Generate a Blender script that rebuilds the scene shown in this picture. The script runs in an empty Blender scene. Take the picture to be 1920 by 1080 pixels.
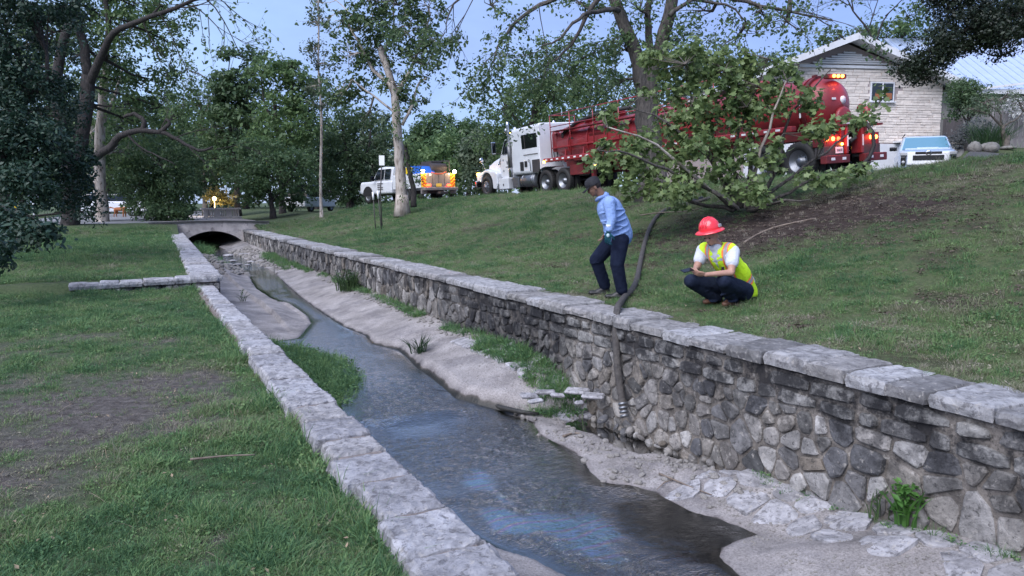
import bpy, bmesh, math, random
import numpy as np
from mathutils import Vector, Matrix, Euler
sc = bpy.context.scene
C = sc.collection
random.seed(7)
RN = np.random.RandomState(11)
PI = math.pi

# ------------------------------------------------------------------ camera, sky, light, exposure
EYE = 1.6
PITCH = math.radians(6.66)
FPX = 1387.0
cam_d = bpy.data.cameras.new('camera')
cam = bpy.data.objects.new('camera', cam_d); C.objects.link(cam)
cam.location = (0, 0, EYE); cam.rotation_euler = (PI/2-PITCH, 0, 0)
cam_d.sensor_width = 36.0; cam_d.lens = 36.0*FPX/1920.0
cam_d.clip_start = 0.05; cam_d.clip_end = 3000
sc.camera = cam

SUN_EL = math.radians(16); SUN_ROT = math.radians(215)
world = bpy.data.worlds.new("World"); sc.world = world; world.use_nodes = True
wn = world.node_tree; wn.nodes.clear()
w_out = wn.nodes.new('ShaderNodeOutputWorld'); w_bg = wn.nodes.new('ShaderNodeBackground')
w_sky = wn.nodes.new('ShaderNodeTexSky'); w_sky.sky_type = 'NISHITA'; w_sky.sun_disc = False
w_sky.sun_elevation = SUN_EL; w_sky.sun_rotation = SUN_ROT
w_sky.air_density = 1.0; w_sky.dust_density = 0.3; w_sky.ozone_density = 3.0; w_sky.altitude = 200
# thin violet-grey evening cloud over the blue
w_tc = wn.nodes.new('ShaderNodeTexCoord'); w_map = wn.nodes.new('ShaderNodeMapping'); w_map.inputs['Scale'].default_value = (1, 1, 3.5)
w_no = wn.nodes.new('ShaderNodeTexNoise'); w_no.inputs['Scale'].default_value = 2.2; w_no.inputs['Detail'].default_value = 5
w_cr = wn.nodes.new('ShaderNodeValToRGB'); w_cr.color_ramp.elements[0].position = .38; w_cr.color_ramp.elements[1].position = .75
w_cr.color_ramp.elements[0].color = (.72, .72, .72, 1); w_cr.color_ramp.elements[1].color = (.96, .96, .96, 1)
w_mix = wn.nodes.new('ShaderNodeMix'); w_mix.data_type = 'RGBA'
w_c2 = wn.nodes.new('ShaderNodeValToRGB'); w_c2.color_ramp.elements[0].position = .36; w_c2.color_ramp.elements[1].position = .64
w_c2.color_ramp.elements[0].color = (.180, .245, .52, 1); w_c2.color_ramp.elements[1].color = (.30, .42, .68, 1)
w_n2 = wn.nodes.new('ShaderNodeTexNoise'); w_n2.inputs['Scale'].default_value = 1.7; w_n2.inputs['Detail'].default_value = 6; w_n2.inputs['Roughness'].default_value = .55
w_m2 = wn.nodes.new('ShaderNodeMapping'); w_m2.inputs['Scale'].default_value = (1, 1, 2.6); w_m2.inputs['Location'].default_value = (.3, .1, .25)
wn.links.new(w_tc.outputs['Generated'], w_m2.inputs[0]); wn.links.new(w_m2.outputs[0], w_n2.inputs['Vector']); wn.links.new(w_n2.outputs['Fac'], w_c2.inputs[0])
w_sc = wn.nodes.new('ShaderNodeVectorMath'); w_sc.operation = 'SCALE'; w_sc.inputs['Scale'].default_value = 10.0; wn.links.new(w_c2.outputs[0], w_sc.inputs[0]); wn.links.new(w_sc.outputs[0], w_mix.inputs[7])
wn.links.new(w_tc.outputs['Generated'], w_map.inputs[0]); wn.links.new(w_map.outputs[0], w_no.inputs['Vector'])
wn.links.new(w_no.outputs['Fac'], w_cr.inputs[0]); wn.links.new(w_cr.outputs[0], w_mix.inputs[0])
wn.links.new(w_sky.outputs[0], w_mix.inputs[6]); wn.links.new(w_mix.outputs[2], w_bg.inputs[0])
wn.links.new(w_bg.outputs[0], w_out.inputs[0])
w_bg.inputs[1].default_value = 0.08
sun_d = bpy.data.lights.new('sun', 'SUN'); sun = bpy.data.objects.new('sun', sun_d); C.objects.link(sun)
sun_d.energy = 2.3; sun_d.angle = math.radians(60); sun_d.color = (.97, .96, 1.0)
sun.rotation_euler = (math.radians(42), 0, math.radians(-38)); sun.location = (-20, -20, 40)
sc.view_settings.view_transform = 'Standard'; sc.view_settings.look = 'None'
sc.view_settings.gamma = 1.0; sc.view_settings.use_curve_mapping = False
sc.view_settings.exposure = 1.22

# ------------------------------------------------------------------ helpers
def P(px, py, z=None, Y=None):
    xc = (px-960)/FPX; k = (py-540)/FPX
    d = (xc, math.cos(PITCH)-k*math.sin(PITCH), -(math.sin(PITCH)+k*math.cos(PITCH)))
    t = (z-EYE)/d[2] if z is not None else Y/d[1]
    return Vector((d[0]*t, d[1]*t, EYE+d[2]*t))
_n = math.hypot(.52, 1)
U = np.array((-.52/_n, 1/_n)); V = np.array((1/_n, .52/_n))      # along / across the channel
def xy(s, w): return (U[0]*s+V[0]*w, U[1]*s+V[1]*w)
def sw(x, y): return (U[0]*x+U[1]*y, V[0]*x+V[1]*y)
ANG = math.atan2(U[1], U[0])

def tag(o, label=None, cat=None, group=None, kind=None):
    if label: o['label'] = label
    if cat: o['category'] = cat
    if group: o['group'] = group
    if kind: o['kind'] = kind
    return o
def empty(name, loc=(0, 0, 0), rot=(0, 0, 0)):
    o = bpy.data.objects.new(name, None); C.objects.link(o)
    o.location = loc; o.rotation_euler = rot; o.empty_display_size = .1
    return o
def np_mesh(name, v, f, smooth=False, mats=None, mi=None):
    """v (N,3) array, f (M,k) array of equal-size faces."""
    me = bpy.data.meshes.new(name); v = np.asarray(v, np.float32); f = np.asarray(f, np.int32)
    me.vertices.add(len(v)); me.vertices.foreach_set('co', v.ravel())
    k = f.shape[1]; me.loops.add(f.size); me.loops.foreach_set('vertex_index', f.ravel())
    me.polygons.add(len(f)); me.polygons.foreach_set('loop_start', np.arange(0, f.size, k, dtype=np.int32))
    me.polygons.foreach_set('loop_total', np.full(len(f), k, np.int32))
    if smooth: me.polygons.foreach_set('use_smooth', np.ones(len(f), bool))
    for m in (mats or []): me.materials.append(m)
    if mi is not None: me.polygons.foreach_set('material_index', np.asarray(mi, np.int32))
    me.update(calc_edges=True)
    return me
def link(name, me, parent=None, loc=None):
    o = bpy.data.objects.new(name, me); C.objects.link(o)
    if parent: o.parent = parent
    if loc is not None: o.location = loc
    return o

class MB:
    def __init__(s): s.v = []; s.f = []; s.sm = []
    def add(s, vs, fs, smooth=False):
        n = len(s.v); s.v += [tuple(p) for p in vs]; s.f += [tuple(i+n for i in q) for q in fs]; s.sm += [smooth]*len(fs); return s
    def box(s, c, d, rot=None, bev=0.0, taper=1.0):
        x, y, z = d[0]/2, d[1]/2, d[2]/2
        if bev <= 0:
            vs = [Vector((a*x*(taper if c_ > 0 else 1), b*y*(taper if c_ > 0 else 1), c_*z)) for c_ in (-1, 1) for a, b in ((-1, -1), (1, -1), (1, 1), (-1, 1))]
            fs = [(3, 2, 1, 0), (4, 5, 6, 7), (0, 1, 5, 4), (1, 2, 6, 5), (2, 3, 7, 6), (3, 0, 4, 7)]
        else:
            b = min(bev, x*.9, y*.9, z*.9); vs = []
            for zz, i in ((-z, b), (-z+b, 0), (z-b, 0), (z, b)):
                X, Y = x-i, y-i; e = b if i == 0 else 0
                if i == 0: ring = [(-X+b, -Y), (X-b, -Y), (X, -Y+b), (X, Y-b), (X-b, Y), (-X+b, Y), (-X, Y-b), (-X, -Y+b)]
                else: ring = [(-X+b*.3, -Y), (X-b*.3, -Y), (X, -Y+b*.3), (X, Y-b*.3), (X-b*.3, Y), (-X+b*.3, Y), (-X, Y-b*.3), (-X, -Y+b*.3)]
                vs += [Vector((p[0], p[1], zz)) for p in ring]
            fs = [tuple(range(7, -1, -1)), tuple(range(24, 32))]
            for r in range(3):
                for i in range(8):
                    j = (i+1) % 8; fs.append((r*8+i, r*8+j, r*8+8+j, r*8+8+i))
        M = rot if rot is not None else Matrix.Identity(3)
        return s.add([M @ p + Vector(c) for p in vs], fs)
    def tube(s, pts, rad, n=8, cap=True, smooth=True, flat=1.0):
        pts = [Vector(p) for p in pts]
        if not hasattr(rad, '__len__'): rad = [rad]*len(pts)
        vs = []; fs = []; a = None
        for i, p in enumerate(pts):
            t = (pts[min(i+1, len(pts)-1)]-pts[max(i-1, 0)])
            if t.length < 1e-9: t = Vector((0, 0, 1))
            t.normalize()
            if a is None: a = t.orthogonal().normalized()
            else:
                a = a-t*a.dot(t)
                a = a.normalized() if a.length > 1e-6 else t.orthogonal().normalized()
            b = t.cross(a)
            for k in range(n):
                q = 2*PI*k/n; vs.append(p+(a*math.cos(q)+b*math.sin(q)*flat)*rad[i])
        for i in range(len(pts)-1):
            for k in range(n):
                k2 = (k+1) % n; fs.append((i*n+k, i*n+k2, i*n+n+k2, i*n+n+k))
        s.add(vs, fs, smooth)
        if cap:
            m = len(s.v)-len(vs); L = (len(pts)-1)*n
            s.f += [tuple(m+k for k in range(n-1, -1, -1)), tuple(m+L+k for k in range(n))]; s.sm += [False, False]
        return s
    def lathe(s, prof, c=(0, 0, 0), axis='z', n=24, smooth=True, closed=False, rot=None):
        vs = []; fs = []
        for r, h in prof:
            for k in range(n):
                q = 2*PI*k/n; a, b = r*math.cos(q), r*math.sin(q)
                p = {'z': (a, b, h), 'y': (a, h, b), 'x': (h, a, b)}[axis]
                p = Vector(p)
                if rot is not None: p = rot @ p
                vs.append(p+Vector(c))
        for i in range(len(prof)-1):
            for k in range(n):
                k2 = (k+1) % n; q = (i*n+k, i*n+k2, i*n+n+k2, i*n+n+k)
                fs.append(q if axis != 'y' else q[::-1])
        s.add(vs, fs, smooth)
        if not closed:
            m = len(s.v)-len(vs); L = (len(prof)-1)*n
            s.f += [tuple(m+k for k in range(n)), tuple(m+L+k for k in range(n))]; s.sm += [False, False]
        return s
    def prism(s, poly, depth, M=None, bev=0.0):
        """poly in local XZ, extruded along +Y by depth (local)."""
        n = len(poly); vs = [Vector((p[0], 0, p[1])) for p in poly]+[Vector((p[0], depth, p[1])) for p in poly]
        fs = [tuple(range(n)), tuple(range(2*n-1, n-1, -1))]+[(i, n+i, n+(i+1) % n, (i+1) % n) for i in range(n)]
        if M is not None: vs = [M @ p for p in vs]
        return s.add(vs, fs)
    def ell(s, c, r, n=12, m=8, rot=None):
        vs = []; fs = []
        for i in range(m+1):
            th = PI*i/m
            for k in range(n):
                q = 2*PI*k/n; p = Vector((r[0]*math.sin(th)*math.cos(q), r[1]*math.sin(th)*math.sin(q), r[2]*math.cos(th)))
                if rot is not None: p = rot @ p
                vs.append(p+Vector(c))
        for i in range(m):
            for k in range(n):
                k2 = (k+1) % n; fs.append((i*n+k, i*n+n+k, i*n+n+k2, i*n+k2))
        return s.add(vs, fs, True)
    def mesh(s, name, mat=None):
        me = bpy.data.meshes.new(name); me.from_pydata([tuple(p) for p in s.v], [], s.f)
        me.polygons.foreach_set('use_smooth', s.sm)
        if mat: me.materials.append(mat)
        bm = bmesh.new(); bm.from_mesh(me); bmesh.ops.remove_doubles(bm, verts=bm.verts, dist=1e-5)
        bmesh.ops.recalc_face_normals(bm, faces=bm.faces); bm.to_mesh(me); bm.free()
        return me
    def build(s, name, mat=None, parent=None, loc=None):
        return link(name, s.mesh(name, mat), parent, loc)

# ------------------------------------------------------------------ materials
def mat(name, col, rough=.7, col2=None, scale=5.0, detail=4, lo=.35, hi=.65, bump=0.0, bscale=None, metal=0.0, spec=.5,
        rand=0.0, isl=0.0, coat=0.0, speck=None, spscale=30, splo=.62, sphi=.68, emit=None, estr=0.0, trans=0.0, stretch=None, coords='Object'):
    m = bpy.data.materials.new(name); m.use_nodes = True; nt = m.node_tree; N = nt.nodes; Lk = nt.links
    b = N['Principled BSDF']; b.inputs['Roughness'].default_value = rough; b.inputs['Metallic'].default_value = metal
    b.inputs['Specular IOR Level'].default_value = spec; b.inputs['Coat Weight'].default_value = coat
    c = (*col, 1); b.inputs['Base Color'].default_value = c
    tc = N.new('ShaderNodeTexCoord'); src = tc.outputs[coords]
    if stretch:
        mp = N.new('ShaderNodeMapping'); mp.inputs['Scale'].default_value = stretch; Lk.new(src, mp.inputs[0]); src = mp.outputs[0]
    cur = None
    if col2:
        no = N.new('ShaderNodeTexNoise'); no.inputs['Scale'].default_value = scale; no.inputs['Detail'].default_value = detail; no.inputs['Roughness'].default_value = .62
        Lk.new(src, no.inputs['Vector'])
        cr = N.new('ShaderNodeValToRGB'); cr.color_ramp.elements[0].position = lo; cr.color_ramp.elements[1].position = hi
        cr.color_ramp.elements[0].color = c; cr.color_ramp.elements[1].color = (*col2, 1)
        Lk.new(no.outputs['Fac'], cr.inputs[0]); cur = cr.outputs[0]
    if speck:
        n2 = N.new('ShaderNodeTexNoise'); n2.inputs['Scale'].default_value = spscale; n2.inputs['Detail'].default_value = 3; n2.inputs['Roughness'].default_value = .7
        Lk.new(src, n2.inputs['Vector'])
        mr = N.new('ShaderNodeMapRange'); mr.inputs[1].default_value = splo; mr.inputs[2].default_value = sphi; Lk.new(n2.outputs['Fac'], mr.inputs[0])
        mx = N.new('ShaderNodeMix'); mx.data_type = 'RGBA'; Lk.new(mr.outputs[0], mx.inputs[0])
        if cur: Lk.new(cur, mx.inputs[6])
        else: mx.inputs[6].default_value = c
        mx.inputs[7].default_value = (*speck, 1); cur = mx.outputs[2]
    if rand or isl:
        hs = N.new('ShaderNodeHueSaturation')
        mr = N.new('ShaderNodeMapRange'); mr.inputs[3].default_value = 1-(rand or isl); mr.inputs[4].default_value = 1+(rand or isl)
        if rand: oi = N.new('ShaderNodeObjectInfo'); Lk.new(oi.outputs['Random'], mr.inputs[0])
        else: ge = N.new('ShaderNodeNewGeometry'); Lk.new(ge.outputs['Random Per Island'], mr.inputs[0])
        Lk.new(mr.outputs[0], hs.inputs['Value'])
        if cur: Lk.new(cur, hs.inputs['Color'])
        else: hs.inputs['Color'].default_value = c
        cur = hs.outputs[0]
    if cur: Lk.new(cur, b.inputs['Base Color'])
    if bump:
        n3 = N.new('ShaderNodeTexNoise'); n3.inputs['Scale'].default_value = bscale or scale*3; n3.inputs['Detail'].default_value = 6; n3.inputs['Roughness'].default_value = .65
        Lk.new(src, n3.inputs['Vector'])
        bp = N.new('ShaderNodeBump'); bp.inputs['Strength'].default_value = min(1, bump*2); bp.inputs['Distance'].default_value = .03*bump*2
        Lk.new(n3.outputs['Fac'], bp.inputs['Height']); Lk.new(bp.outputs[0], b.inputs['Normal'])
    if emit: b.inputs['Emission Color'].default_value = (*emit, 1); b.inputs['Emission Strength'].default_value = estr
    if trans: b.inputs['Transmission Weight'].default_value = trans
    return m
def leaf_mat(name, col, col2, tr=.42, rough=.5, var=.35):
    m = bpy.data.materials.new(name); m.use_nodes = True; nt = m.node_tree; N = nt.nodes; Lk = nt.links
    b = N['Principled BSDF']; b.inputs['Roughness'].default_value = rough; b.inputs['Specular IOR Level'].default_value = .35
    ge = N.new('ShaderNodeNewGeometry'); cr = N.new('ShaderNodeValToRGB')
    cr.color_ramp.elements[0].color = (*col, 1); cr.color_ramp.elements[1].color = (*col2, 1)
    no = N.new('ShaderNodeTexNoise'); no.inputs['Scale'].default_value = .9; no.inputs['Detail'].default_value = 2
    tc = N.new('ShaderNodeTexCoord'); Lk.new(tc.outputs['Object'], no.inputs['Vector'])
    mx = N.new('ShaderNodeMath'); mx.operation = 'MULTIPLY_ADD'; mx.inputs[1].default_value = 1.2; Lk.new(no.outputs['Fac'], mx.inputs[0])
    m2 = N.new('ShaderNodeMath'); m2.operation = 'MULTIPLY_ADD'; m2.inputs[1].default_value = .8; m2.inputs[2].default_value = -.5
    Lk.new(ge.outputs['Random Per Island'], m2.inputs[0]); Lk.new(m2.outputs[0], mx.inputs[2]); Lk.new(mx.outputs[0], cr.inputs[0])
    hs = N.new('ShaderNodeHueSaturation'); oi = N.new('ShaderNodeObjectInfo'); mr = N.new('ShaderNodeMapRange')
    mr.inputs[3].default_value = 1-var*.5; mr.inputs[4].default_value = 1+var*.5; Lk.new(oi.outputs['Random'], mr.inputs[0]); Lk.new(mr.outputs[0], hs.inputs['Value'])
    Lk.new(cr.outputs[0], hs.inputs['Color']); Lk.new(hs.outputs[0], b.inputs['Base Color'])
    t = N.new('ShaderNodeBsdfTranslucent'); Lk.new(hs.outputs[0], t.inputs[0])
    ms = N.new('ShaderNodeMixShader'); ms.inputs[0].default_value = tr
    Lk.new(b.outputs[0], ms.inputs[1]); Lk.new(t.outputs[0], ms.inputs[2]); Lk.new(ms.outputs[0], N['Material Output'].inputs[0])
    return m
M = {}
M['bark_grey'] = mat('bark_grey', (.045, .04, .037), .95, (.12, .105, .095), 6, bump=.9, bscale=9, stretch=(3, 3, .6))
M['bark_dark'] = mat('bark_dark', (.018, .016, .016), .95, (.05, .042, .04), 6, bump=.8, bscale=10, stretch=(3, 3, .7))
M['bark_pale'] = mat('bark_pale', (.42, .37, .33), .85, (.24, .2, .17), 3.5, lo=.45, hi=.62, bump=.6, bscale=8, speck=(.10, .08, .07), spscale=7, splo=.60, sphi=.66, stretch=(1.6, 1.6, .5))
M['twig'] = mat('twig', (.06, .05, .045), .9, (.13, .11, .09), 9)
M['leaf_dark'] = leaf_mat('leaf_dark', (.044, .086, .040), (.115, .180, .078))
M['leaf_oak'] = leaf_mat('leaf_oak', (.012, .036, .026), (.044, .088, .052), tr=.2)
M['leaf_mid'] = leaf_mat('leaf_mid', (.058, .112, .046), (.150, .22, .085))
M['leaf_fresh'] = leaf_mat('leaf_fresh', (.060, .115, .048), (.16, .23, .10))
M['leaf_grey'] = leaf_mat('leaf_grey', (.060, .095, .060), (.16, .20, .12))
M['leaf_syc'] = leaf_mat('leaf_syc', (.10, .165, .060), (.28, .36, .15), rough=.42)
M['leaf_yew'] = leaf_mat('leaf_yew', (.006, .012, .008), (.022, .034, .016), tr=.12)
M['leaf_lamplit'] = leaf_mat('leaf_lamplit', (.12, .10, .03), (.30, .24, .08))  # yellow of the lamplight is mixed into these shrub leaves
M['concrete'] = mat('concrete', (.28, .25, .255), .9, (.40, .36, .365), 3, bump=.35, bscale=60)
M['black'] = mat('black_rubber', (.012, .012, .013), .75, (.022, .021, .02), 12)
M['blackgloss'] = mat('black_gloss', (.008, .008, .01), .12)
M['chrome'] = mat('chrome', (.55, .56, .6), .18, metal=1.0)
M['alu'] = mat('aluminium', (.27, .28, .30), .45, (.20, .21, .23), 6, metal=.85)
M['white'] = mat('white_paint', (.74, .75, .78), .35, (.68, .69, .72), 3, coat=.4)
M['red'] = mat('red_paint', (.27, .020, .024), .5, (.20, .016, .020), 2.5, coat=.25, speck=(.10, .02, .02), spscale=9, splo=.66, sphi=.75)
M['darkred'] = mat('dark_red_paint', (.14, .012, .014), .55, (.08, .010, .012), 4)
M['glass_dark'] = mat('dark_glass', (.008, .010, .012), .06, spec=.8)
M['white_tape'] = mat('reflective_white', (.75, .75, .75), .4)
# ------------------------------------------------------------------ terrain functions (s along the channel, w across it)
def ss(a, b, x):
    t = np.clip((np.asarray(x, float)-a)/(b-a), 0, 1); return t*t*(3-2*t)
_tab = np.random.RandomState(3).rand(256, 256)
def vnoise(x, y):
    x = np.asarray(x, float); y = np.asarray(y, float)
    xi = np.floor(x).astype(int); yi = np.floor(y).astype(int); fx = x-xi; fy = y-yi
    fx = fx*fx*(3-2*fx); fy = fy*fy*(3-2*fy)
    a = _tab[xi & 255, yi & 255]; b = _tab[(xi+1) & 255, yi & 255]; c = _tab[xi & 255, (yi+1) & 255]; d = _tab[(xi+1) & 255, (yi+1) & 255]
    return (a*(1-fx)+b*fx)*(1-fy)+(c*(1-fx)+d*fx)*fy
def fbm(x, y, sc=1.0, oc=4, seed=0):
    t = 0; a = 1; n = 0
    for i in range(oc):
        t = t+a*(vnoise(np.asarray(x)*sc+17.3*i+seed*7.1, np.asarray(y)*sc+5.7*i+seed*3.3)-.5); n += a; a *= .5; sc *= 2.05
    return t/n*2
CS = [-20, 0, 7.9, 10.3, 24.3, 32, 36.2, 40, 44, 60, 200]
CZ = [3.2, 2.75, 2.48, 2.28, 1.97, 1.85, 1.55, 1.15, .95, .95, 1.2]
CW = [15, 15, 15, 15, 15, 15, 12.8, 10.2, 9.5, 9.5, 9.5]
def zcrest(s): return np.interp(s, CS, CZ)
def wcrest(s): return np.interp(s, CS, CW)
def H_left(s, w):
    s = np.asarray(s, float); w = np.asarray(w, float)
    h = .03*fbm(s, w, .8, 3, 1)-.06*ss(.55, 1.05, w)*(1-ss(13, 14.5, s))
    h = h+(.16+.04*fbm(s, w, .25, 2, 4))*ss(14.9, 15.2, s)*(ss(-9, -3, w)*.6+.4)
    return h+.45*ss(33, 37.5, s)*ss(-9, -3, w)
def H_right(s, w):
    s = np.asarray(s, float); w = np.asarray(w, float)
    wc = wcrest(s); zc = zcrest(s); t = (w-5.45)/(wc-5.45)
    h = .275+(zc-.275)*ss(-.02, 1.03, t)
    h = h+.05*fbm(s, w, .7, 4, 2)*ss(0, .12, t)*(1-ss(.9, 1.02, t))
    h = h-.03*ss(1.01, 1.03, t)
    h = h+.32*ss(35, 38, s)*(1-ss(5, 9, w))
    x, y = xy(s, w)
    h = h+1.25*ss(.578, .605, x/np.maximum(y, 1))*ss(18, 26, y)+.02*np.maximum(w-24, 0)
    return h
def Hxy(x, y):
    s, w = sw(x, y)
    return float(H_left(s, w) if w < 3.2 else H_right(s, w))
def w_left_inner(s): return np.interp(s, [14.4, 14.7, 37], [1.38, 1.50, 2.22])
def zwater(s):
    s = np.asarray(s, float); return -1.0+.07*ss(7.9, 8.3, s)+.43*ss(0, 1, (s-8.3)/60)*2*np.clip((s-8.3)/29, 0, 9)**.0*1.0 if False else -1.0+.07*ss(7.9, 8.3, s)+np.clip(s-8.3, 0, 60)*.0145
def pw(px, py):
    z = -1.0
    for _ in range(12):
        p = P(px, py, z=z); s, w = sw(p.x, p.y); z = float(zwater(s))
    return (s, w)

water_px_right = [(1385, 1079), (1348, 1045), (1352, 1028), (1385, 1012), (1420, 1003), (1350, 975), (1290, 958), (1230, 925), (1180, 910), (1130, 905), (1105, 885),
    (1095, 860), (1050, 835), (1012, 815), (1000, 792), (960, 772), (900, 757), (858, 745), (838, 726), (815, 710), (785, 690), (768, 672), (748, 656), (700, 645),
    (688, 630), (645, 612), (605, 587), (562, 556), (535, 532), (515, 512), (500, 503)]
water_px_left = [(452, 503), (468, 520), (480, 540), (510, 560), (546, 572), (575, 592), (583, 607), (560, 634)]
water_px_near = [(845, 960), (872, 992), (930, 1025), (1000, 1046), (1060, 1078)]
poly = [(1.2, 2.4), (1.5, 3.2)]+[pw(*p) for p in water_px_right]
s_last = poly[-1][0]
poly += [(s_last+3, 4.1), (s_last+8, 4.0), (60, 3.8), (60, 2.6), (s_last+8, 2.9), (s_last+3, 3.0)]
lf = [pw(*p) for p in water_px_left]
poly += lf+[(lf[-1][0]-.3, 1.30), (5.5, 1.25), (4.2, 1.33)]+[pw(*p) for p in water_px_near]
WPOLY = np.array(poly)
pool_px = [(1062, 803), (1062, 790), (1095, 780), (1150, 783), (1205, 795), (1260, 818), (1320, 853), (1345, 872), (1300, 868), (1245, 853), (1200, 851), (1160, 838), (1110, 812)]
POOL = np.array([pw(*p) for p in pool_px])
def sdist(poly, s, w):
    s = np.asarray(s, float); w = np.asarray(w, float); d = np.full(s.shape, 1e9); ins = np.zeros(s.shape, bool)
    n = len(poly)
    for i in range(n):
        a = poly[i]; b = poly[(i+1) % n]; e = b-a
        t = np.clip(((s-a[0])*e[0]+(w-a[1])*e[1])/max(e@e, 1e-9), 0, 1)
        d = np.minimum(d, (s-a[0]-t*e[0])**2+(w-a[1]-t*e[1])**2)
        c = ((a[1] > w) != (b[1] > w)) & (s < (b[0]-a[0])*(w-a[1])/(b[1]-a[1]+1e-12)+a[0]); ins ^= c
    d = np.sqrt(d); return np.where(ins, -d, d)
def floor_h(s, w):
    jit = .018*fbm(s, w, 2.2, 3, 5)
    d = np.minimum(sdist(WPOLY, s, w), sdist(POOL, s, w)*.9); d = d+jit*(1-.85*ss(.1, .35, d))
    far = ss(27, 31, s)
    d = d+far*(.25*fbm(s, w*1.6, 1.3, 3, 6)+.05)
    sl = .24-.14*(ss(5.3, 5.8, s)*(1-ss(7.5, 7.8, s)))*(w > 3)
    sl = np.where(w < 2.6, .10, sl)
    z = zwater(s)
    out = np.clip(d, 0, 9)*(.25+.75*ss(0, .55, d))
    h = z+.012*ss(0, .06, d)+sl*out-.28*(1-np.exp(-np.clip(-d, 0, 9)/.28))
    # broken edge of the paving slab: the channel bed drops here
    se = np.interp(w, [3.0, 3.7, 4.3, 4.6, 4.92], [8.3, 8.15, 7.75, 7.55, 7.45])+.05*fbm(w, w*0, 5, 2, 9)
    step = ss(se-.03, se+.05, s)*(1-ss(20, 30, s))*(d > -.1)*(w > 3.2)
    h = h+step*(.13*ss(-.05, .12, d)+.03)*(1-ss(9, 14, s)*.7)
    # joints and cracks between the old slabs
    rough = (.004+.014*(1-ss(7.3, 7.8, s)))*fbm(s, w, 7, 3, 8)*ss(-.02, .1, d)+ss(-.05, .12, d)*.05*np.abs(fbm(s, w, 3.1, 3, 12))*(ss(5.2, 5.6, s)*(1-ss(7.3, 7.6, s)))*(w > 3.4)
    for sj, k in ((11.6, -.04), (14.9, .03), (18.2, -.05), (21.9, .02), (25.5, -.03)):
        h = h-.045*np.exp(-((s-sj-k*(w-3)-.06*fbm(w, w*0+sj, 2, 2, 3))/.035)**2)*(d > .03)
    return h+rough, d

# ---- ground materials
def ground_mat(name, soil, soil2, grassc, grassc2):
    m = bpy.data.materials.new(name); m.use_nodes = True; nt = m.node_tree; N = nt.nodes; Lk = nt.links
    b = N['Principled BSDF']; b.inputs['Roughness'].default_value = .95; b.inputs['Specular IOR Level'].default_value = .15
    tc = N.new('ShaderNodeTexCoord'); at = N.new('ShaderNodeAttribute'); at.attribute_name = 'bare'
    def noise(sc, det=5, r=.65):
        n = N.new('ShaderNodeTexNoise'); n.inputs['Scale'].default_value = sc; n.inputs['Detail'].default_value = det; n.inputs['Roughness'].default_value = r
        Lk.new(tc.outputs['Object'], n.inputs['Vector']); return n
    def ramp(n, c1, c2, lo, hi):
        r = N.new('ShaderNodeValToRGB'); r.color_ramp.elements[0].position = lo; r.color_ramp.elements[1].position = hi
        r.color_ramp.elements[0].color = (*c1, 1); r.color_ramp.elements[1].color = (*c2, 1); Lk.new(n.outputs['Fac'], r.inputs[0]); return r
    r1 = ramp(noise(14), soil, soil2, .35, .7); r2 = ramp(noise(22, 6, .75), grassc, grassc2, .35, .68)
    big = noise(1.1, 4); ad = N.new('ShaderNodeMath'); ad.operation = 'MULTIPLY_ADD'; ad.inputs[1].default_value = 1.3; Lk.new(at.outputs['Fac'], ad.inputs[0]); 
    mm = N.new('ShaderNodeMapRange'); mm.inputs[1].default_value = .35; mm.inputs[2].default_value = .8; mm.inputs[3].default_value = -.25; mm.inputs[4].default_value = .45; Lk.new(big.outputs['Fac'], mm.inputs[0])
    Lk.new(mm.outputs[0], ad.inputs[2]); cl = N.new('ShaderNodeClamp'); Lk.new(ad.outputs[0], cl.inputs[0])
    mx = N.new('ShaderNodeMix'); mx.data_type = 'RGBA'; Lk.new(cl.outputs[0], mx.inputs[0]); Lk.new(r2.outputs[0], mx.inputs[6]); Lk.new(r1.outputs[0], mx.inputs[7])
    Lk.new(mx.outputs[2], b.inputs['Base Color'])
    bp = N.new('ShaderNodeBump'); bp.inputs['Strength'].default_value = 1; bp.inputs['Distance'].default_value = .04; Lk.new(noise(30, 6, .7).outputs['Fac'], bp.inputs['Height']); Lk.new(bp.outputs[0], b.inputs['Normal'])
    return m
M['soil_left'] = ground_mat('lawn_soil', (.065, .055, .050), (.16, .145, .135), (.046, .070, .034), (.095, .125, .060))
M['soil_right'] = ground_mat('bank_soil', (.032, .023, .020), (.062, .047, .041), (.058, .078, .036), (.115, .135, .066))
_pb = P(1430, 405, z=1.2); MULCH = sw(_pb.x, _pb.y)
def bare_right(s, w):
    s = np.asarray(s, float); w = np.asarray(w, float)
    d = np.sqrt(((s-9.6+.35*(w-9))/3.3)**2+((w-10.2)/2.3)**2)
    sp = .42*ss(.12, .45, fbm(s, w, 1.7, 4, 77))*(1-ss(16, 30, s)*.5)
    return np.clip(np.maximum(1.25-d+.35*fbm(s, w, .9, 3, 21), sp), 0, 1)
def bare_left(s, w):
    s = np.asarray(s, float); w = np.asarray(w, float)
    d1 = np.sqrt(((s-6.6)/1.6)**2+((w+.35)/1.4)**2); d2 = np.sqrt(((s-5.0)/1.0)**2+((w+.7)/.9)**2); d3 = np.sqrt(((s-3.65)/.25)**2+((w-.3)/.3)**2)
    return np.clip(np.maximum.reduce([1.25-d1, .95-d2, .9-d3, .16+0*d1])+.75*fbm(s, w, 1.5, 4, 22), 0, 1)*(1-ss(9.5, 12, s))*(1-ss(.6, .9, w)*.6)

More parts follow.
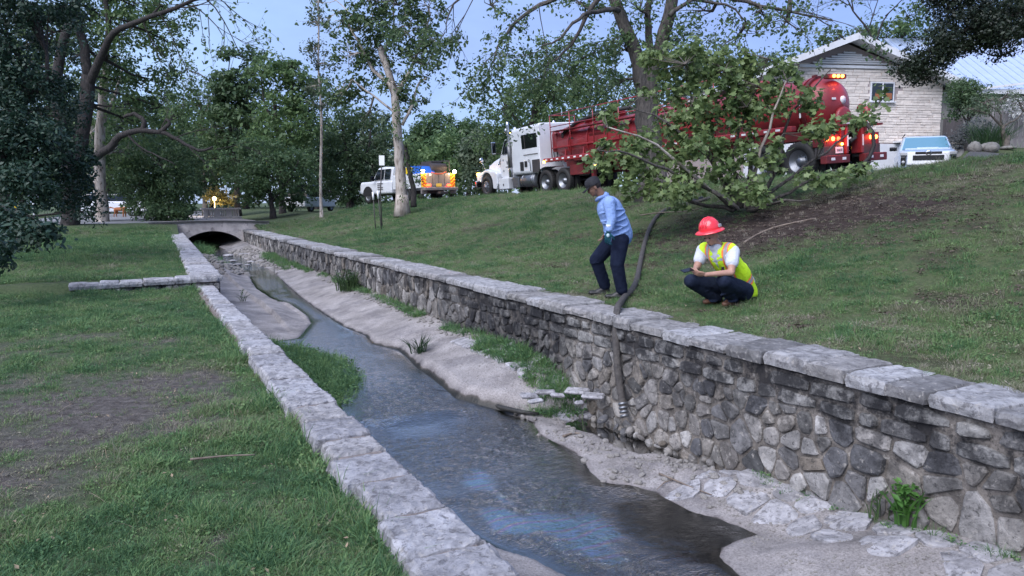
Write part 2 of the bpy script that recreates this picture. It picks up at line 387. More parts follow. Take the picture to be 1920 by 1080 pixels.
def grid_mesh(name, ss_, ww_, hf, mats, barefn=None, wfn=None):
    S, W = np.meshgrid(ss_, ww_, indexing='ij')
    if wfn is not None: W = wfn(S, W)
    X = U[0]*S+V[0]*W; Y = U[1]*S+V[1]*W; Z = hf(S, W)
    v = np.stack([X, Y, Z], -1).reshape(-1, 3); a, b = S.shape
    i = np.arange(a*b).reshape(a, b)
    f = np.stack([i[:-1, :-1], i[:-1, 1:], i[1:, 1:], i[1:, :-1]], -1).reshape(-1, 4)
    me = np_mesh(name, v, f, True, mats)
    if barefn is not None:
        at = me.attributes.new('bare', 'FLOAT', 'POINT'); at.data.foreach_set('value', barefn(S, W).ravel().astype(np.float32))
    return me, S, W
def steps(*segs):
    out = [segs[0][0]]
    for a, b, d in segs: out += list(np.linspace(a, b, max(2, int(round((b-a)/d))+1))[1:])
    return np.array(out)
me, _, _ = grid_mesh('lawn', steps((-12, 1.5, .8), (1.5, 12, .12), (12, 14.4, .3)), steps((-70, -12, 3), (-12, -4, .4), (-4, 1.08, .1)), H_left, [M['soil_left']], bare_left)
tag(link('lawn', me), kind='structure')
me, _, _ = grid_mesh('lawn', steps((14.4, 15.6, .1), (15.6, 38.0, .5)), steps((-100, -20, 4), (-20, 1.2, .4)), H_left, [M['soil_left']], lambda s, w: s*0, lambda S, W: W+(w_left_inner(S)-1.38)*ss(-10, 1.2, W))
tag(link('lawn', me), kind='structure')
me, _, _ = grid_mesh('grass_bank', steps((-12, 2, .8), (2, 16, .15), (16, 38.0, .35)), steps((5.40, 12, .15), (12, 17, .25), (17, 24, .7), (24, 90, 4)), H_right, [M['soil_right']], bare_right)
tag(link('grass_bank', me), kind='structure')
me, _, _ = grid_mesh('ground', steps((38.0, 46, 1), (46, 190, 8)), steps((-150, -20, 6), (-20, 24, 1), (24, 160, 8)), lambda s, w: np.where(w < 2.7, H_left(s, w), H_right(s, w))-.02, [M['soil_left']], lambda s, w: s*0+.1)
tag(link('ground', me), kind='structure')
mb = MB(); mb.box((0, 0, -2.6), (3000, 3000, .1)); tag(mb.build('terrain', M['soil_left']), kind='structure')

# roads: the street along the bank top, the cross street over the bridge and the street on the left
M['asphalt'] = mat('asphalt', (.05, .05, .052), .9, (.075, .073, .075), 8, bump=.25, bscale=90)
M['asphalt_pale'] = mat('worn_asphalt', (.20, .20, .21), .85, (.15, .15, .155), 2, bump=.2, bscale=90)
M['kerb'] = mat('kerb_concrete', (.34, .33, .32), .9, (.26, .25, .25), 5, bump=.3)
def road(name, ss_, wfn, hf, m, kerb=False):
    ww = np.linspace(0, 1, 9)
    me, _, _ = grid_mesh(name, ss_, ww, lambda s, w: hf(s, w)+.012, [m], None, wfn)
    return tag(link(name, me), kind='structure')
road('street', steps((-10, 40, .5)), lambda S, W: wcrest(S)+.55+W*8.5, H_right, M['asphalt'])
# cross street over the bridge
road('cross_street', steps((37.5, 44.6, .5)), lambda S, W: -27+W*32.6, lambda s, w: np.where(w < 2.7, H_left(s, w), H_right(s, w)), M['asphalt_pale'])
# street on the left, running away from the camera
xs = np.linspace(-29.5, -20.4, 9); ys = np.linspace(20, 95, 70)
X, Y = np.meshgrid(xs, ys, indexing='ij'); X = X+(Y < 36)*(-.0)*Y+np.interp(Y, [20, 34, 40, 95], [-.8, -.6, 0, -4])
S_, W_ = sw(X, Y); Z = H_left(S_, W_)+.03
i = np.arange(X.size).reshape(X.shape); f = np.stack([i[:-1, :-1], i[1:, :-1], i[1:, 1:], i[:-1, 1:]], -1).reshape(-1, 4)
tag(link('street_left', np_mesh('street_left', np.stack([X, Y, Z], -1).reshape(-1, 3), f, True, [M['asphalt_pale']])), kind='structure')

# ------------------------------------------------------------------ channel bed and water
def floor_mat():
    m = bpy.data.materials.new('channel_bed'); m.use_nodes = True; nt = m.node_tree; N = nt.nodes; Lk = nt.links
    b = N['Principled BSDF']; tc = N.new('ShaderNodeTexCoord')
    def noise(sc, det=5, r=.6):
        n = N.new('ShaderNodeTexNoise'); n.inputs['Scale'].default_value = sc; n.inputs['Detail'].default_value = det; n.inputs['Roughness'].default_value = r
        Lk.new(tc.outputs['Object'], n.inputs['Vector']); return n
    def ramp(src, *st):
        r = N.new('ShaderNodeValToRGB'); r.color_ramp.elements[0].position = st[0][0]; r.color_ramp.elements[0].color = (*st[0][1], 1)
        r.color_ramp.elements[1].position = st[-1][0]; r.color_ramp.elements[1].color = (*st[-1][1], 1)
        for p_, c_ in st[1:-1]: e = r.color_ramp.elements.new(p_); e.color = (*c_, 1)
        Lk.new(src, r.inputs[0]); return r
    base = ramp(noise(2.2, 4).outputs['Fac'], (.3, (.185, .170, .163)), (.5, (.262, .240, .234)), (.7, (.335, .312, .306)))
    peb = ramp(noise(55, 4, .8).outputs['Fac'], (.36, (.58, .57, .56)), (.50, (.95, .95, .95)), (.68, (1.25, 1.25, 1.26)))
    m1 = N.new('ShaderNodeMix'); m1.data_type = 'RGBA'; m1.blend_type = 'MULTIPLY'; m1.inputs[0].default_value = 1; Lk.new(base.outputs[0], m1.inputs[6]); Lk.new(peb.outputs[0], m1.inputs[7])
    at = N.new('ShaderNodeAttribute'); at.attribute_name = 'dry'
    wet = ramp(at.outputs['Fac'], (.0, (.016, .020, .012)), (.44, (.034, .037, .022)), (.485, (.07, .07, .05)), (.50, (.20, .18, .15)), (.512, (.72, .70, .70)), (.55, (1, 1, 1)))
    gate = ramp(at.outputs['Fac'], (.49, (0, 0, 0)), (.51, (1, 1, 1)))
    m2 = N.new('ShaderNodeMix'); m2.data_type = 'RGBA'; m2.blend_type = 'MULTIPLY'; m2.inputs[0].default_value = 1; Lk.new(m1.outputs[2], m2.inputs[6]); Lk.new(wet.outputs[0], m2.inputs[7])
    st = ramp(noise(1.3, 6, .7).outputs['Fac'], (.50, (1, 1, 1)), (.62, (.55, .55, .58)), (.75, (.85, .85, .85)))
    m3 = N.new('ShaderNodeMix'); m3.data_type = 'RGBA'; m3.blend_type = 'MULTIPLY'; m3.inputs[0].default_value = .8; Lk.new(m2.outputs[2], m3.inputs[6]); Lk.new(st.outputs[0], m3.inputs[7])
    Lk.new(m3.outputs[2], b.inputs['Base Color'])
    rr = ramp(at.outputs['Fac'], (.5, (.35, .35, .35)), (.56, (.85, .85, .85))); Lk.new(rr.outputs[0], b.inputs['Roughness'])
    bp = N.new('ShaderNodeBump'); bp.inputs['Strength'].default_value = .8; bp.inputs['Distance'].default_value = .015; Lk.new(noise(38, 7, .75).outputs['Fac'], bp.inputs['Height']); Lk.new(bp.outputs[0], b.inputs['Normal'])
    return m
M['bed'] = floor_mat()
fs = steps((-4, 2, .3), (2, 9.5, .035), (9.5, 16, .07), (16, 30, .14), (30, 45, .3)); fw = np.linspace(0, 1, 105)
bw = lambda S, W: (w_left_inner(S)-.12)*(1-W)+5.02*W
dd = {}
def _fh(s, w):
    h, d = floor_h(s, w); dd['d'] = d; return h
me, Sg, Wg = grid_mesh('channel_bed', fs, fw, _fh, [M['bed']], None, bw)
at = me.attributes.new('dry', 'FLOAT', 'POINT'); at.data.foreach_set('value', np.clip(.5+dd['d']*.9+.02*fbm(Sg, Wg, 9, 2, 2), 0, 1).ravel().astype(np.float32))
tag(link('channel_bed', me), kind='structure')

def water_mat():
    m = bpy.data.materials.new('stream_water'); m.use_nodes = True; nt = m.node_tree; N = nt.nodes; Lk = nt.links; N.remove(N['Principled BSDF'])
    out = N['Material Output']; tc = N.new('ShaderNodeTexCoord')
    mp = N.new('ShaderNodeMapping'); mp.inputs['Rotation'].default_value = (0, 0, -ANG); mp.inputs['Scale'].default_value = (1, 1, 1)
    Lk.new(tc.outputs['Object'], mp.inputs[0])
    mp2 = N.new('ShaderNodeMapping'); mp2.inputs['Scale'].default_value = (2.4, 1.3, 1); Lk.new(mp.outputs[0], mp2.inputs[0])
    def noise(sc, det, r, src, dist=0):
        n = N.new('ShaderNodeTexNoise'); n.inputs['Scale'].default_value = sc; n.inputs['Detail'].default_value = det; n.inputs['Roughness'].default_value = r; n.inputs['Distortion'].default_value = dist
        Lk.new(src, n.inputs['Vector']); return n
    n1 = noise(4.6, 5, .66, mp2.outputs[0], .8); n2 = noise(16, 3, .6, mp2.outputs[0], .5)
    ad = N.new('ShaderNodeMath'); ad.operation = 'MULTIPLY_ADD'; ad.inputs[1].default_value = .35; Lk.new(n2.outputs['Fac'], ad.inputs[0]); Lk.new(n1.outputs['Fac'], ad.inputs[2])
    aw = N.new('ShaderNodeAttribute'); aw.attribute_name = 'ripple'; ao = N.new('ShaderNodeAttribute'); ao.attribute_name = 'oil'
    bp = N.new('ShaderNodeBump'); bp.inputs['Distance'].default_value = .048; Lk.new(ad.outputs[0], bp.inputs['Height']); Lk.new(aw.outputs['Fac'], bp.inputs['Strength'])
    gl = N.new('ShaderNodeBsdfGlossy'); gl.inputs['Roughness'].default_value = .03; Lk.new(bp.outputs[0], gl.inputs['Normal'])
    tr = N.new('ShaderNodeBsdfTransparent'); tr.inputs[0].default_value = (.20, .25, .16, 1)
    fr = N.new('ShaderNodeFresnel'); fr.inputs[0].default_value = 1.5; Lk.new(bp.outputs[0], fr.inputs['Normal'])
    # oil film: stronger, coloured reflection
    no = noise(1.3, 2, .5, mp2.outputs[0], 1.5); wv = N.new('ShaderNodeTexWave'); wv.inputs['Scale'].default_value = .9; wv.inputs['Distortion'].default_value = 5; wv.inputs['Detail'].default_value = 2; Lk.new(mp.outputs[0], wv.inputs['Vector'])
    cr = N.new('ShaderNodeValToRGB'); e = cr.color_ramp.elements; e[0].position = 0; e[0].color = (.62, .80, .95, 1); e[1].position = 1; e[1].color = (.70, .78, 1, 1)
    for p_, c_ in ((.25, (.60, .95, .85)), (.45, (.75, .72, 1.0)), (.62, (1.0, .66, .90)), (.75, (.95, .90, .70)), (.87, (.60, .90, .95))):
        q = e.new(p_); q.color = (*c_, 1)
    Lk.new(wv.outputs['Fac'], cr.inputs[0])
    mc = N.new('ShaderNodeMix'); mc.data_type = 'RGBA'; Lk.new(ao.outputs['Fac'], mc.inputs[0]); mc.inputs[6].default_value = (1, 1, 1, 1); Lk.new(cr.outputs[0], mc.inputs[7]); Lk.new(mc.outputs[2], gl.inputs['Color'])
    mf = N.new('ShaderNodeMath'); mf.operation = 'MULTIPLY_ADD'; mf.inputs[1].default_value = .46; mf.use_clamp = True; Lk.new(ao.outputs['Fac'], mf.inputs[0])
    f2 = N.new('ShaderNodeMath'); f2.operation = 'MULTIPLY'; f2.inputs[1].default_value = 3.0; Lk.new(fr.outputs[0], f2.inputs[0]); Lk.new(f2.outputs[0], mf.inputs[2])
    ms = N.new('ShaderNodeMixShader'); Lk.new(mf.outputs[0], ms.inputs[0]); Lk.new(tr.outputs[0], ms.inputs[1]); Lk.new(gl.outputs[0], ms.inputs[2])
    Lk.new(ms.outputs[0], out.inputs[0]); return m
M['water'] = water_mat()
ws = steps((-4, 2, .4), (2, 9.6, .022), (9.6, 16, .05), (16, 45, .3)); wwf = lambda S, W: (w_left_inner(S)-.1)*(1-W)+5.0*W
me, Sg, Wg = grid_mesh('water', ws, np.linspace(0, 1, 150), lambda s, w: zwater(s), [M['water']], None, wwf)
def blob(S, W, px, py, rs, rw, sk=0):
    a, b = pw(px, py); return 1-np.sqrt(((S-a)/rs)**2+((W-b+sk*(S-a))/rw)**2)
oil = np.maximum.reduce([blob(Sg, Wg, 1030, 985, .78, .48, .25), blob(Sg, Wg, 900, 895, .42, .22, -.3)*.8])+.75*fbm(Sg*.8, Wg*1.6, 2.6, 4, 31)-.08
oil = ss(.0, .55, oil)*.75
calm = ss(-.1, .5, np.maximum(blob(Sg, Wg, 1250, 990, 1.0, .55), blob(Sg, Wg, 1080, 838, .4, .25)))
dW = sdist(WPOLY, Sg, Wg)
rip = np.clip((.30+.75*ss(0, .5, .5+fbm(Sg, Wg, 1.1, 3, 33)))*(1-.85*calm)*(1-.65*oil), .03, 1)*(1-.72*ss(8.5, 11, Sg))*ss(.0, .25, -dW+.02)+.02
rip = np.where(Sg > 26, .35, rip)
hgt = rip*(.009*fbm(Sg+.25*fbm(Sg, Wg, 2, 2, 40), Wg*1.7, 6.5, 3, 41)+.003*fbm(Sg, Wg*1.5, 19, 2, 42))*(1-.5*ss(9.5, 12, Sg))
co = np.empty(len(me.vertices)*3, np.float32); me.vertices.foreach_get('co', co); co = co.reshape(-1, 3); co[:, 2] += hgt.ravel(); me.vertices.foreach_set('co', co.ravel()); me.update()
for nm, ar in (('oil', oil), ('ripple', rip)):
    at = me.attributes.new(nm, 'FLOAT', 'POINT'); at.data.foreach_set('value', ar.ravel().astype(np.float32))
tag(link('water', me), kind='structure')
# ------------------------------------------------------------------ masonry
def clip_poly(poly, nx, ny, c):
    out = []
    for i in range(len(poly)):
        a = poly[i]; b = poly[(i+1) % len(poly)]; da = a[0]*nx+a[1]*ny-c; db = b[0]*nx+b[1]*ny-c
        if da <= 0: out.append(a)
        if (da < 0) != (db < 0) and abs(da-db) > 1e-9:
            t = da/(da-db); out.append((a[0]+(b[0]-a[0])*t, a[1]+(b[1]-a[1])*t))
    return out
def voronoi(pts, bounds, asp=1.0):
    """cells of scattered points in a rectangle; asp squeezes the first axis"""
    x0, x1, y0, y1 = bounds; P_ = np.array(pts); cells = []
    for i, p in enumerate(P_):
        d = ((P_-p)**2).sum(1); nb = np.argsort(d)[1:18]
        poly = [(x0, y0), (x1, y0), (x1, y1), (x0, y1)]
        for j in nb:
            q = P_[j]; n = q-p; poly = clip_poly(poly, n[0], n[1], (n@(q+p))/2)
            if len(poly) < 3: break
        cells.append(poly if len(poly) >= 3 else None)
    return cells
def jitter_pts(x0, x1, y0, y1, d, rs, k=.42):
    out = []; ny = max(1, int((y1-y0)/d)); nx = max(1, int((x1-x0)/d))
    for j in range(ny):
        for i in range(nx+1):
            out.append((x0+(i+.5*(j % 2))*(x1-x0)/nx+rs.uniform(-k, k)*d, y0+(j+.5)*(y1-y0)/ny+rs.uniform(-k, k)*d))
    return out
def chaikin(poly, k=.22):
    out = []
    for i in range(len(poly)):
        a = poly[i]; b = poly[(i+1) % len(poly)]
        out += [(a[0]+(b[0]-a[0])*k, a[1]+(b[1]-a[1])*k), (b[0]+(a[0]-b[0])*k, b[1]+(a[1]-b[1])*k)]
    return out
def simplify(poly, mn=.05):
    out = []
    for p in poly:
        if not out or math.dist(p, out[-1]) > mn: out.append(p)
    if len(out) > 3 and math.dist(out[0], out[-1]) < mn: out.pop()
    return out
def stone_geo(mb, poly, depth, place, gap=.012, rs=random):
    """irregular stone from a 2-D outline; place(a, b, d) maps to 3-D with d = distance out of the face"""
    poly = simplify(poly)
    if len(poly) < 3: return False
    cx = sum(p[0] for p in poly)/len(poly); cy = sum(p[1] for p in poly)/len(poly)
    r = sum(math.dist(p, (cx, cy)) for p in poly)/len(poly)
    if r < .035: return False
    k = max(.3, 1-gap/r); poly = [(cx+(p[0]-cx)*k, cy+(p[1]-cy)*k) for p in poly]
    poly = chaikin(poly, rs.uniform(.10, .24)); n = len(poly)
    poly = [(p[0]+rs.uniform(-.05, .05)*r, p[1]+rs.uniform(-.05, .05)*r) for p in poly]
    vs = []
    tx = rs.uniform(-.12, .12); ty = rs.uniform(-.12, .12)
    for sc_, dp in ((1.0, -.03), (1.0, .55), (.84, .95)):
        for p in poly:
            a = cx+(p[0]-cx)*sc_; b = cy+(p[1]-cy)*sc_
            d = -.03 if dp < 0 else depth*dp*(1+rs.uniform(-.15, .15))+tx*(a-cx)+ty*(b-cy)
            vs.append(place(a, b, d))
    vs.append(place(cx+rs.uniform(-.1, .1)*r, cy+rs.uniform(-.1, .1)*r, depth*rs.uniform(.95, 1.25)))
    fs = []
    for q in range(2):
        for i in range(n):
            j = (i+1) % n; fs.append((q*n+i, q*n+j, q*n+n+j, q*n+n+i))
    for i in range(n): fs.append((2*n+i, 2*n+(i+1) % n, 3*n))
    mb.add(vs, fs, False); return True
def sstone_mat(name, cols, lum=.35, rough=.9, stain=True, isl=False, pitted=.0):
    m = bpy.data.materials.new(name); m.use_nodes = True; nt = m.node_tree; N = nt.nodes; Lk = nt.links
    b = N['Principled BSDF']; b.inputs['Roughness'].default_value = rough; b.inputs['Specular IOR Level'].default_value = .3
    tc = N.new('ShaderNodeTexCoord'); ge = N.new('ShaderNodeNewGeometry')
    if isl: rnd = ge.outputs['Random Per Island']
    else: oi = N.new('ShaderNodeObjectInfo'); rnd = oi.outputs['Random']
    def noise(sc, det=5, r=.65, dist=0):
        n = N.new('ShaderNodeTexNoise'); n.inputs['Scale'].default_value = sc; n.inputs['Detail'].default_value = det; n.inputs['Roughness'].default_value = r; n.inputs['Distortion'].default_value = dist
        Lk.new(ge.outputs['Position'], n.inputs['Vector']); return n
    cr = N.new('ShaderNodeValToRGB'); cr.color_ramp.interpolation = 'LINEAR'
    cr.color_ramp.elements[0].position = 0; cr.color_ramp.elements[0].color = (*cols[0], 1); cr.color_ramp.elements[1].position = 1; cr.color_ramp.elements[1].color = (*cols[-1], 1)
    for i, c_ in enumerate(cols[1:-1]): e = cr.color_ramp.elements.new((i+1)/(len(cols)-1)); e.color = (*c_, 1)
    Lk.new(rnd, cr.inputs[0])
    n1 = noise(7, 6, .7, .6); mr = N.new('ShaderNodeMapRange'); mr.inputs[1].default_value = .3; mr.inputs[2].default_value = .7; mr.inputs[3].default_value = .45; mr.inputs[4].default_value = 1.5; Lk.new(n1.outputs['Fac'], mr.inputs[0])
    mu = N.new('ShaderNodeMix'); mu.data_type = 'RGBA'; mu.blend_type = 'MULTIPLY'; mu.inputs[0].default_value = 1; Lk.new(cr.outputs[0], mu.inputs[6]); Lk.new(mr.outputs[0], mu.inputs[7]); cur = mu.outputs[2]
    n2 = noise(26 if not pitted else 17, 4, .75); m2 = N.new('ShaderNodeMapRange'); m2.inputs[1].default_value = .56 if not pitted else .53; m2.inputs[2].default_value = .66 if not pitted else .62
    m2.inputs[4].default_value = .75; Lk.new(n2.outputs['Fac'], m2.inputs[0])
    mx = N.new('ShaderNodeMix'); mx.data_type = 'RGBA'; Lk.new(m2.outputs[0], mx.inputs[0]); Lk.new(cur, mx.inputs[6]); mx.inputs[7].default_value = (.035, .033, .034, 1) if not pitted else (.10, .095, .10, 1); cur = mx.outputs[2]
    n4 = noise(19, 3, .6); m4 = N.new('ShaderNodeMapRange'); m4.inputs[1].default_value = .60; m4.inputs[2].default_value = .68; m4.inputs[4].default_value = .55; Lk.new(n4.outputs['Fac'], m4.inputs[0])
    mx4 = N.new('ShaderNodeMix'); mx4.data_type = 'RGBA'; Lk.new(m4.outputs[0], mx4.inputs[0]); Lk.new(cur, mx4.inputs[6]); mx4.inputs[7].default_value = (.42, .39, .36, 1); cur = mx4.outputs[2]
    if stain:   # tar-black painted-over stretch of the wall and damp black streaks below the coping
        vm = N.new('ShaderNodeVectorMath'); vm.operation = 'DOT_PRODUCT'; vm.inputs[1].default_value = (U[0], U[1], 0); Lk.new(ge.outputs['Position'], vm.inputs[0])
        nn = noise(2.5, 4); ad = N.new('ShaderNodeMath'); ad.operation = 'MULTIPLY_ADD'; ad.inputs[1].default_value = 1.6; ad.inputs[2].default_value = -.8; Lk.new(nn.outputs['Fac'], ad.inputs[0])
        a2 = N.new('ShaderNodeMath'); a2.operation = 'ADD'; Lk.new(vm.outputs['Value'], a2.inputs[0]); Lk.new(ad.outputs[0], a2.inputs[1])
        sr = N.new('ShaderNodeValToRGB'); sr.color_ramp.elements[0].position = .195; sr.color_ramp.elements[0].color = (0, 0, 0, 1); sr.color_ramp.elements[1].position = .34; sr.color_ramp.elements[1].color = (0, 0, 0, 1)
        for p_, q_ in ((.205, .96), (.26, .96)): e = sr.color_ramp.elements.new(p_); e.color = (q_, q_, q_, 1)
        dv = N.new('ShaderNodeMath'); dv.operation = 'MULTIPLY'; dv.inputs[1].default_value = 1/40; Lk.new(a2.outputs[0], dv.inputs[0]); Lk.new(dv.outputs[0], sr.inputs[0])
        n5 = noise(6, 3); m5 = N.new('ShaderNodeMapRange'); m5.inputs[1].default_value = .42; m5.inputs[2].default_value = .56; m5.inputs[3].default_value = .6; Lk.new(n5.outputs['Fac'], m5.inputs[0])
        m6 = N.new('ShaderNodeMath'); m6.operation = 'MULTIPLY'; Lk.new(sr.outputs[0], m6.inputs[0]); Lk.new(m5.outputs[0], m6.inputs[1])
        sx = N.new('ShaderNodeSeparateXYZ'); Lk.new(ge.outputs['Position'], sx.inputs[0])
        zr = N.new('ShaderNodeMapRange'); zr.inputs[1].default_value = -.75; zr.inputs[2].default_value = .0; Lk.new(sx.outputs[2], zr.inputs[0])
        n7 = noise(3.3, 5, .7); m7 = N.new('ShaderNodeMapRange'); m7.inputs[1].default_value = .44; m7.inputs[2].default_value = .56; m7.inputs[4].default_value = .88; Lk.new(n7.outputs['Fac'], m7.inputs[0])
        m8 = N.new('ShaderNodeMath'); m8.operation = 'MULTIPLY'; Lk.new(zr.outputs[0], m8.inputs[0]); Lk.new(m7.outputs[0], m8.inputs[1])
        zt = N.new('ShaderNodeMapRange'); zt.inputs[1].default_value = .19; zt.inputs[2].default_value = .24; zt.inputs[3].default_value = 1; zt.inputs[4].default_value = 0; Lk.new(sx.outputs[2], zt.inputs[0])
        m9 = N.new('ShaderNodeMath'); m9.operation = 'MAXIMUM'; Lk.new(m6.outputs[0], m9.inputs[0]); Lk.new(m8.outputs[0], m9.inputs[1])
        m10 = N.new('ShaderNodeMath'); m10.operation = 'MULTIPLY'; Lk.new(m9.outputs[0], m10.inputs[0]); Lk.new(zt.outputs[0], m10.inputs[1])
        mk = N.new('ShaderNodeMix'); mk.data_type = 'RGBA'; Lk.new(m10.outputs[0], mk.inputs[0]); Lk.new(cur, mk.inputs[6]); mk.inputs[7].default_value = (.012, .012, .015, 1); cur = mk.outputs[2]
    Lk.new(cur, b.inputs['Base Color'])
    n3 = noise(32 if not pitted else 20, 7, .75); bp = N.new('ShaderNodeBump'); bp.inputs['Strength'].default_value = .9; bp.inputs['Distance'].default_value = .022; Lk.new(n3.outputs['Fac'], bp.inputs['Height']); Lk.new(bp.outputs[0], b.inputs['Normal'])
    return m
WALLC = [(.07, .07, .072), (.17, .16, .15), (.10, .10, .107), (.24, .22, .20), (.09, .09, .098), (.31, .295, .285), (.17, .145, .12), (.36, .345, .335), (.06, .058, .06), (.30, .28, .265), (.11, .10, .095)]
M['wallstone'] = sstone_mat('rubble_stone', WALLC)
M['wallstone_i'] = sstone_mat('rubble_stone_far', WALLC, isl=True)
M['coping'] = sstone_mat('limestone_coping', [(.24, .235, .25), (.33, .325, .345), (.28, .268, .27), (.37, .365, .385)], stain=False, pitted=1)
M['coping_i'] = sstone_mat('limestone_coping_far', [(.36, .35, .36), (.46, .45, .46), (.50, .49, .50)], stain=False, pitted=1, isl=True)
M['coping_grey'] = sstone_mat('weathered_capstone', [(.15, .145, .145), (.34, .335, .345), (.21, .20, .195), (.30, .295, .305), (.25, .225, .21)], stain=False, pitted=1)
M['coursed'] = sstone_mat('coursed_stone', [(.16, .155, .15), (.27, .26, .25), (.20, .195, .19), (.12, .115, .115)])
M['mortar'] = sstone_mat('wall_mortar', [(.19, .168, .15), (.19, .168, .15)])
M['flag'] = sstone_mat('flagstone', [(.27, .262, .275), (.34, .332, .35), (.23, .222, .23)], stain=False, pitted=1)
M['mortar_pink'] = mat('coping_mortar', (.19, .16, .148), .95, (.25, .215, .20), 12, bump=.5, bscale=50)

def rough_block(s0, s1, w0, w1, z0, z1, nu=4, nv=3, amp=.008, rs=random, tilt=.0, e=.012):
    """a dressed block in channel coordinates, slightly uneven, edges worn"""
    mb = MB(); us = [0, .06]+[.06+.88*i/(nu-1) for i in range(1, nu-1)]+[.94, 1]; vs_ = [0, .06]+[.06+.88*i/(nv-1) for i in range(1, nv-1)]+[.94, 1]
    sd = rs.uniform(0, 99); skew = rs.uniform(-.012, .012); g = {}
    verts = []
    for i, u in enumerate(us):
        for j, v in enumerate(vs_):
            edge = (i in (0, len(us)-1)) or (j in (0, len(vs_)-1))
            s = s0+(s1-s0)*u+skew*(v-.5)+rs.uniform(-amp, amp)*.9; w = w0+(w1-w0)*v+rs.uniform(-amp, amp)*1.2
            z = z1-(e if edge else 0)+rs.uniform(-amp, amp)*.8+tilt*(u-.5)+float(fbm(s+sd, w, 6, 2, 3))*amp*.8
            g[i, j] = len(verts); verts.append((*xy(s, w), z))
    fs = [(g[i, j], g[i+1, j], g[i+1, j+1], g[i, j+1]) for i in range(len(us)-1) for j in range(len(vs_)-1)]
    ring = [(i, 0) for i in range(len(us))]+[(len(us)-1, j) for j in range(1, len(vs_))]+[(i, len(vs_)-1) for i in range(len(us)-2, -1, -1)]+[(0, j) for j in range(len(vs_)-2, 0, -1)]
    n = len(ring); base = len(verts)
    for (i, j) in ring:
        v = verts[g[i, j]]; a, b = sw(v[0], v[1]); zz = z0+(z1-z0)*rs.uniform(.4, .6)
        verts.append((*xy(a+(.012 if i == len(us)-1 else -.012 if i == 0 else 0), b+(rs.uniform(.0, .02) if j == len(vs_)-1 else -rs.uniform(0, .02) if j == 0 else 0)), zz))
    base2 = len(verts)
    for (i, j) in ring:
        v = verts[g[i, j]]; verts.append((v[0], v[1], z0))
    for q in range(n):
        r = (q+1) % n; a, b = g[ring[q]], g[ring[r]]
        fs.append((a, b, base+r, base+q)); fs.append((base+q, base+r, base2+r, base2+q))
    mb.add(verts, fs, False); return mb
rs = random.Random(5)
# ---- right-hand wall
wr = tag(empty('retaining_wall', (*xy(18, 5.2), -.3)), 'long dark rubble retaining wall with pale capstones below the grass bank', 'wall')
def wput(mb, name, m, parent=wr, kind=None):
    o = mb.build(name, m, parent); o.matrix_parent_inverse = Matrix.Translation(-parent.location); 
    if kind: o['kind'] = kind
    return o
W0 = 4.93
sv = steps((-3, 12, .25), (12, 37.2, .6)); zv = np.linspace(-1.25, .17, 10); vs = []; fs_ = []
for s in sv:
    for z in zv: vs.append((*xy(s, W0+.015*float(fbm(s, z, 2, 3, 41))), z))
    vs.append((*xy(s, 5.45), .17)); vs.append((*xy(s, 5.45), -1.25))
k = len(zv)+2
for i in range(len(sv)-1):
    for j in range(k-1): fs_.append((i*k+j, i*k+j+1, i*k+k+j+1, i*k+k+j))
fs_ += [tuple(range(k)), tuple(range((len(sv)-1)*k+k-1, (len(sv)-1)*k-1, -1))]
mb = MB().add(vs, fs_); wput(mb, 'wall_core', M['mortar'])
# capstones
s = -.6; caps_far = MB(); ncap = 0
while s < 37:
    L = rs.uniform(.32, .66)*(1 if s < 16 else 1.15); dz = rs.uniform(-.022, .016)
    near = s < 9
    b = rough_block(s, s+L-.032, 4.87+rs.uniform(-.015, .02), 5.50+rs.uniform(-.04, .05), .185+rs.uniform(-.01, .015), .300+dz, 6 if near else 3, 4 if near else 3, .009 if near else .006, rs)
    wput(b, 'capstone', M['coping_grey']); s += L; ncap += 1
# two uneven courses of flatter stones under the capstones
courses = []
for zt, zb in ((.155, .03), (.02, -.11)):
    s = 1.6+rs.uniform(0, .3)
    while s < 12:
        L = rs.uniform(.16, .48); courses.append((s, L, zb+rs.uniform(-.015, .015), zt+rs.uniform(-.012, .006))); s += L
cells = []
for (s, L, zb, zt) in courses:
    if rs.random() < .10: continue
    h = (zt-zb); k_ = rs.uniform(.0, .03)
    cells.append((s, [(s, zb+k_*.5), (s+L, zb-k_*.4), (s+L-.01, zt-k_*.3), (s+L*.5, zt), (s+.01, zt-k_)], 'c'))
pts = jitter_pts(-1.0, 12, -1.15, -.11, .19, rs, .50)
extra = [(rs.uniform(1, 12), rs.uniform(-1.0, -.15)) for _ in range(80)]
big = [(3.28, -.42), (2.75, -.48), (3.0, -.85), (4.9, -.55), (6.2, -.4), (2.35, -.75), (3.75, -.75)]
pts = [p for p in pts+extra if min(math.dist(p, b) for b in big) > .21]+big
for p, c in zip(pts, voronoi(pts, (-1.2, 12.3, -1.2, -.115))):
    if c is None: continue
    cells.append((p[0], c, 'r'))
pts = jitter_pts(12.1, 37, -1.0, .15, .23, rs, .42)
for p, c in zip(pts, voronoi(pts, (12.0, 37.1, -1.05, .155))):
    if c: cells.append((p[0], c, 'r'))
cells.sort(key=lambda q: q[0])
far_mb = MB(); nst = 0
fl_s = np.linspace(-2, 38, 400); fl_h = floor_h(fl_s, np.full(400, 4.85))[0]
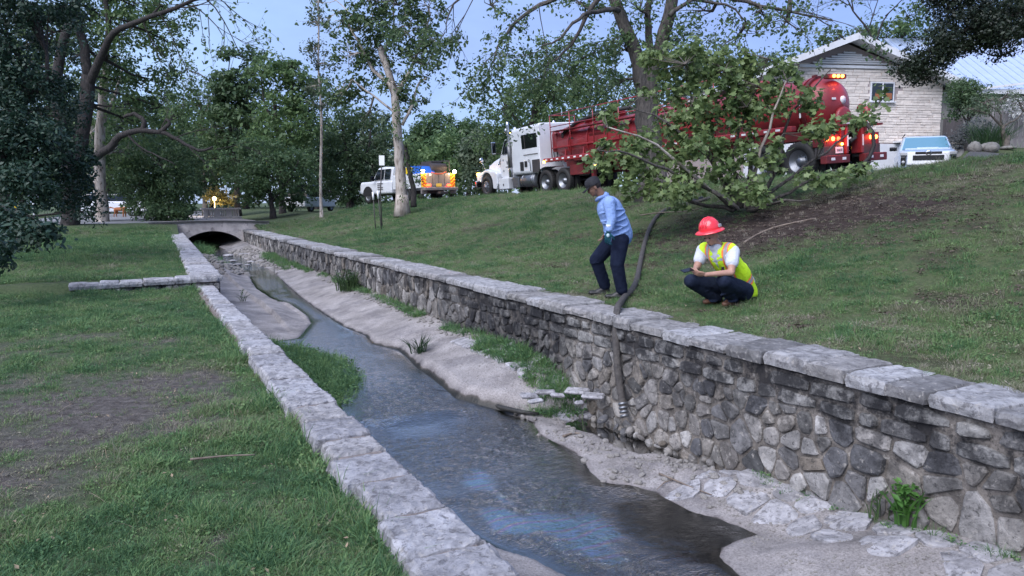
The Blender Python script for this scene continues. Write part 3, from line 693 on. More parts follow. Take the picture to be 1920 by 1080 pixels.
for s, c, kd in cells:
    cz = sum(p[1] for p in c)/len(c)
    if cz < np.interp(s, fl_s, fl_h)-.04 or s < .6: continue
    pl = lambda a, b, d: (*xy(a, W0-d), b)
    dpt = rs.uniform(.012, .045)
    if nst < 292 and 1.7 < s:
        m_ = MB()
        if stone_geo(m_, c, dpt, pl, rs.uniform(.008, .024), rs): wput(m_, 'stone', M['coursed'] if kd == 'c' else M['wallstone']); nst += 1
    else: stone_geo(far_mb, c, dpt, pl, .012, rs)
wput(far_mb, 'stonework', M['wallstone_i'], kind='stuff')
# undercut footing lip and rubble at the foot of the near stretch
m_ = MB()
for i in range(46):
    s = rs.uniform(4.4, 8.6); z = float(zwater(s))+rs.uniform(.0, .10); w = 4.9+rs.uniform(-.10, .0)
    m_.ell((*xy(s, w), z), (rs.uniform(.03, .09), rs.uniform(.03, .07), rs.uniform(.02, .05)), 7, 4, Euler((rs.random(), rs.random(), rs.random()*6)).to_matrix())
o = wput(m_, 'footing_rubble', M['wallstone_i'], kind='stuff')

# ---- left-hand wall: near stretch flush with the lawn
wl = tag(empty('garden_wall', (*xy(8, 1.2), 0)), 'low channel edge wall capped with rough pale limestone beside the near lawn', 'wall')
mb = MB(); 
for a, b in ((-2, 14.5),):
    p = [(*xy(a, 1.07), -1.25), (*xy(a, 1.35), -1.25), (*xy(b, 1.35), -1.25), (*xy(b, 1.07), -1.25)]
    mb.add(p+[(x, y, .0) for x, y, z in p], [(0, 1, 2, 3), (7, 6, 5, 4), (0, 4, 5, 1), (1, 5, 6, 2), (2, 6, 7, 3), (3, 7, 4, 0)])
wput(mb, 'wall_core', M['mortar_pink'], wl)
s = -.3
while s < 14.3:
    L = rs.choice([.30, .36, .42, .48]) if s < 6 else rs.uniform(.35, .6)
    near = s < 8
    b = rough_block(s, s+L, 1.03+rs.uniform(-.03, .03)+.012*max(0, s-6), 1.385+rs.uniform(-.012, .012), -.10, .055+rs.uniform(-.008, .008), 12 if near else 5, 9 if near else 4, .0065 if near else .005, rs, e=.016)
    wput(b, 'capstone', M['coping'], wl)
    g = rs.uniform(.03, .065)
    b = rough_block(s+L-.004, s+L+g+.004, 1.08, 1.365, -.10, .034, 3, 6, .003, rs); wput(b, 'mortar_joint', M['mortar_pink'], wl, kind='stuff')
    s += L+g
# ---- raised far stretch with its return wall across the lawn
wf = tag(empty('garden_wall', (*xy(22, 1.7), 0)), 'raised stone-edged terrace wall that turns the corner along the far lawn', 'wall')
mb = MB(); sv = np.linspace(14.75, 35.5, 22); vs = []; fs_ = []
for s in sv:
    wi = float(w_left_inner(s)); vs += [(*xy(s, wi-.45), -1.2), (*xy(s, wi-.02), -1.2), (*xy(s, wi-.02), .13), (*xy(s, wi-.45), .13)]
for i in range(len(sv)-1):
    for j in range(4): fs_.append((i*4+j, i*4+(j+1) % 4, i*4+4+(j+1) % 4, i*4+4+j))
fs_ += [(0, 1, 2, 3), tuple(len(vs)-4+j for j in (3, 2, 1, 0))]
wput(mb.add(vs, fs_), 'wall_core', M['mortar'], wf)
s = 14.72
while s < 35.2:
    L = rs.uniform(.35, .6); wi = float(w_left_inner(s+L/2))
    b = rough_block(s, s+L-.02, wi-.48+rs.uniform(-.04, .04), wi+.03, .12, .235+rs.uniform(-.01, .01), 4, 3, .008, rs); wput(b, 'capstone', M['coping'], wf); s += L
# return wall (along -w) with a visible face towards the camera
w = 1.46; k_ = 0
mb = MB(); p = [(*xy(14.72, 1.5), -1.1), (*xy(15.0, 1.5), -1.1), (*xy(15.30, -.85), -.2), (*xy(15.03, -.85), -.2)]
mb.add(p+[(*xy(14.72, 1.5), .12), (*xy(15.0, 1.5), .12), (*xy(15.30, -.85), .06), (*xy(15.03, -.85), .06)], [(0, 1, 2, 3), (7, 6, 5, 4), (0, 4, 5, 1), (1, 5, 6, 2), (2, 6, 7, 3), (3, 7, 4, 0)])
wput(mb, 'wall_core', M['mortar'], wf)
while w > -.75:
    L = rs.uniform(.3, .55); so = 14.68+(1.46-w)*.125; zt = .235-(1.46-w)*.035
    b = rough_block(so, so+.36, w-L+.015, w, zt-.11, zt+rs.uniform(-.01, .01), 3, 4, .008, rs); wput(b, 'capstone', M['coping'], wf); w -= L
pts = jitter_pts(-.8, 1.5, -.25, .1, .16, rs, .4)
for p, c in zip(pts, voronoi(pts, (-.85, 1.5, -.3, .11))):
    if c is None: continue
    m_ = MB()
    if stone_geo(m_, c, .03, lambda a, b, d: (*xy(14.72+(1.5-a)*.125-d, a), b-.02*(1.5-a)), .01, rs): wput(m_, 'stone', M['coursed'], wf)

# ---- flat paving stones set in the channel bed near the foot of the wall
def bedz(s, w): return float(floor_h(np.array([s]), np.array([w]))[0][0])
fl = tag(empty('stone_paving', (*xy(3.4, 4.6), -.85)), 'flat pale flagstones bedded along the foot of the dark wall', 'paving')
pts = jitter_pts(1.5, 4.9, 4.1, 5.0, .30, rs, .38); cand = []
for p, c in zip(pts, voronoi(pts, (1.4, 5.0, 4.05, 4.95))):
    if c is None: continue
    d = float(sdist(WPOLY, np.array([p[0]]), np.array([p[1]]))[0])
    lim = np.interp(p[0], [1.5, 2.5, 3.6, 5], [4.75, 4.5, 4.42, 4.25])
    if d < .2 or p[1] < lim: continue
    m_ = MB()
    if stone_geo(m_, c, .022, lambda a, b, dd_: (*xy(a, b), bedz(a, b)+dd_-.004), .02, rs): wput(m_, 'flagstone', M['flag'], fl)
fl2 = tag(empty('stone_paving', (*xy(8.5, 4.6), -.7)), 'broken pale slabs along the crumbled edge of the concrete apron', 'paving')
pts = jitter_pts(7.35, 10.6, 4.45, 4.95, .22, rs, .36)
for p, c in zip(pts, voronoi(pts, (7.3, 10.7, 4.4, 4.95))):
    if c is None or (p[0] > 8.1 and p[1] > 4.85) or rs.random() < .25: continue
    m_ = MB()
    if stone_geo(m_, c, .03, lambda a, b, dd_: (*xy(a, b), bedz(a, b)+dd_), .02, rs): wput(m_, 'slab', M['flag'], fl2)
# tilted thin ledge stones hanging over the broken edge
for (px, py, L, a) in ((992, 742, .20, .3), (1022, 735, .22, -.1), (1045, 741, .16, .15), (1082, 733, .26, -.35), (1112, 742, .24, -.3), (1004, 752, .16, .5), (1086, 755, .10, .2)):
    q = P(px, py, z=-.66); m_ = MB(); 
    m_.box((0, 0, 0), (L*1.1, L*.62, .045), Euler((rs.uniform(-.1, .25), rs.uniform(-.15, .15), a)).to_matrix(), .018)
    o = m_.build('ledge_stone', M['flag'], fl2); o.matrix_parent_inverse = Matrix.Translation(-fl2.location); o.location = q
# loose pale rocks in the upper stream
for i, (px, py, r) in enumerate(((610, 0, 0),)): pass
up = [(428, 480, .30), (446, 497, .22), (425, 497, .28), (437, 490, .2), (464, 498, .12), (408, 488, .2), (455, 478, .3), (480, 482, .35), (500, 492, .4), (470, 492, .2)]
for i, (px, py, r) in enumerate(up):
    a, b = pw(px, py); m_ = MB(); m_.ell((0, 0, 0), (r*rs.uniform(.8, 1.2), r*rs.uniform(.6, .9), r*.16), 9, 5, Euler((0, 0, rs.random()*6)).to_matrix())
    o = m_.build('rock', M['flag'], None, (*xy(a, b), float(zwater(a))+.03)); o.data.polygons.foreach_set('use_smooth', [False]*len(o.data.polygons))
    tag(o, ['long flat pale rock in mid stream nearest the bridge', 'small dark-edged rock at the head of the narrow stream', 'broad low rock at the left edge of the upper shallows', 'flat rock between the broad one and the stream head', 'smallest pale rock right beside the water tongue', 'rock lying against the far terrace wall', 'rock second nearest to the bridge arch', 'wide rock shelf in the middle of the shallows', 'widest pale rock shelf next to the long wall', 'narrow pale rock left of the widest shelf'][i], 'rock', 'rocks in the shallows near the bridge')

# ------------------------------------------------------------------ arched bridge
M['bridge'] = mat('bridge_concrete', (.50, .45, .43), .9, (.30, .27, .26), 2.5, bump=.3, bscale=30, speck=(.16, .14, .14), spscale=3, splo=.58, sphi=.7)
M['voidblack'] = mat('arch_shade_black', (.03, .03, .03), .9)  # near-black for the shade inside the arch; assigned to nothing
br = tag(empty('arched_bridge', (*xy(37, 3.5), 0)), 'low pale concrete bridge with a shallow dark arch over the channel', 'bridge')
def bput(mb, name, m): 
    o = mb.build(name, m, br); o.matrix_parent_inverse = Matrix.Translation(-br.location); return o
ax0, ax1, zsp, zcr = 2.15, 4.98, -.45, .24; ztop = .60
arch = [(ax0+(ax1-ax0)*t, zsp+(zcr-zsp)*math.sin(PI*t)**.62) for t in np.linspace(0, 1, 17)]
vs = []; fs_ = []
outl = [(.9, -1.4)]+[(ax0, -1.4)]+arch+[(ax1, -1.4), (6.1, -1.4)]
n = len(outl)
for k_, s in enumerate((37.0, 54.0)):  # barrel stretched far past the street so the arch inside stays dark
    for (w, z) in outl: vs.append((*xy(s, w), z))
    for (w, z) in outl: vs.append((*xy(s, w), ztop+.06*math.sin(PI*(w-.9)/5.2)))
for i in range(n-1):
    fs_.append((i, i+1, n+i+1, n+i)); fs_.append((2*n+i, 3*n+i, 3*n+i+1, 2*n+i+1))
    fs_.append((i, 2*n+i, 2*n+i+1, i+1)); fs_.append((n+i, n+i+1, 3*n+i+1, 3*n+i))
bput(MB().add(vs, fs_), 'arch', M['bridge'])
mb = MB(); vs = []
ws_ = np.linspace(.9, 6.1, 9)
for s, dz in ((36.93, .0), (37.25, .0)):
    for w in ws_: vs += [(*xy(s, w), .60+.06*math.sin(PI*(w-.9)/5.2)), (*xy(s, w), .67+.06*math.sin(PI*(w-.9)/5.2))]
k_ = len(ws_)*2; fs_ = []
for i in range(len(ws_)-1):
    a = 2*i; fs_ += [(a, a+2, a+3, a+1), (k_+a, k_+a+1, k_+a+3, k_+a+2), (a+1, a+3, k_+a+3, k_+a+1), (a, k_+a, k_+a+2, a+2)]
bput(mb.add(vs, fs_), 'deck_edge', M['asphalt'])
# balustrade beyond the cross street
bal = tag(empty('balustrade', (*xy(45, 3), .6)), 'pale concrete balustrade with narrow slots behind the bridge deck', 'balustrade')
R = Matrix.Rotation(ANG, 3, 'Z')
pb = P(383, 410, Y=42.5); pe = P(449, 408, Y=43.5); ln = (pe-pb).xy.length; ang = math.atan2(pe.y-pb.y, pe.x-pb.x); Rz = Matrix.Rotation(ang, 3, 'Z'); zb = .62
M['balu'] = mat('pale_balustrade', (.62, .57, .55), .8, (.50, .46, .44), 3)
def lput(name, c, d, m=M['balu'], rot=None, par=bal):
    o = MB().box((0, 0, 0), d, None, .012).build(name, m, par); o.location = Vector((pb.x, pb.y, zb))+Rz @ Vector(c)-par.location; o.rotation_euler = (0, 0, ang); return o
lput('plinth', (ln/2, 0, .06), (ln+.2, .35, .14)); lput('top_rail', (ln/2, 0, .57), (ln+.35, .42, .09))
for i in range(15): lput('baluster', (.06+i*(ln-.12)/14, 0, .33), (.085 if i % 5 else .17, .16, .40))

# ------------------------------------------------------------------ grass and weeds (scattered blades)
def blade_mesh(name, nb, h, spread, wid, lean, rs_, seg=2, mats=None):
    v = []; f = []
    for b in range(nb):
        a = rs_.uniform(0, 2*PI); r = rs_.uniform(0, spread)**.9; x, y = r*math.cos(a), r*math.sin(a); hh = h*rs_.uniform(.5, 1.15)
        d = a+rs_.uniform(-1, 1); ln_ = lean*rs_.uniform(.2, 1.3); wd = wid*rs_.uniform(.7, 1.3); t = rs_.uniform(0, PI); cx, cy = math.cos(t)*wd/2, math.sin(t)*wd/2
        n0 = len(v)
        for i in range(seg+1):
            q = i/seg; ox = math.cos(d)*ln_*hh*q*q; oy = math.sin(d)*ln_*hh*q*q; z = hh*(q-.35*ln_*q*q)
            if i < seg: k = 1-.35*q; v += [(x+ox-cx*k, y+oy-cy*k, z), (x+ox+cx*k, y+oy+cy*k, z)]
            else: v.append((x+ox, y+oy, z))
        for i in range(seg-1): f.append((n0+2*i, n0+2*i+1, n0+2*i+3, n0+2*i+2))
        f.append((n0+2*seg-2, n0+2*seg-1, n0+2*seg))
    me = bpy.data.meshes.new(name); me.from_pydata(v, [], f)
    if mats: me.materials.append(mats)
    return me
def broad_mesh(name, nb, r, leafr, h, rs_, m):
    v = []; f = []
    for b in range(nb):
        a = rs_.uniform(0, 2*PI); q = rs_.uniform(.1, 1)*r; c = Vector((q*math.cos(a), q*math.sin(a), h*rs_.uniform(.3, 1)))
        e = Euler((rs_.uniform(-.7, .7), rs_.uniform(-.7, .7), rs_.uniform(0, 6.3))).to_matrix(); l = leafr*rs_.uniform(.6, 1.3); n0 = len(v)
        for p in ((-l, 0, 0), (-.2*l, -.55*l, .1*l), (l, 0, -.1*l), (-.2*l, .55*l, .1*l)): v.append(tuple(c+e @ Vector(p)))
        f.append((n0, n0+1, n0+2, n0+3))
    me = bpy.data.meshes.new(name); me.from_pydata(v, [], f); me.materials.append(m); return me
def grass_mat(name, cols, tr=.3):
    m = bpy.data.materials.new(name); m.use_nodes = True; nt = m.node_tree; N = nt.nodes; Lk = nt.links; b = N['Principled BSDF']
    b.inputs['Roughness'].default_value = .6; b.inputs['Specular IOR Level'].default_value = .25
    at = N.new('ShaderNodeAttribute'); at.attribute_type = 'INSTANCER'; at.attribute_name = 'tint'
    ge = N.new('ShaderNodeNewGeometry'); m1 = N.new('ShaderNodeMath'); m1.operation = 'MULTIPLY_ADD'; m1.inputs[1].default_value = .3; Lk.new(ge.outputs['Random Per Island'], m1.inputs[0])
    m0 = N.new('ShaderNodeMath'); m0.operation = 'SUBTRACT'; m0.inputs[1].default_value = .15; Lk.new(at.outputs['Fac'], m0.inputs[0]); Lk.new(m0.outputs[0], m1.inputs[2])
    cr = N.new('ShaderNodeValToRGB'); cr.color_ramp.elements[0].color = (*cols[0], 1); cr.color_ramp.elements[1].color = (*cols[-1], 1)
    for i, c_ in enumerate(cols[1:-1]): e = cr.color_ramp.elements.new((i+1)/(len(cols)-1)); e.color = (*c_, 1)
    Lk.new(m1.outputs[0], cr.inputs[0]); Lk.new(cr.outputs[0], b.inputs['Base Color'])
    t = N.new('ShaderNodeBsdfTranslucent'); Lk.new(cr.outputs[0], t.inputs[0]); ms = N.new('ShaderNodeMixShader'); ms.inputs[0].default_value = tr
    Lk.new(b.outputs[0], ms.inputs[1]); Lk.new(t.outputs[0], ms.inputs[2]); Lk.new(ms.outputs[0], N['Material Output'].inputs[0]); return m
M['grass'] = grass_mat('grass_blades', [(.060, .130, .060), (.105, .200, .078), (.165, .255, .098), (.185, .205, .115), (.26, .24, .175), (.34, .30, .25)])
def scatter(name, pts, scale, tint, var, variants, kind='stuff', label=None, cat=None):
    n = len(pts); me = bpy.data.meshes.new(name); me.vertices.add(n); me.vertices.foreach_set('co', np.asarray(pts, np.float32).ravel())
    for nm, ar, ty in (('sc', scale, 'FLOAT'), ('tint', tint, 'FLOAT'), ('vi', var, 'INT'), ('rz', RN.uniform(0, 2*PI, n), 'FLOAT')):
        a = me.attributes.new(nm, ty, 'POINT'); a.data.foreach_set('value', np.asarray(ar, np.int32 if ty == 'INT' else np.float32))
    o = link(name, me); g = bpy.data.node_groups.new(name, 'GeometryNodeTree'); g.interface.new_socket('Geometry', in_out='INPUT', socket_type='NodeSocketGeometry'); g.interface.new_socket('Geometry', in_out='OUTPUT', socket_type='NodeSocketGeometry')
    N = g.nodes; gi = N.new('NodeGroupInput'); go = N.new('NodeGroupOutput'); ip = N.new('GeometryNodeInstanceOnPoints'); ji = N.new('GeometryNodeJoinGeometry')
    for vm in reversed(variants):
        po = bpy.data.objects.new(vm.name, vm); oi = N.new('GeometryNodeObjectInfo'); oi.inputs['Object'].default_value = po; oi.inputs['As Instance'].default_value = True
        g.links.new(oi.outputs['Geometry'], ji.inputs[0])
    ip.inputs['Pick Instance'].default_value = True
    def na(nm, ty='FLOAT'):
        q = N.new('GeometryNodeInputNamedAttribute'); q.data_type = ty; q.inputs['Name'].default_value = nm; return q.outputs['Attribute']
    cx = N.new('ShaderNodeCombineXYZ'); g.links.new(na('rz'), cx.inputs[2])
    g.links.new(gi.outputs[0], ip.inputs['Points']); g.links.new(ji.outputs[0], ip.inputs['Instance']); g.links.new(na('vi', 'INT'), ip.inputs['Instance Index'])
    g.links.new(cx.outputs[0], ip.inputs['Rotation']); g.links.new(na('sc'), ip.inputs['Scale']); g.links.new(ip.outputs[0], go.inputs[0])
    md = o.modifiers.new('scatter', 'NODES'); md.node_group = g
    tag(o, label, cat, kind=kind); return o
r2 = random.Random(9)
TUFTS = [blade_mesh('grass_tuft', 16, .055, .05, .0045, .8, r2, 2, M['grass']), blade_mesh('grass_tuft', 20, .08, .06, .004, .9, r2, 3, M['grass']), blade_mesh('grass_tuft', 12, .035, .06, .005, 1.1, r2, 2, M['grass']),
         broad_mesh('clover_tuft', 14, .05, .011, .035, r2, M['grass']), blade_mesh('grass_tuft', 9, .14, .03, .004, 1.0, r2, 3, M['grass']), blade_mesh('straw_tuft', 7, .05, .06, .003, 2.2, r2, 2, M['grass'])]
def field(n, rmin, rmax, pw_, th0, th1, rg):
    u_ = rg.rand(n); r = (rmin**pw_+u_*(rmax**pw_-rmin**pw_))**(1/pw_); t = rg.uniform(th0, th1, n); return np.sin(t)*r, np.cos(t)*r, r
# left lawns
rg = np.random.RandomState(4)
x, y, r = field(150000, 2.2, 36, .45, -.95, .25, rg); s, w = sw(x, y)
wi = np.where(s < 14.5, 1.03, w_left_inner(s)-.47)
bl = bare_left(s, w); keep = (w < wi+.015*rg.randn(len(w))) & ((s < 14.6+.125*(1.4-w)) | (s > 15.1+.125*(1.4-w))) & (s < 36.5) & (rg.rand(len(s)) > bl*.80) & (x > -20.4) 
x, y, r, s, w, bl = [a[keep] for a in (x, y, r, s, w, bl)]
hh = H_left(s, w)-.004
tint = np.clip(.17+.34*fbm(s, w, .9, 4, 51)+.30*fbm(s, w, 3.5, 2, 55)+.17*rg.randn(len(s))+bl*.45+.16*ss(14.9, 17, s)*(1-ss(19, 24, s)), .02, 1)
sc_ = .72*(.7+.6*rg.rand(len(s)))*(1+.05*np.clip(r-4, 0, 40))*(1-.35*bl)*(1+.35*fbm(s, w, .7, 3, 52))*(1+.7*fbm(s, w, 4.0, 2, 53))*(1+.5*ss(.75, 1.0, w)*(s < 14.5))
var = rg.choice([0, 1, 2, 3, 4, 5], len(s), p=[.30, .24, .20, .17, .02, .07]); var = np.where((bl > .4) & (rg.rand(len(s)) < .5), 5, var)
tint = np.where(var == 5, np.maximum(tint, .75+.2*rg.rand(len(s))), tint)
scatter('grass', np.stack([x, y, hh], -1), sc_, tint, var, TUFTS)
# right bank
x, y, r = field(170000, 5.5, 40, .55, -.62, .95, rg); s, w = sw(x, y)
bl = bare_right(s, w); wc = wcrest(s)
keep = (w > 5.47+.03*rg.randn(len(w))) & (w < wc+.35) & (s < 38) & (rg.rand(len(s)) > bl*.88)
x, y, r, s, w, bl, wc = [a[keep] for a in (x, y, r, s, w, bl, wc)]
hh = H_right(s, w)-.004
tint = np.clip(.25+.50*fbm(s, w, .55, 4, 61)+.5*fbm(s, w, 3, 3, 65)+.17*rg.randn(len(s))+.10*ss(10, 14, w)+bl*.45, .02, 1)
sc_ = .8*(.7+.6*rg.rand(len(s)))*(1+.035*np.clip(r-6, 0, 40))*(1-.4*bl)*(1+.4*fbm(s, w, .8, 3, 62))*(1+.8*fbm(s, w, 3.2, 2, 63))*(1+.3*ss(.97, 1.0, w/wc))
var = rg.choice([0, 1, 2, 3, 4, 5], len(s), p=[.27, .22, .24, .16, .02, .09]); tint = np.where(var == 5, .8+.2*rg.rand(len(s)), tint)
scatter('grass', np.stack([x, y, hh], -1), sc_, tint, var, TUFTS)
# fallen leaves and chips over the mulch
M['litter'] = mat('leaf_litter', (.045, .032, .026), .9, (.12, .09, .07), 4, isl=.5)
CH = [broad_mesh('litter', 9, .09, .013, .015, r2, M['litter'])]
x, y, r = field(16000, 6, 22, 1, -.3, .8, rg); s, w = sw(x, y); b_ = bare_right(s, w); k_ = (b_ > .25) & (w > 6); s, w, x, y = s[k_], w[k_], x[k_], y[k_]
scatter('leaf_litter', np.stack([x, y, H_right(s, w)], -1), rg.uniform(.6, 1.5, len(x)), x*0, (x*0).astype(int), CH)

M['dryleaf'] = mat('dry_leaf', (.20, .14, .09), .9, (.34, .28, .20), 4, isl=.4)
DL = [broad_mesh('dry_leaf', 2, .06, .022, .03, r2, M['dryleaf']), blade_mesh('dry_stalk', 3, .10, .03, .004, 3.0, r2, 3, M['dryleaf'])]
x, y, r = field(900, 2.4, 16, .7, -.8, .3, rg); s, w = sw(x, y); k_ = (w < 1.0) & (s < 14); s, w, x, y = s[k_], w[k_], x[k_], y[k_]
scatter('dry_leaves', np.stack([x, y, H_left(s, w)+.01], -1), rg.uniform(.4, 1.1, len(x)), x*0, rg.randint(0, 2, len(x)), DL)
x, y, r = field(900, 6, 20, .9, -.4, .8, rg); s, w = sw(x, y); k_ = (w > 5.6) & (w < 14); s, w, x, y = s[k_], w[k_], x[k_], y[k_]
scatter('dry_leaves', np.stack([x, y, H_right(s, w)+.01], -1), rg.uniform(.4, 1.1, len(x)), x*0, rg.randint(0, 2, len(x)), DL)
# gravel and chips lying on the channel bed
M['pebble'] = mat('pebble', (.30, .28, .265), .85, (.16, .15, .14), 5, isl=.45)
def pebbles(n, s0, s1, w0, w1, smin, smax, cond):
    s = rg.uniform(s0, s1, n); w = rg.uniform(w0, w1, n); h, d = floor_h(s, w); k = cond(s, w, d); return s[k], w[k], h[k], rg.uniform(smin, smax, int(k.sum()))
def pebble_mesh(sd_):
    r_ = random.Random(sd_); m_ = MB().ell((0, 0, 0), (1, r_.uniform(.6, .9), r_.uniform(.35, .6)), 7, 4, Euler((r_.random(), r_.random(), 0)).to_matrix()); m_.sm = [False]*len(m_.sm); return m_.mesh('pebble', M['pebble'])
PB = [pebble_mesh(i) for i in range(4)]
A = [pebbles(5200, 2.0, 7.6, 3.2, 4.9, .004, .016, lambda s, w, d: (d > .05) & (fbm(s, w, 2.2, 3, 80) > -.05)), pebbles(260, 4.4, 7.9, 3.3, 4.9, .018, .05, lambda s, w, d: d > -.05), pebbles(900, 7.6, 12, 3.6, 4.9, .004, .012, lambda s, w, d: d > .1), pebbles(500, 24, 34, 2.4, 4.7, .03, .12, lambda s, w, d: d > -.2), pebbles(300, 6, 20, 4.6, 4.92, .015, .05, lambda s, w, d: d > 0)]
s, w, h, q = [np.concatenate([a[i] for a in A]) for i in range(4)]; x, y = xy(s, w)
scatter('gravel', np.stack([x, y, h+q*.2], -1), q, q*0, rg.randint(0, 4, len(q)), PB)
# dark undercut lip of the broken slab under the shallow fall
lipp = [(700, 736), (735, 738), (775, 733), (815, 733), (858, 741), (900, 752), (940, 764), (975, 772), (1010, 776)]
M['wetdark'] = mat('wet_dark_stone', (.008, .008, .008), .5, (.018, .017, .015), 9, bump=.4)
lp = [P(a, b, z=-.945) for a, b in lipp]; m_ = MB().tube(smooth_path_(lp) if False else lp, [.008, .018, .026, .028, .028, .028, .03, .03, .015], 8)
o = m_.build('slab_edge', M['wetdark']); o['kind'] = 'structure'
# ------------------------------------------------------------------ trees
def attach(o, root): o.parent = root; o.matrix_parent_inverse = Matrix.Translation(-root.location); return o
SH_DIAMOND = np.array([(-.5, 0, 0), (0, -.26, .06), (.5, 0, -.04), (0, .26, .06)])
SH_OVAL = np.array([(-.5, 0, 0), (-.15, -.24, .05), (.25, -.2, .03), (.5, 0, -.05), (.25, .2, .03), (-.15, .24, .05)])
SH_SYC = np.array([(-.5, 0, 0), (-.42, -.30, .03), (-.12, -.26, .0), (.02, -.52, .05), (.14, -.22, .0), (.55, 0, -.10), (.14, .22, .0), (.02, .52, .05), (-.12, .26, 0), (-.42, .30, .03)])
def leaf_cloud(name, cen, rad, per, size, m, rg, shape=SH_DIAMOND, flat=.75, up=.5, parent=None, szv=.35):
    """cen (N,3) clump centres with radii rad (N,), per leaves each"""
    cen = np.repeat(cen, per, 0); rad = np.repeat(rad, per); n = len(cen)
    d = rg.randn(n, 3); d /= np.linalg.norm(d, axis=1)[:, None]; r = rg.rand(n)**.45
    pos = cen+d*(r*rad)[:, None]*np.array([1, 1, flat])
    nz = d*.6+rg.randn(n, 3)*.55+np.array([0, 0, up]); nz /= np.linalg.norm(nz, axis=1)[:, None]
    t = rg.randn(n, 3); t -= nz*(t*nz).sum(1)[:, None]; t /= np.linalg.norm(t, axis=1)[:, None]; b = np.cross(nz, t)
    s = size*(1+szv*rg.randn(n)).clip(.45, 1.8)
    v = pos[:, None, :]+s[:, None, None]*(shape[None, :, 0:1]*t[:, None, :]+shape[None, :, 1:2]*b[:, None, :]+shape[None, :, 2:3]*nz[:, None, :])
    k = len(shape); f = np.arange(n*k).reshape(n, k)
    return np_mesh(name, v.reshape(-1, 3), f, False, [m])
def interp_pts(pts, step):
    out = [pts[0]]
    for a, b in zip(pts[:-1], pts[1:]):
        k = max(1, int((b-a).length/step))
        out += [a+(b-a)*(i/k) for i in range(1, k+1)]
    return out
def wiggle(pts, amp, rg):
    return [pts[0]]+[p+Vector(rg.uniform(-amp, amp, 3)) for p in pts[1:]]
def smooth_path(pts, n=3):
    """Catmull-Rom through the points"""
    out = []
    for i in range(len(pts)-1):
        p0 = pts[max(i-1, 0)]; p1 = pts[i]; p2 = pts[i+1]; p3 = pts[min(i+2, len(pts)-1)]
        for k in range(n):
            t = k/n; out.append(.5*((2*p1)+(p2-p0)*t+(2*p0-5*p1+4*p2-p3)*t*t+(3*p1-p0-3*p2+p3)*t**3))
    return out+[pts[-1]]
def limb(mb, px, Y, r0, r1, rg, n=7, amp=.03, dY=None):
    pts = [P(a, b, Y=Y+(dY[i] if dY else 0)) for i, (a, b) in enumerate(px)]
    pts = wiggle(smooth_path(pts, 3), amp, rg); k = len(pts)
    mb.tube(pts, [r0+(r1-r0)*(i/(k-1))**.8 for i in range(k)], n); return pts
def spray(mb, p, d, L, r, lev, rg, tips, n=4, grav=-.05, nchild=3, spread=.7):
    """twigs that fork; tips collects the ends"""
    pts = [p]; d = d.normalized(); k = 4
    for i in range(k):
        d = (d+Vector(rg.uniform(-.22, .22, 3))+Vector((0, 0, grav))).normalized(); pts.append(pts[-1]+d*(L/k))
    mb.tube(pts, [r*(1-.6*i/k) for i in range(k+1)], n, False)
    tips.append((pts[-1], r)); 
    if lev == 0: tips.append((pts[2], r)); return
    for c in range(nchild):
        i = rg.randint(1, k+1); q = (d+Vector(rg.uniform(-spread, spread, 3))).normalized()
        spray(mb, pts[i], q, L*rg.uniform(.5, .8), r*.5, lev-1, rg, tips, n, grav, nchild, spread)
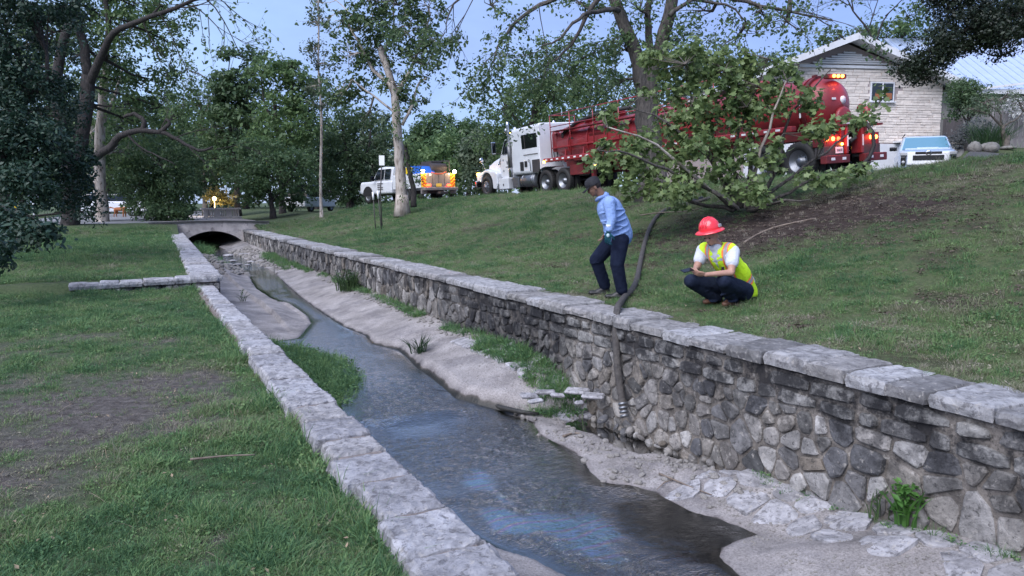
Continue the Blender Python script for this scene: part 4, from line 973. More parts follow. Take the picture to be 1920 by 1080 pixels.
def tree(name, label, group, base, trunk, limbs, lobes, leafm, barkm, lsize, per=26, crad=.45, seed=1, shape=SH_DIAMOND, dens=1.0, flat=.75, nbr=5, sprays=(), up=.5, fill=.72, trunk_n=10, cat='tree', bare_leaf=None):
    """trunk: ([(px,py)..], Y, r0, r1); limbs the same; lobes: (px, py, Y, rx_px, rz_px, clumps)"""
    rg = np.random.RandomState(seed); loc = Vector(base); root = tag(empty(name, loc), label, cat, group)
    tb = MB(); allp = []
    if trunk:
        pts = limb(tb, trunk[0], trunk[1], trunk[2], trunk[3], rg, trunk_n, .02+trunk[2]*.06); allp += pts
        # root flare
        p0 = pts[0]; tb.tube([p0+Vector((0, 0, -.35)), p0+Vector((0, 0, .05)), p0+Vector((0, 0, .5))], [trunk[2]*1.45, trunk[2]*1.2, trunk[2]*.98], trunk_n)
        attach(tb.build('trunk', barkm), root)
    lm = MB()
    for l in limbs:
        lb = MB(); allp += limb(lb, l[0], l[1], l[2], l[3], rg, 7, .03, l[4] if len(l) > 4 else None); attach(lb.build('branch', barkm), root)
    cen = []; rad = []
    for (px, py, Y, rx, rz, nc) in lobes:
        c = P(px, py, Y=Y); a = rx*Y/FPX; h = rz*Y/FPX; nc = max(3, int(nc*dens))
        d = rg.randn(nc, 3); d /= np.linalg.norm(d, axis=1)[:, None]; r = rg.rand(nc)**(1/3)*(1-.25*fill)+.25*fill
        pc = np.array(c)+d*r[:, None]*np.array([a, a*.9, h]); cen.append(pc); rad.append(crad*rg.uniform(.55, 1.35, nc))
        if allp:
            q = min(allp, key=lambda p: (p-c).length); mid = (q+c)/2+Vector(rg.uniform(-.2, .2, 3))*a
            r0 = .022*(a+h)*.5+.02; lm.tube([q, mid, c], [r0*1.5, r0, r0*.6], 5, False)
            for i in rg.choice(nc, min(nbr*2, nc), False):
                e = Vector(pc[i]); lm.tube([c if rg.rand() < .6 else mid, (c+e)/2+Vector(rg.uniform(-.12, .12, 3))*a, e], [r0*.55, r0*.35, r0*.12], 4, False)
    tips = []
    for (px, py, Y, ang, L, r, lev) in sprays:
        spray(lm, P(px, py, Y=Y), Vector((math.cos(ang), rg.uniform(-.3, .3), math.sin(ang))), L, r, lev, rg, tips)
    if lm.v:
        o = attach(lm.build('twigs', barkm), root); o['kind'] = 'stuff'
    if cen:
        cen = np.concatenate(cen); rad = np.concatenate(rad)
        attach(link('crown', leaf_cloud('crown', cen, rad, per, lsize, leafm, rg, shape, flat, up)), root)
    if tips:
        tp = np.array([t[0] for t in tips]); attach(link('sparse_leaves', leaf_cloud('sparse_leaves', tp, np.full(len(tp), .10+crad*.15), bare_leaf or 4, lsize, leafm, rg, shape, 1, .2)), root)
    return root
def gbase(px, Y):
    p = P(px, 400, Y=Y); return (p.x, Y, Hxy(p.x, Y))

# far woodland behind everything: each tree its own
far_specs = []
rgf = np.random.RandomState(77)
kinds = ['leaf_dark', 'leaf_mid', 'leaf_dark', 'leaf_grey', 'leaf_mid']
words = {'leaf_dark': 'deep green', 'leaf_mid': 'mid green', 'leaf_grey': 'grey green'}
FAR_LABELS = ['far deep green tree beyond the left lawn at its outer end', 'far mid green tree directly behind the live oak', 'deep green tree far behind the big forked tree', 'grey-green ragged tree far behind the mottled sycamore', 'deep green far tree behind the low tree at the bridge', 'mid green far tree rising left of the bridge lamp', 'deep green far tree just above the balustrade', 'grey-green far tree behind the round-crowned one', 'mid green far tree behind the airy tufted one', 'deep green far tree behind the slim sapling', 'mid green far tree behind the leafy mid-height one', 'grey-green far tree behind the split-trunked sycamore', 'mid green far tree above the service truck lamps', 'mid green far tree above the service truck compressor', 'grey-green far tree just left of the tractor mirror', 'mid green far tree behind the tractor sleeper', 'deep green far tree behind the front of the red tank', 'mid green far tree behind the big forked tree on the bank', 'grey-green far tree behind the middle of the tank', 'deep green far tree behind the rear of the tank', 'mid green far tree behind the left slope of the house roof', 'deep green far tree behind the right slope of the house roof', "mid green far tree above the neighbour's metal roof", 'deep green far tree behind the juniper trunk', 'mid green far tree beyond the end of the board fence', 'mid green far tree at the far left behind the street sign']
for i, (px, Y, top, wd, kd) in enumerate([(-60, 66, 40, 95, 0), (40, 60, 90, 80, 1), (120, 70, 60, 80, 0), (200, 62, 120, 75, 3), (265, 74, 150, 70, 0), (330, 66, 175, 65, 1), (398, 78, 200, 60, 0),
        (462, 70, 215, 55, 2), (530, 76, 190, 60, 1), (595, 68, 210, 55, 0), (655, 72, 180, 60, 1), (705, 66, 215, 48, 3), (775, 72, 262, 45, 1), (845, 68, 250, 55, 1), (905, 64, 240, 45, 3),
        (1010, 60, 120, 85, 1), (1110, 64, 130, 80, 0), (1210, 60, 140, 80, 1), (1310, 66, 120, 80, 3), (1410, 60, 110, 80, 0), (1500, 56, 80, 70, 1), (1740, 58, 60, 85, 0), (1850, 60, 50, 80, 1), (1960, 58, 60, 80, 0), (2060, 60, 40, 85, 1), (-170, 64, 60, 90, 1)]):
    b = gbase(px, Y); bot = 378-(b[2]+1.6-EYE)*FPX/Y; hgt = bot-top
    lobes = [(px+rgf.uniform(-.2, .2)*wd, top+hgt*.30, Y, wd*.62, hgt*.30, 30), (px-wd*.4, top+hgt*.52, Y-1, wd*.5, hgt*.24, 24), (px+wd*.42, top+hgt*.50, Y, wd*.5, hgt*.26, 24), (px, top+hgt*.75, Y-1.5, wd*.75, hgt*.28, 34)]
    kn = kinds[kd]
    tree('tree', FAR_LABELS[i], 'trees of the wood behind',
         b, ([(px, 378-(b[2]-EYE)*FPX/Y), (px+4, bot-hgt*.3), (px, top+hgt*.4)], Y, .28, .12), [], lobes, M[kn], M['bark_dark'], .34, 34, 1.0, 100+i, nbr=2, flat=.8, trunk_n=6)

rgw = np.random.RandomState(12); nw = 2600; tw = rgw.uniform(-1.0, 1.0, nw); rw_ = rgw.uniform(78, 98, nw)
cw = np.stack([np.sin(tw)*rw_*1.1, np.cos(tw)*rw_*.9+8, 0*tw], -1); hw_ = 8.5+3.5*fbm(tw*12, tw*0, 1, 3, 5); cw[:, 2] = .3+rgw.rand(nw)**.8*hw_
tag(link('woodland', leaf_cloud('woodland', cw, rgw.uniform(.9, 1.8, nw), 24, .55, M['leaf_dark'], rgw)), 'dark mass of far woodland closing the view under the tree crowns', kind='stuff')
# dark dome-shaped trees on the skyline
for i, (px, py, rx, rz) in enumerate([(822, 238, 40, 24), (878, 248, 30, 20), (790, 262, 26, 24)]):
    tree('tree', ['tall dark dome-crowned tree on the skyline in the gap of sky', 'smaller dark dome-crowned tree just right of the tallest on the skyline', 'low dark round tree on the skyline by the pale trunk'][i], 'dark dome trees on the skyline',
         gbase(px, 84), ([(px, 372), (px+2, 300), (px, py)], 84, .3, .15), [], [(px, py, 84, rx, rz, 46), (px-rx*.4, py+18, 84, rx*.9, rz*.8, 30), (px+rx*.3, py+32, 84, rx*1.1, rz, 30)], M['leaf_dark'], M['bark_dark'], .36, 40, 1.0, 150+i, nbr=2)

# trees between the bridge and the trucks
tree('tree', 'round-crowned dark tree with thin visible stems beyond the bridge', None, gbase(440, 50), ([(446, 395), (444, 330), (436, 270), (428, 220)], 50, .20, .1),
     [([(444, 320), (462, 260), (470, 215)], 50, .12, .05), ([(444, 290), (420, 250), (412, 200)], 50, .1, .04)],
     [(430, 160, 50, 40, 28, 56), (450, 230, 50, 60, 44, 80), (400, 300, 50, 44, 40, 40), (465, 178, 50, 40, 26, 42), (418, 205, 50, 36, 22, 26), (470, 110, 51, 26, 20, 16), (432, 105, 50, 16, 14, 8)], M['leaf_dark'], M['bark_dark'], .26, 34, .62, 21, flat=.55)
tree('tree', 'taller airy tree with pale green tufts beside the round-crowned one', None, gbase(525, 47), ([(530, 400), (526, 330), (520, 250), (512, 180)], 47, .2, .08),
     [([(524, 290), (545, 230), (548, 170)], 47, .1, .04), ([(520, 240), (495, 190), (490, 140)], 47, .09, .03)],
     [(505, 135, 47, 40, 34, 44), (548, 150, 47, 40, 38, 46), (580, 190, 47, 36, 44, 40), (525, 205, 47, 50, 40, 44), (560, 240, 46, 40, 50, 44), (500, 270, 46, 46, 45, 46)], M['leaf_mid'], M['bark_dark'], .24, 30, .6, 22, flat=.6)
tree('tree', 'bushy dark tree leaning over the grass by the bridge end', None, gbase(505, 41), ([(512, 408), (508, 370), (498, 320)], 41, .16, .08), [([(508, 380), (540, 340), (560, 300)], 41, .09, .03)],
     [(470, 345, 41, 44, 40, 60), (515, 330, 41, 50, 46, 66), (560, 320, 42, 40, 44, 50), (490, 290, 42, 45, 35, 44), (450, 300, 43, 40, 40, 44), (545, 372, 43, 35, 14, 24)], M['leaf_dark'], M['bark_dark'], .17, 36, .5, 23)
tree('tree', 'leafy mid-height tree right of the slim pale sapling', None, gbase(655, 50), ([(660, 392), (655, 340), (650, 280)], 50, .18, .08), [([(655, 330), (690, 280), (695, 230)], 50, .12, .03)],
     [(640, 240, 50, 42, 44, 46), (690, 260, 50, 40, 46, 46), (650, 320, 50, 50, 36, 60), (705, 330, 50, 30, 34, 34), (610, 290, 50, 36, 40, 40), (625, 360, 50, 44, 18, 36), (685, 365, 50, 34, 16, 26)], M['leaf_dark'], M['bark_dark'], .18, 34, .5, 24)
tree('tree', 'dense low tree overhanging the left end of the bridge', None, gbase(300, 39), ([(300, 420), (296, 380), (300, 330)], 39, .2, .1), [([(298, 380), (270, 340), (250, 310)], 39, .1, .04)],
     [(300, 300, 39, 62, 50, 90), (255, 350, 38, 50, 40, 64), (335, 345, 38.5, 46, 46, 70), (300, 390, 38, 60, 26, 60), (225, 300, 40, 45, 45, 50), (350, 290, 41, 40, 36, 40), (375, 330, 42, 26, 30, 24), (340, 405, 37.5, 26, 16, 22)], M['leaf_dark'], M['bark_dark'], .15, 40, .5, 25)
tree('tree', 'feathery grey-green tree with a thin crown above the bridge', None, gbase(375, 52), ([(385, 395), (382, 300), (376, 200)], 52, .18, .06), [([(382, 280), (400, 220), (404, 160)], 52, .08, .02)],
     [(372, 235, 52, 36, 46, 20), (340, 200, 52, 40, 46, 36), (392, 185, 52, 34, 40, 26), (400, 250, 51, 36, 40, 34), (350, 130, 52, 30, 30, 12), (365, 290, 50, 40, 36, 36)], M['leaf_mid'], M['twig'], .2, 24, .6, 26, sprays=[(380, 230, 52, 1.2+.3*j, 2.4, .05, 2) for j in range(4)])
b = gbase(422, 50); tree('flowering_shrub', 'shrub with lamplight coloured into its golden leaves behind the bridge balustrade', None, b, None, [], [(405, 365, 50, 18, 12, 14), (432, 376, 50, 22, 9, 14), (392, 372, 50, 10, 8, 6)], M['leaf_lamplit'], M['twig'], .22, 24, .5, 27, cat='shrub')
bl_ = bpy.data.lights.new('porch_lamp', 'POINT'); bl_.energy = 40; bl_.color = (1, .78, .4); bl_.shadow_soft_size = .2
lo = bpy.data.objects.new('porch_lamp_light', bl_); C.objects.link(lo); lo.location = P(402, 378, Y=48.6)
lampf = tag(MB().lathe([(.02, -1.2), (.02, 0), (.10, .02), (.14, .16), (.05, .26)], (0, 0, 0), 'z', 10).build('garden_lamp', mat('warm_lamp', (.9, .7, .4), .5, emit=(1, .75, .35), estr=3), None, P(402, 376, Y=48.9)), 'small glowing garden lamp standing in the golden shrub', 'lamp')
# left: the big forked tree, the pale sycamore and the low bush
tree('sycamore_tree', 'big grey forked tree on the left lawn with an arching bare limb', None, P(130, 441, Y=32), ([(130, 441), (133, 390), (146, 300), (158, 225), (166, 140)], 32, .42, .27),
     [([(166, 145), (158, 90), (146, 40), (140, -10), (128, -70)], 32, .22, .12), ([(166, 160), (188, 110), (214, 62), (262, 40), (330, 14), (410, -20)], 32, .20, .05, [0, -.5, -1, -1.5, -2, -2]),
      ([(136, 360), (118, 260), (106, 170), (112, 110), (126, 50), (146, 0), (150, -60)], 31.5, .27, .14), ([(196, 110), (205, 50), (198, 0), (210, -60)], 32, .15, .08),
      ([(170, 300), (205, 278), (225, 256), (262, 246), (300, 248), (335, 262), (372, 282), (400, 275)], 31, .19, .04), ([(266, 246), (270, 226), (252, 214), (232, 218)], 31, .12, .06), ([(300, 248), (318, 232), (312, 224)], 31, .11, .05), ([(240, 252), (262, 275), (300, 295), (330, 310)], 31, .06, .015)],
     [(170, 40, 33, 60, 40, 40), (90, 60, 34, 60, 50, 60), (40, 120, 34, 60, 60, 50), (250, 10, 33, 60, 30, 34), (180, -90, 33, 110, 70, 80), (330, -60, 32, 80, 50, 50), (60, -60, 33, 100, 70, 60), (420, -90, 31, 80, 50, 36), (220, -210, 33, 120, 80, 60), (200, 110, 34, 50, 50, 36), (80, 180, 34, 60, 60, 44), (260, 230, 35, 60, 50, 40), (240, 60, 32, 44, 44, 36), (300, 70, 32, 40, 36, 28), (215, 150, 34, 40, 40, 24), (290, 150, 34, 46, 40, 36), (60, 150, 34, 50, 60, 30), (190, 30, 34, 70, 40, 40), (130, 110, 34, 50, 50, 34), (300, 200, 34, 50, 40, 30), (320, 40, 33, 44, 34, 18), (330, 215, 32, 36, 22, 12), (240, 195, 33, 40, 26, 12), (10, 40, 34, 50, 50, 24), (310, 10, 31, 50, 20, 14)],
     M['leaf_mid'], M['bark_dark'], .15, 26, .5, 31, shape=SH_OVAL, sprays=[(330, 14, 30, .05, 2.0, .035, 2), (350, 8, 30, -.5, 2.2, .035, 2), (380, -8, 30, -.7, 2.4, .035, 3), (300, 26, 30, -.9, 2.0, .03, 2), (268, 40, 31, -1.0, 1.8, .03, 2), (320, 18, 30, .5, 1.6, .03, 2), (400, -10, 30, -.3, 1.8, .03, 2),
      (330, 258, 31, .6, 1.5, .03, 2), (370, 280, 31, .2, 1.6, .03, 2), (350, 270, 31, -.6, 1.2, .03, 2), (300, 250, 31, 1.2, 1.2, .03, 2), (262, 280, 31, -.5, 1.2, .02, 1)], bare_leaf=2)
tree('sycamore_tree', 'mottled pale-barked sycamore trunk right of the forked tree', None, P(191, 431, Y=37), ([(192, 431), (188, 360), (186, 290), (190, 220), (196, 160), (200, 90)], 37, .36, .16),
     [([(190, 230), (215, 180), (230, 130)], 37, .12, .05)], [(215, 120, 38, 46, 40, 22), (240, 210, 38, 46, 36, 24), (230, 285, 38, 50, 36, 40), (160, 330, 38, 40, 30, 26), (170, 250, 38, 36, 36, 14)], M['leaf_mid'], M['bark_pale'], .17, 26, .5, 32)
tree('live_oak', 'dark live oak filling the edge of the lawn with drooping leaves', None, P(8, 452, Y=20), ([(12, 452), (8, 380), (-10, 260), (-40, 120)], 20, .26, .18),
     [([(-5, 290), (40, 200), (90, 150)], 18, .14, .04), ([(0, 330), (50, 330), (100, 360)], 17, .1, .03), ([(5, 390), (40, 400), (85, 425)], 14, .06, .015)],
     [(-10, 60, 18, 90, 70, 90), (50, 160, 18, 70, 70, 90), (60, 10, 18, 90, 40, 60), (120, 200, 20, 50, 50, 26), (-20, 260, 17, 80, 80, 100), (60, 270, 17, 66, 50, 70), (45, 350, 16, 56, 46, 60), (120, 300, 18, 56, 50, 46), (130, 370, 19, 46, 34, 26), (10, 420, 13, 46, 30, 28), (70, 440, 12, 44, 16, 16), (-30, 470, 11, 40, 24, 16), (100, 60, 20, 60, 50, 22), (165, 395, 21, 20, 20, 7)],
     M['leaf_oak'], M['bark_dark'], .085, 50, .34, 33, shape=SH_OVAL, fill=.6)
# slim sapling
tree('sapling', 'tall slim pale sapling with a narrow sparse crown on the bank', None, P(603, 413, Y=37), ([(603, 413), (601, 330), (602, 220), (597, 120), (597, 20), (594, -20)], 37, .085, .025),
     [], [(598, 40, 37, 20, 30, 12), (592, 95, 37, 22, 30, 14), (608, 120, 37, 18, 26, 10), (596, 160, 37, 24, 24, 12), (606, 200, 37, 22, 20, 9), (596, 5, 37, 14, 20, 6)], M['leaf_grey'], M['bark_pale'], .15, 22, .36, 35, nbr=6)
# pale trunk with broken top
t7 = tree('sycamore_tree', 'pale split-trunked sycamore with a broken top beside the service truck', None, P(757, 389, Y=30), ([(754, 389), (753, 345), (750, 300), (745, 240), (741, 190), (734, 152)], 30, .25, .14),
     [([(736, 160), (720, 110), (712, 88)], 30, .15, .12), ([(738, 165), (700, 130), (672, 80), (640, 20)], 30, .10, .03), ([(742, 185), (770, 130), (790, 80), (806, 30)], 30, .09, .03), ([(718, 100), (735, 60), (740, 0)], 30, .06, .02), ([(754, 235), (772, 200), (783, 160), (800, 145)], 30, .07, .03), ([(745, 215), (700, 180), (660, 150)], 30, .06, .02)],
     [(690, 45, 30, 44, 38, 40), (765, 60, 30, 48, 48, 48), (720, 100, 30.5, 50, 38, 46), (700, 0, 30, 50, 30, 30), (690, -70, 30, 70, 50, 44), (780, -80, 30, 60, 50, 40), (740, -150, 30, 60, 50, 36), (800, 10, 30, 40, 30, 20), (640, 170, 31, 40, 34, 22), (770, 190, 30.5, 30, 22, 12), (790, 120, 30, 36, 34, 22), (735, 5, 30, 60, 26, 20), (655, 100, 30, 34, 34, 17), (680, 170, 31, 40, 24, 16), (640, 40, 30, 26, 30, 10), (745, 160, 30, 34, 24, 20), (815, 80, 30, 22, 24, 7), (690, 215, 32, 34, 24, 10)],
     M['leaf_fresh'], M['bark_pale'], .14, 26, .36, 36, shape=SH_OVAL, sprays=[(700, 40, 30, 1.8, 1.6, .03, 2), (760, 30, 30, 1.4, 1.6, .03, 2), (660, 30, 30, 2.2, 1.6, .03, 2)])
mb = MB(); rgt = np.random.RandomState(5); limb(mb, [(776, 388), (774, 350), (766, 310), (760, 270)], 29.8, .13, .07, rgt, 8)
attach(mb.build('second_stem', M['bark_dark']), t7)
cc = np.array([P(774+rgt.uniform(-8, 12), y, Y=29.7) for y in range(262, 350, 5)]+[P(745+rgt.uniform(-12, 12), y, Y=29.6) for y in range(195, 262, 6)]+[P(752+rgt.uniform(-8, 8), 372, Y=29.5)])
attach(link('vine', leaf_cloud('vine', cc, np.full(len(cc), .24), 26, .10, M['leaf_mid'], rgt)), t7)
# trees behind the tractor unit
tree('tree', 'broad leafy tree rising behind the white tractor cab', None, gbase(980, 46), ([(985, 350), (985, 290), (1000, 220), (1010, 160)], 46, .26, .12), [([(990, 250), (950, 200), (930, 160)], 46, .12, .05), ([(1000, 220), (1060, 150), (1090, 110)], 46, .14, .05)],
     [(945, 215, 46, 42, 40, 40), (985, 150, 46, 56, 50, 56), (1050, 110, 46, 60, 44, 56), (1040, 185, 45, 70, 44, 66), (1110, 160, 46, 60, 50, 60), (925, 270, 46, 34, 30, 30), (960, 300, 47, 60, 30, 30), (1120, 80, 47, 50, 36, 26)], M['leaf_mid'], M['bark_dark'], .2, 30, .6, 41)
tree('tree', 'soft grey-green tree behind the red tank', None, gbase(1310, 44), ([(1300, 340), (1300, 260), (1310, 180)], 44, .24, .12), [([(1305, 230), (1370, 160), (1400, 120)], 44, .12, .04)],
     [(1270, 170, 44, 60, 40, 40), (1350, 150, 44, 60, 46, 42), (1420, 140, 44, 50, 40, 30), (1300, 100, 45, 60, 36, 26), (1400, 190, 44, 60, 34, 40), (1180, 190, 45, 60, 50, 44), (1480, 130, 45, 34, 24, 14)], M['leaf_grey'], M['bark_dark'], .2, 28, .6, 42)
tree('tree', 'round olive tree showing above the house ridge', None, gbase(1670, 44), ([(1660, 330), (1655, 200), (1640, 110)], 44, .26, .12), [([(1648, 140), (1600, 90), (1570, 60)], 44, .12, .04), ([(1645, 120), (1690, 70), (1710, 40)], 44, .12, .04), ([(1650, 130), (1630, 60), (1600, 20), (1580, -20)], 42, .09, .02), ([(1640, 90), (1655, 40), (1690, 0)], 42, .07, .02)],
     [(1660, 75, 44, 50, 34, 44), (1580, 75, 45, 56, 24, 24), (1710, 70, 44, 44, 36, 34), (1540, 95, 45, 40, 20, 14), (1700, 30, 44, 30, 22, 12)], M['leaf_mid'], M['bark_dark'], .2, 30, .55, 43, sprays=[(1600, 20, 42, 1.9, 2.2, .04, 3), (1590, 10, 42, 2.6, 2.2, .04, 3), (1630, 50, 42, 1.4, 2.0, .04, 3), (1660, 30, 42, .8, 2.0, .04, 2), (1560, 50, 43, 2.5, 2, .04, 3)], bare_leaf=1)
# the big forked tree on the bank
big = tree('pecan_tree', 'big rough-barked forked tree standing on the bank in front of the red tank', None, P(1222, 352, Y=19), ([(1224, 356), (1220, 290), (1214, 225), (1211, 180)], 19, .34, .27),
     [([(1213, 235), (1206, 170), (1190, 100), (1170, 45), (1150, -10), (1128, -70)], 19, .23, .12), ([(1214, 235), (1216, 175), (1234, 100), (1250, 40), (1262, -20), (1270, -80)], 19, .21, .14), ([(1214, 200), (1219, 90), (1214, 30), (1230, -40)], 19.4, .12, .07),
      ([(1160, 20), (1120, 20), (1085, 35), (1050, 70), (1015, 90)], 18, .07, .015, [0, -.5, -1, -1.2, -1.2]), ([(1150, -10), (1060, -8), (1010, 10), (960, 50), (935, 90), (925, 120)], 17, .08, .012), ([(1140, -30), (1100, 30), (1080, 70), (1045, 110), (1020, 125)], 17.5, .07, .012), ([(1262, -10), (1330, -10), (1400, 5), (1480, 20), (1560, 40)], 18, .09, .015), ([(1255, 30), (1300, 0), (1360, 10), (1400, 40)], 18, .06, .015),
      ([(1120, -60), (1000, -50), (900, -30), (850, 10), (835, 60)], 17, .07, .01)],
     [(1175, 90, 19, 44, 36, 30), (1260, 90, 19, 50, 44, 34), (1200, 20, 19, 60, 30, 30), (1320, 20, 18.5, 60, 30, 30), (1380, 70, 18.5, 50, 30, 18), (1480, 40, 18, 60, 24, 14), (1080, 0, 18, 60, 20, 14), (920, 10, 17, 50, 20, 8), (1150, -160, 19, 130, 90, 60), (1350, -150, 19, 130, 90, 60), (1250, -330, 19, 150, 100, 60), (1480, -80, 18.5, 100, 60, 36), (1040, -110, 18, 90, 50, 24), (900, -90, 17.5, 80, 40, 16), (1420, 25, 18, 60, 18, 10), (1120, 15, 18, 34, 16, 6), (1300, 120, 19, 50, 30, 14), (1150, 150, 19, 36, 30, 10)],
     M['leaf_fresh'], M['bark_grey'], .085, 20, .26, 51, shape=SH_OVAL, trunk_n=14,
     sprays=[(960, 50, 17, -1.9, 1.1, .016, 3), (935, 90, 17, -2.2, .9, .014, 2), (985, 25, 17, -2.4, 1.1, .016, 3), (1010, 10, 17, -1.3, 1.2, .016, 2), (1040, 0, 17, -2.8, 1.2, .016, 3), (1045, 105, 17.5, -2.2, 1.0, .014, 2), (1080, 70, 17.5, -2.4, 1.2, .016, 3), (1100, 30, 17.5, -1.9, 1.2, .016, 3), (1020, 90, 17, -2.7, .9, .014, 2),
      (900, -30, 17, -1.9, 1.4, .016, 3), (850, 10, 17, -1.7, 1.1, .014, 3), (835, 60, 17, -2.2, .9, .012, 2), (870, -10, 17, -2.6, 1.2, .014, 3), (920, 110, 17, -1.8, .8, .01, 2), (1400, 5, 18, .6, 1.2, .014, 2), (1480, 20, 18, .1, 1.2, .014, 2), (1450, 15, 18, -.7, 1.1, .014, 2), (1350, 0, 18, -1, 1.1, .014, 2), (1540, 36, 18, .1, 1.1, .012, 2), (1170, 110, 18.8, -2.4, 1.0, .016, 2), (1180, 60, 18.8, -2.8, 1.1, .016, 3)], bare_leaf=5, nbr=4)
# young sycamore clump in front of it
rgs = np.random.RandomState(8)
bushb = P(1392, 392, Y=14.3); bush = tag(empty('young_sycamore', bushb), 'many-stemmed young sycamore with big bright leaves on the mulched bank', 'tree')
sm = MB(); stems = [[(1385, 390), (1350, 330), (1320, 262), (1300, 190), (1285, 120)], [(1392, 390), (1376, 320), (1385, 240), (1420, 160), (1440, 110)], [(1400, 392), (1450, 330), (1470, 250), (1500, 190), (1560, 130)], [(1405, 395), (1470, 340), (1530, 300), (1590, 250), (1660, 180)],
    [(1380, 392), (1320, 350), (1250, 320), (1180, 290), (1120, 280)], [(1375, 395), (1300, 378), (1240, 360), (1190, 365)], [(1388, 390), (1330, 300), (1250, 230), (1180, 200)], [(1396, 390), (1420, 310), (1450, 210), (1475, 150)], [(1400, 392), (1480, 360), (1560, 320), (1640, 300)], [(1398, 390), (1408, 300), (1400, 200), (1360, 130)], [(1385, 392), (1300, 330), (1230, 270), (1140, 240)], [(1402, 395), (1450, 380), (1520, 375)]]
for st_ in stems:
    dy = rgs.uniform(-1.3, .5); pts = smooth_path([P(a, b_, Y=14.3+dy*i/(len(st_)-1)) for i, (a, b_) in enumerate(st_)], 3); k = len(pts)
    pts = wiggle(pts, .03, rgs); sm_ = MB().tube(pts, [.045-.035*i/(k-1) for i in range(k)], 6); attach(sm_.build('stem', M['bark_grey'] if rgs.rand() < .6 else M['bark_pale']), bush)
lob = [(1180, 300, 14.2, 75, 45, 34), (1275, 250, 14.5, 60, 50, 30), (1340, 200, 14.3, 80, 50, 34), (1250, 165, 14.8, 46, 30, 12), (1300, 120, 14.6, 64, 40, 30), (1235, 110, 14.8, 40, 34, 12), (1370, 110, 14.5, 50, 34, 18), (1330, 165, 14.4, 70, 36, 22), (1440, 165, 14.3, 46, 34, 14), (1420, 200, 14.2, 60, 50, 24), (1340, 290, 13.8, 85, 50, 40), (1440, 300, 13.8, 55, 45, 16), (1500, 190, 14, 44, 36, 12), (1530, 246, 13.6, 44, 12, 9), (1590, 232, 13.5, 36, 10, 6),
       (1540, 335, 13.4, 50, 14, 8), (1410, 362, 13.3, 55, 16, 12), (1270, 355, 13.7, 60, 24, 17), (1185, 350, 13.9, 50, 20, 10), (1480, 130, 14.3, 40, 24, 8), (1140, 235, 14.6, 36, 30, 8), (1640, 200, 13.6, 24, 26, 3), (1120, 290, 14.2, 24, 24, 6), (1600, 320, 13.5, 30, 12, 4), (1390, 140, 14.6, 40, 26, 10)]
cen = []; bm_ = MB()
stp = [P(a, b_, Y=14.0) for st_ in stems for a, b_ in st_[1:]]
for (px, py, Y, rx, rz, nc) in lob:
    c = P(px, py, Y=Y); a = rx*Y/FPX; h = rz*Y/FPX; d = rgs.randn(nc, 3); d /= np.linalg.norm(d, axis=1)[:, None]; r = rgs.rand(nc)**.4
    pc = np.array(c)+d*r[:, None]*np.array([a, a*.7, h]); cen.append(pc)
    for e in pc[::2]:
        e = Vector(e); q = min(stp, key=lambda p: (p-e).length); bm_.tube([q, (q+e)/2+Vector(rgs.uniform(-.06, .06, 3)), e], [.010, .007, .003], 4, False)
cen = np.concatenate(cen); attach(bm_.build('twigs', M['twig']), bush)['kind'] = 'stuff'
o = attach(link('foliage', leaf_cloud('foliage', cen, rgs.uniform(.10, .26, len(cen)), 19, .105, M['leaf_syc'], rgs, SH_SYC, .9, .55, szv=.3)), bush); o['kind'] = 'stuff'
lm_ = []
for k in range(3):
    v = SH_SYC*np.array([1, 1, 1+k*.8]); lm_.append(np_mesh('leaf', v*.125, [list(range(10))], False, [M['leaf_syc']]))
fr = cen[np.argsort(cen[:, 1])]
for i in range(270):
    c = fr[rgs.randint(0, int(len(fr)*.6))]; p = Vector(c)+Vector(rgs.uniform(-.2, .2, 3))+Vector((0, -.12, 0))
    o = bpy.data.objects.new('leaf', lm_[i % 3]); C.objects.link(o); attach(o, bush); o.location = p; s_ = rgs.uniform(.7, 1.3); o.scale = (s_, s_, s_)
    o.rotation_euler = (rgs.uniform(-1.1, .6), rgs.uniform(-.7, .7), rgs.uniform(0, 6.3))
# dark juniper boughs reaching in from the right
tree('juniper_tree', 'dark juniper whose heavy boughs hang in front of the house corner', None, (13.5, 13.6, Hxy(13.5, 13.6)), ([(2330, 250), (2320, 100), (2280, -100)], 13.6, .24, .16),
     [([(2310, 50), (2150, 20), (2000, 10), (1900, 20), (1800, 60), (1720, 110), (1680, 140)], 12.5, .12, .012), ([(2150, 20), (2000, 50), (1900, 70), (1830, 90)], 12.3, .06, .01), ([(2100, -20), (1950, -30), (1850, -10), (1780, 20)], 12.6, .07, .015)],
     [(1890, 30, 12.4, 70, 34, 80), (1810, 60, 12.3, 56, 36, 70), (1750, 95, 12.2, 44, 30, 46), (1712, 130, 12.2, 30, 22, 20), (1800, 10, 12.5, 60, 24, 46), (1960, 30, 12.5, 70, 40, 70), (1870, 70, 12.1, 44, 20, 32), (2060, 20, 12.8, 80, 50, 70), (1740, 140, 12.1, 30, 12, 8), (1880, 104, 12.2, 30, 12, 5), (1770, -10, 12.6, 40, 18, 14)],
     M['leaf_yew'], M['bark_dark'], .045, 80, .2, 61, flat=.8, up=.1)
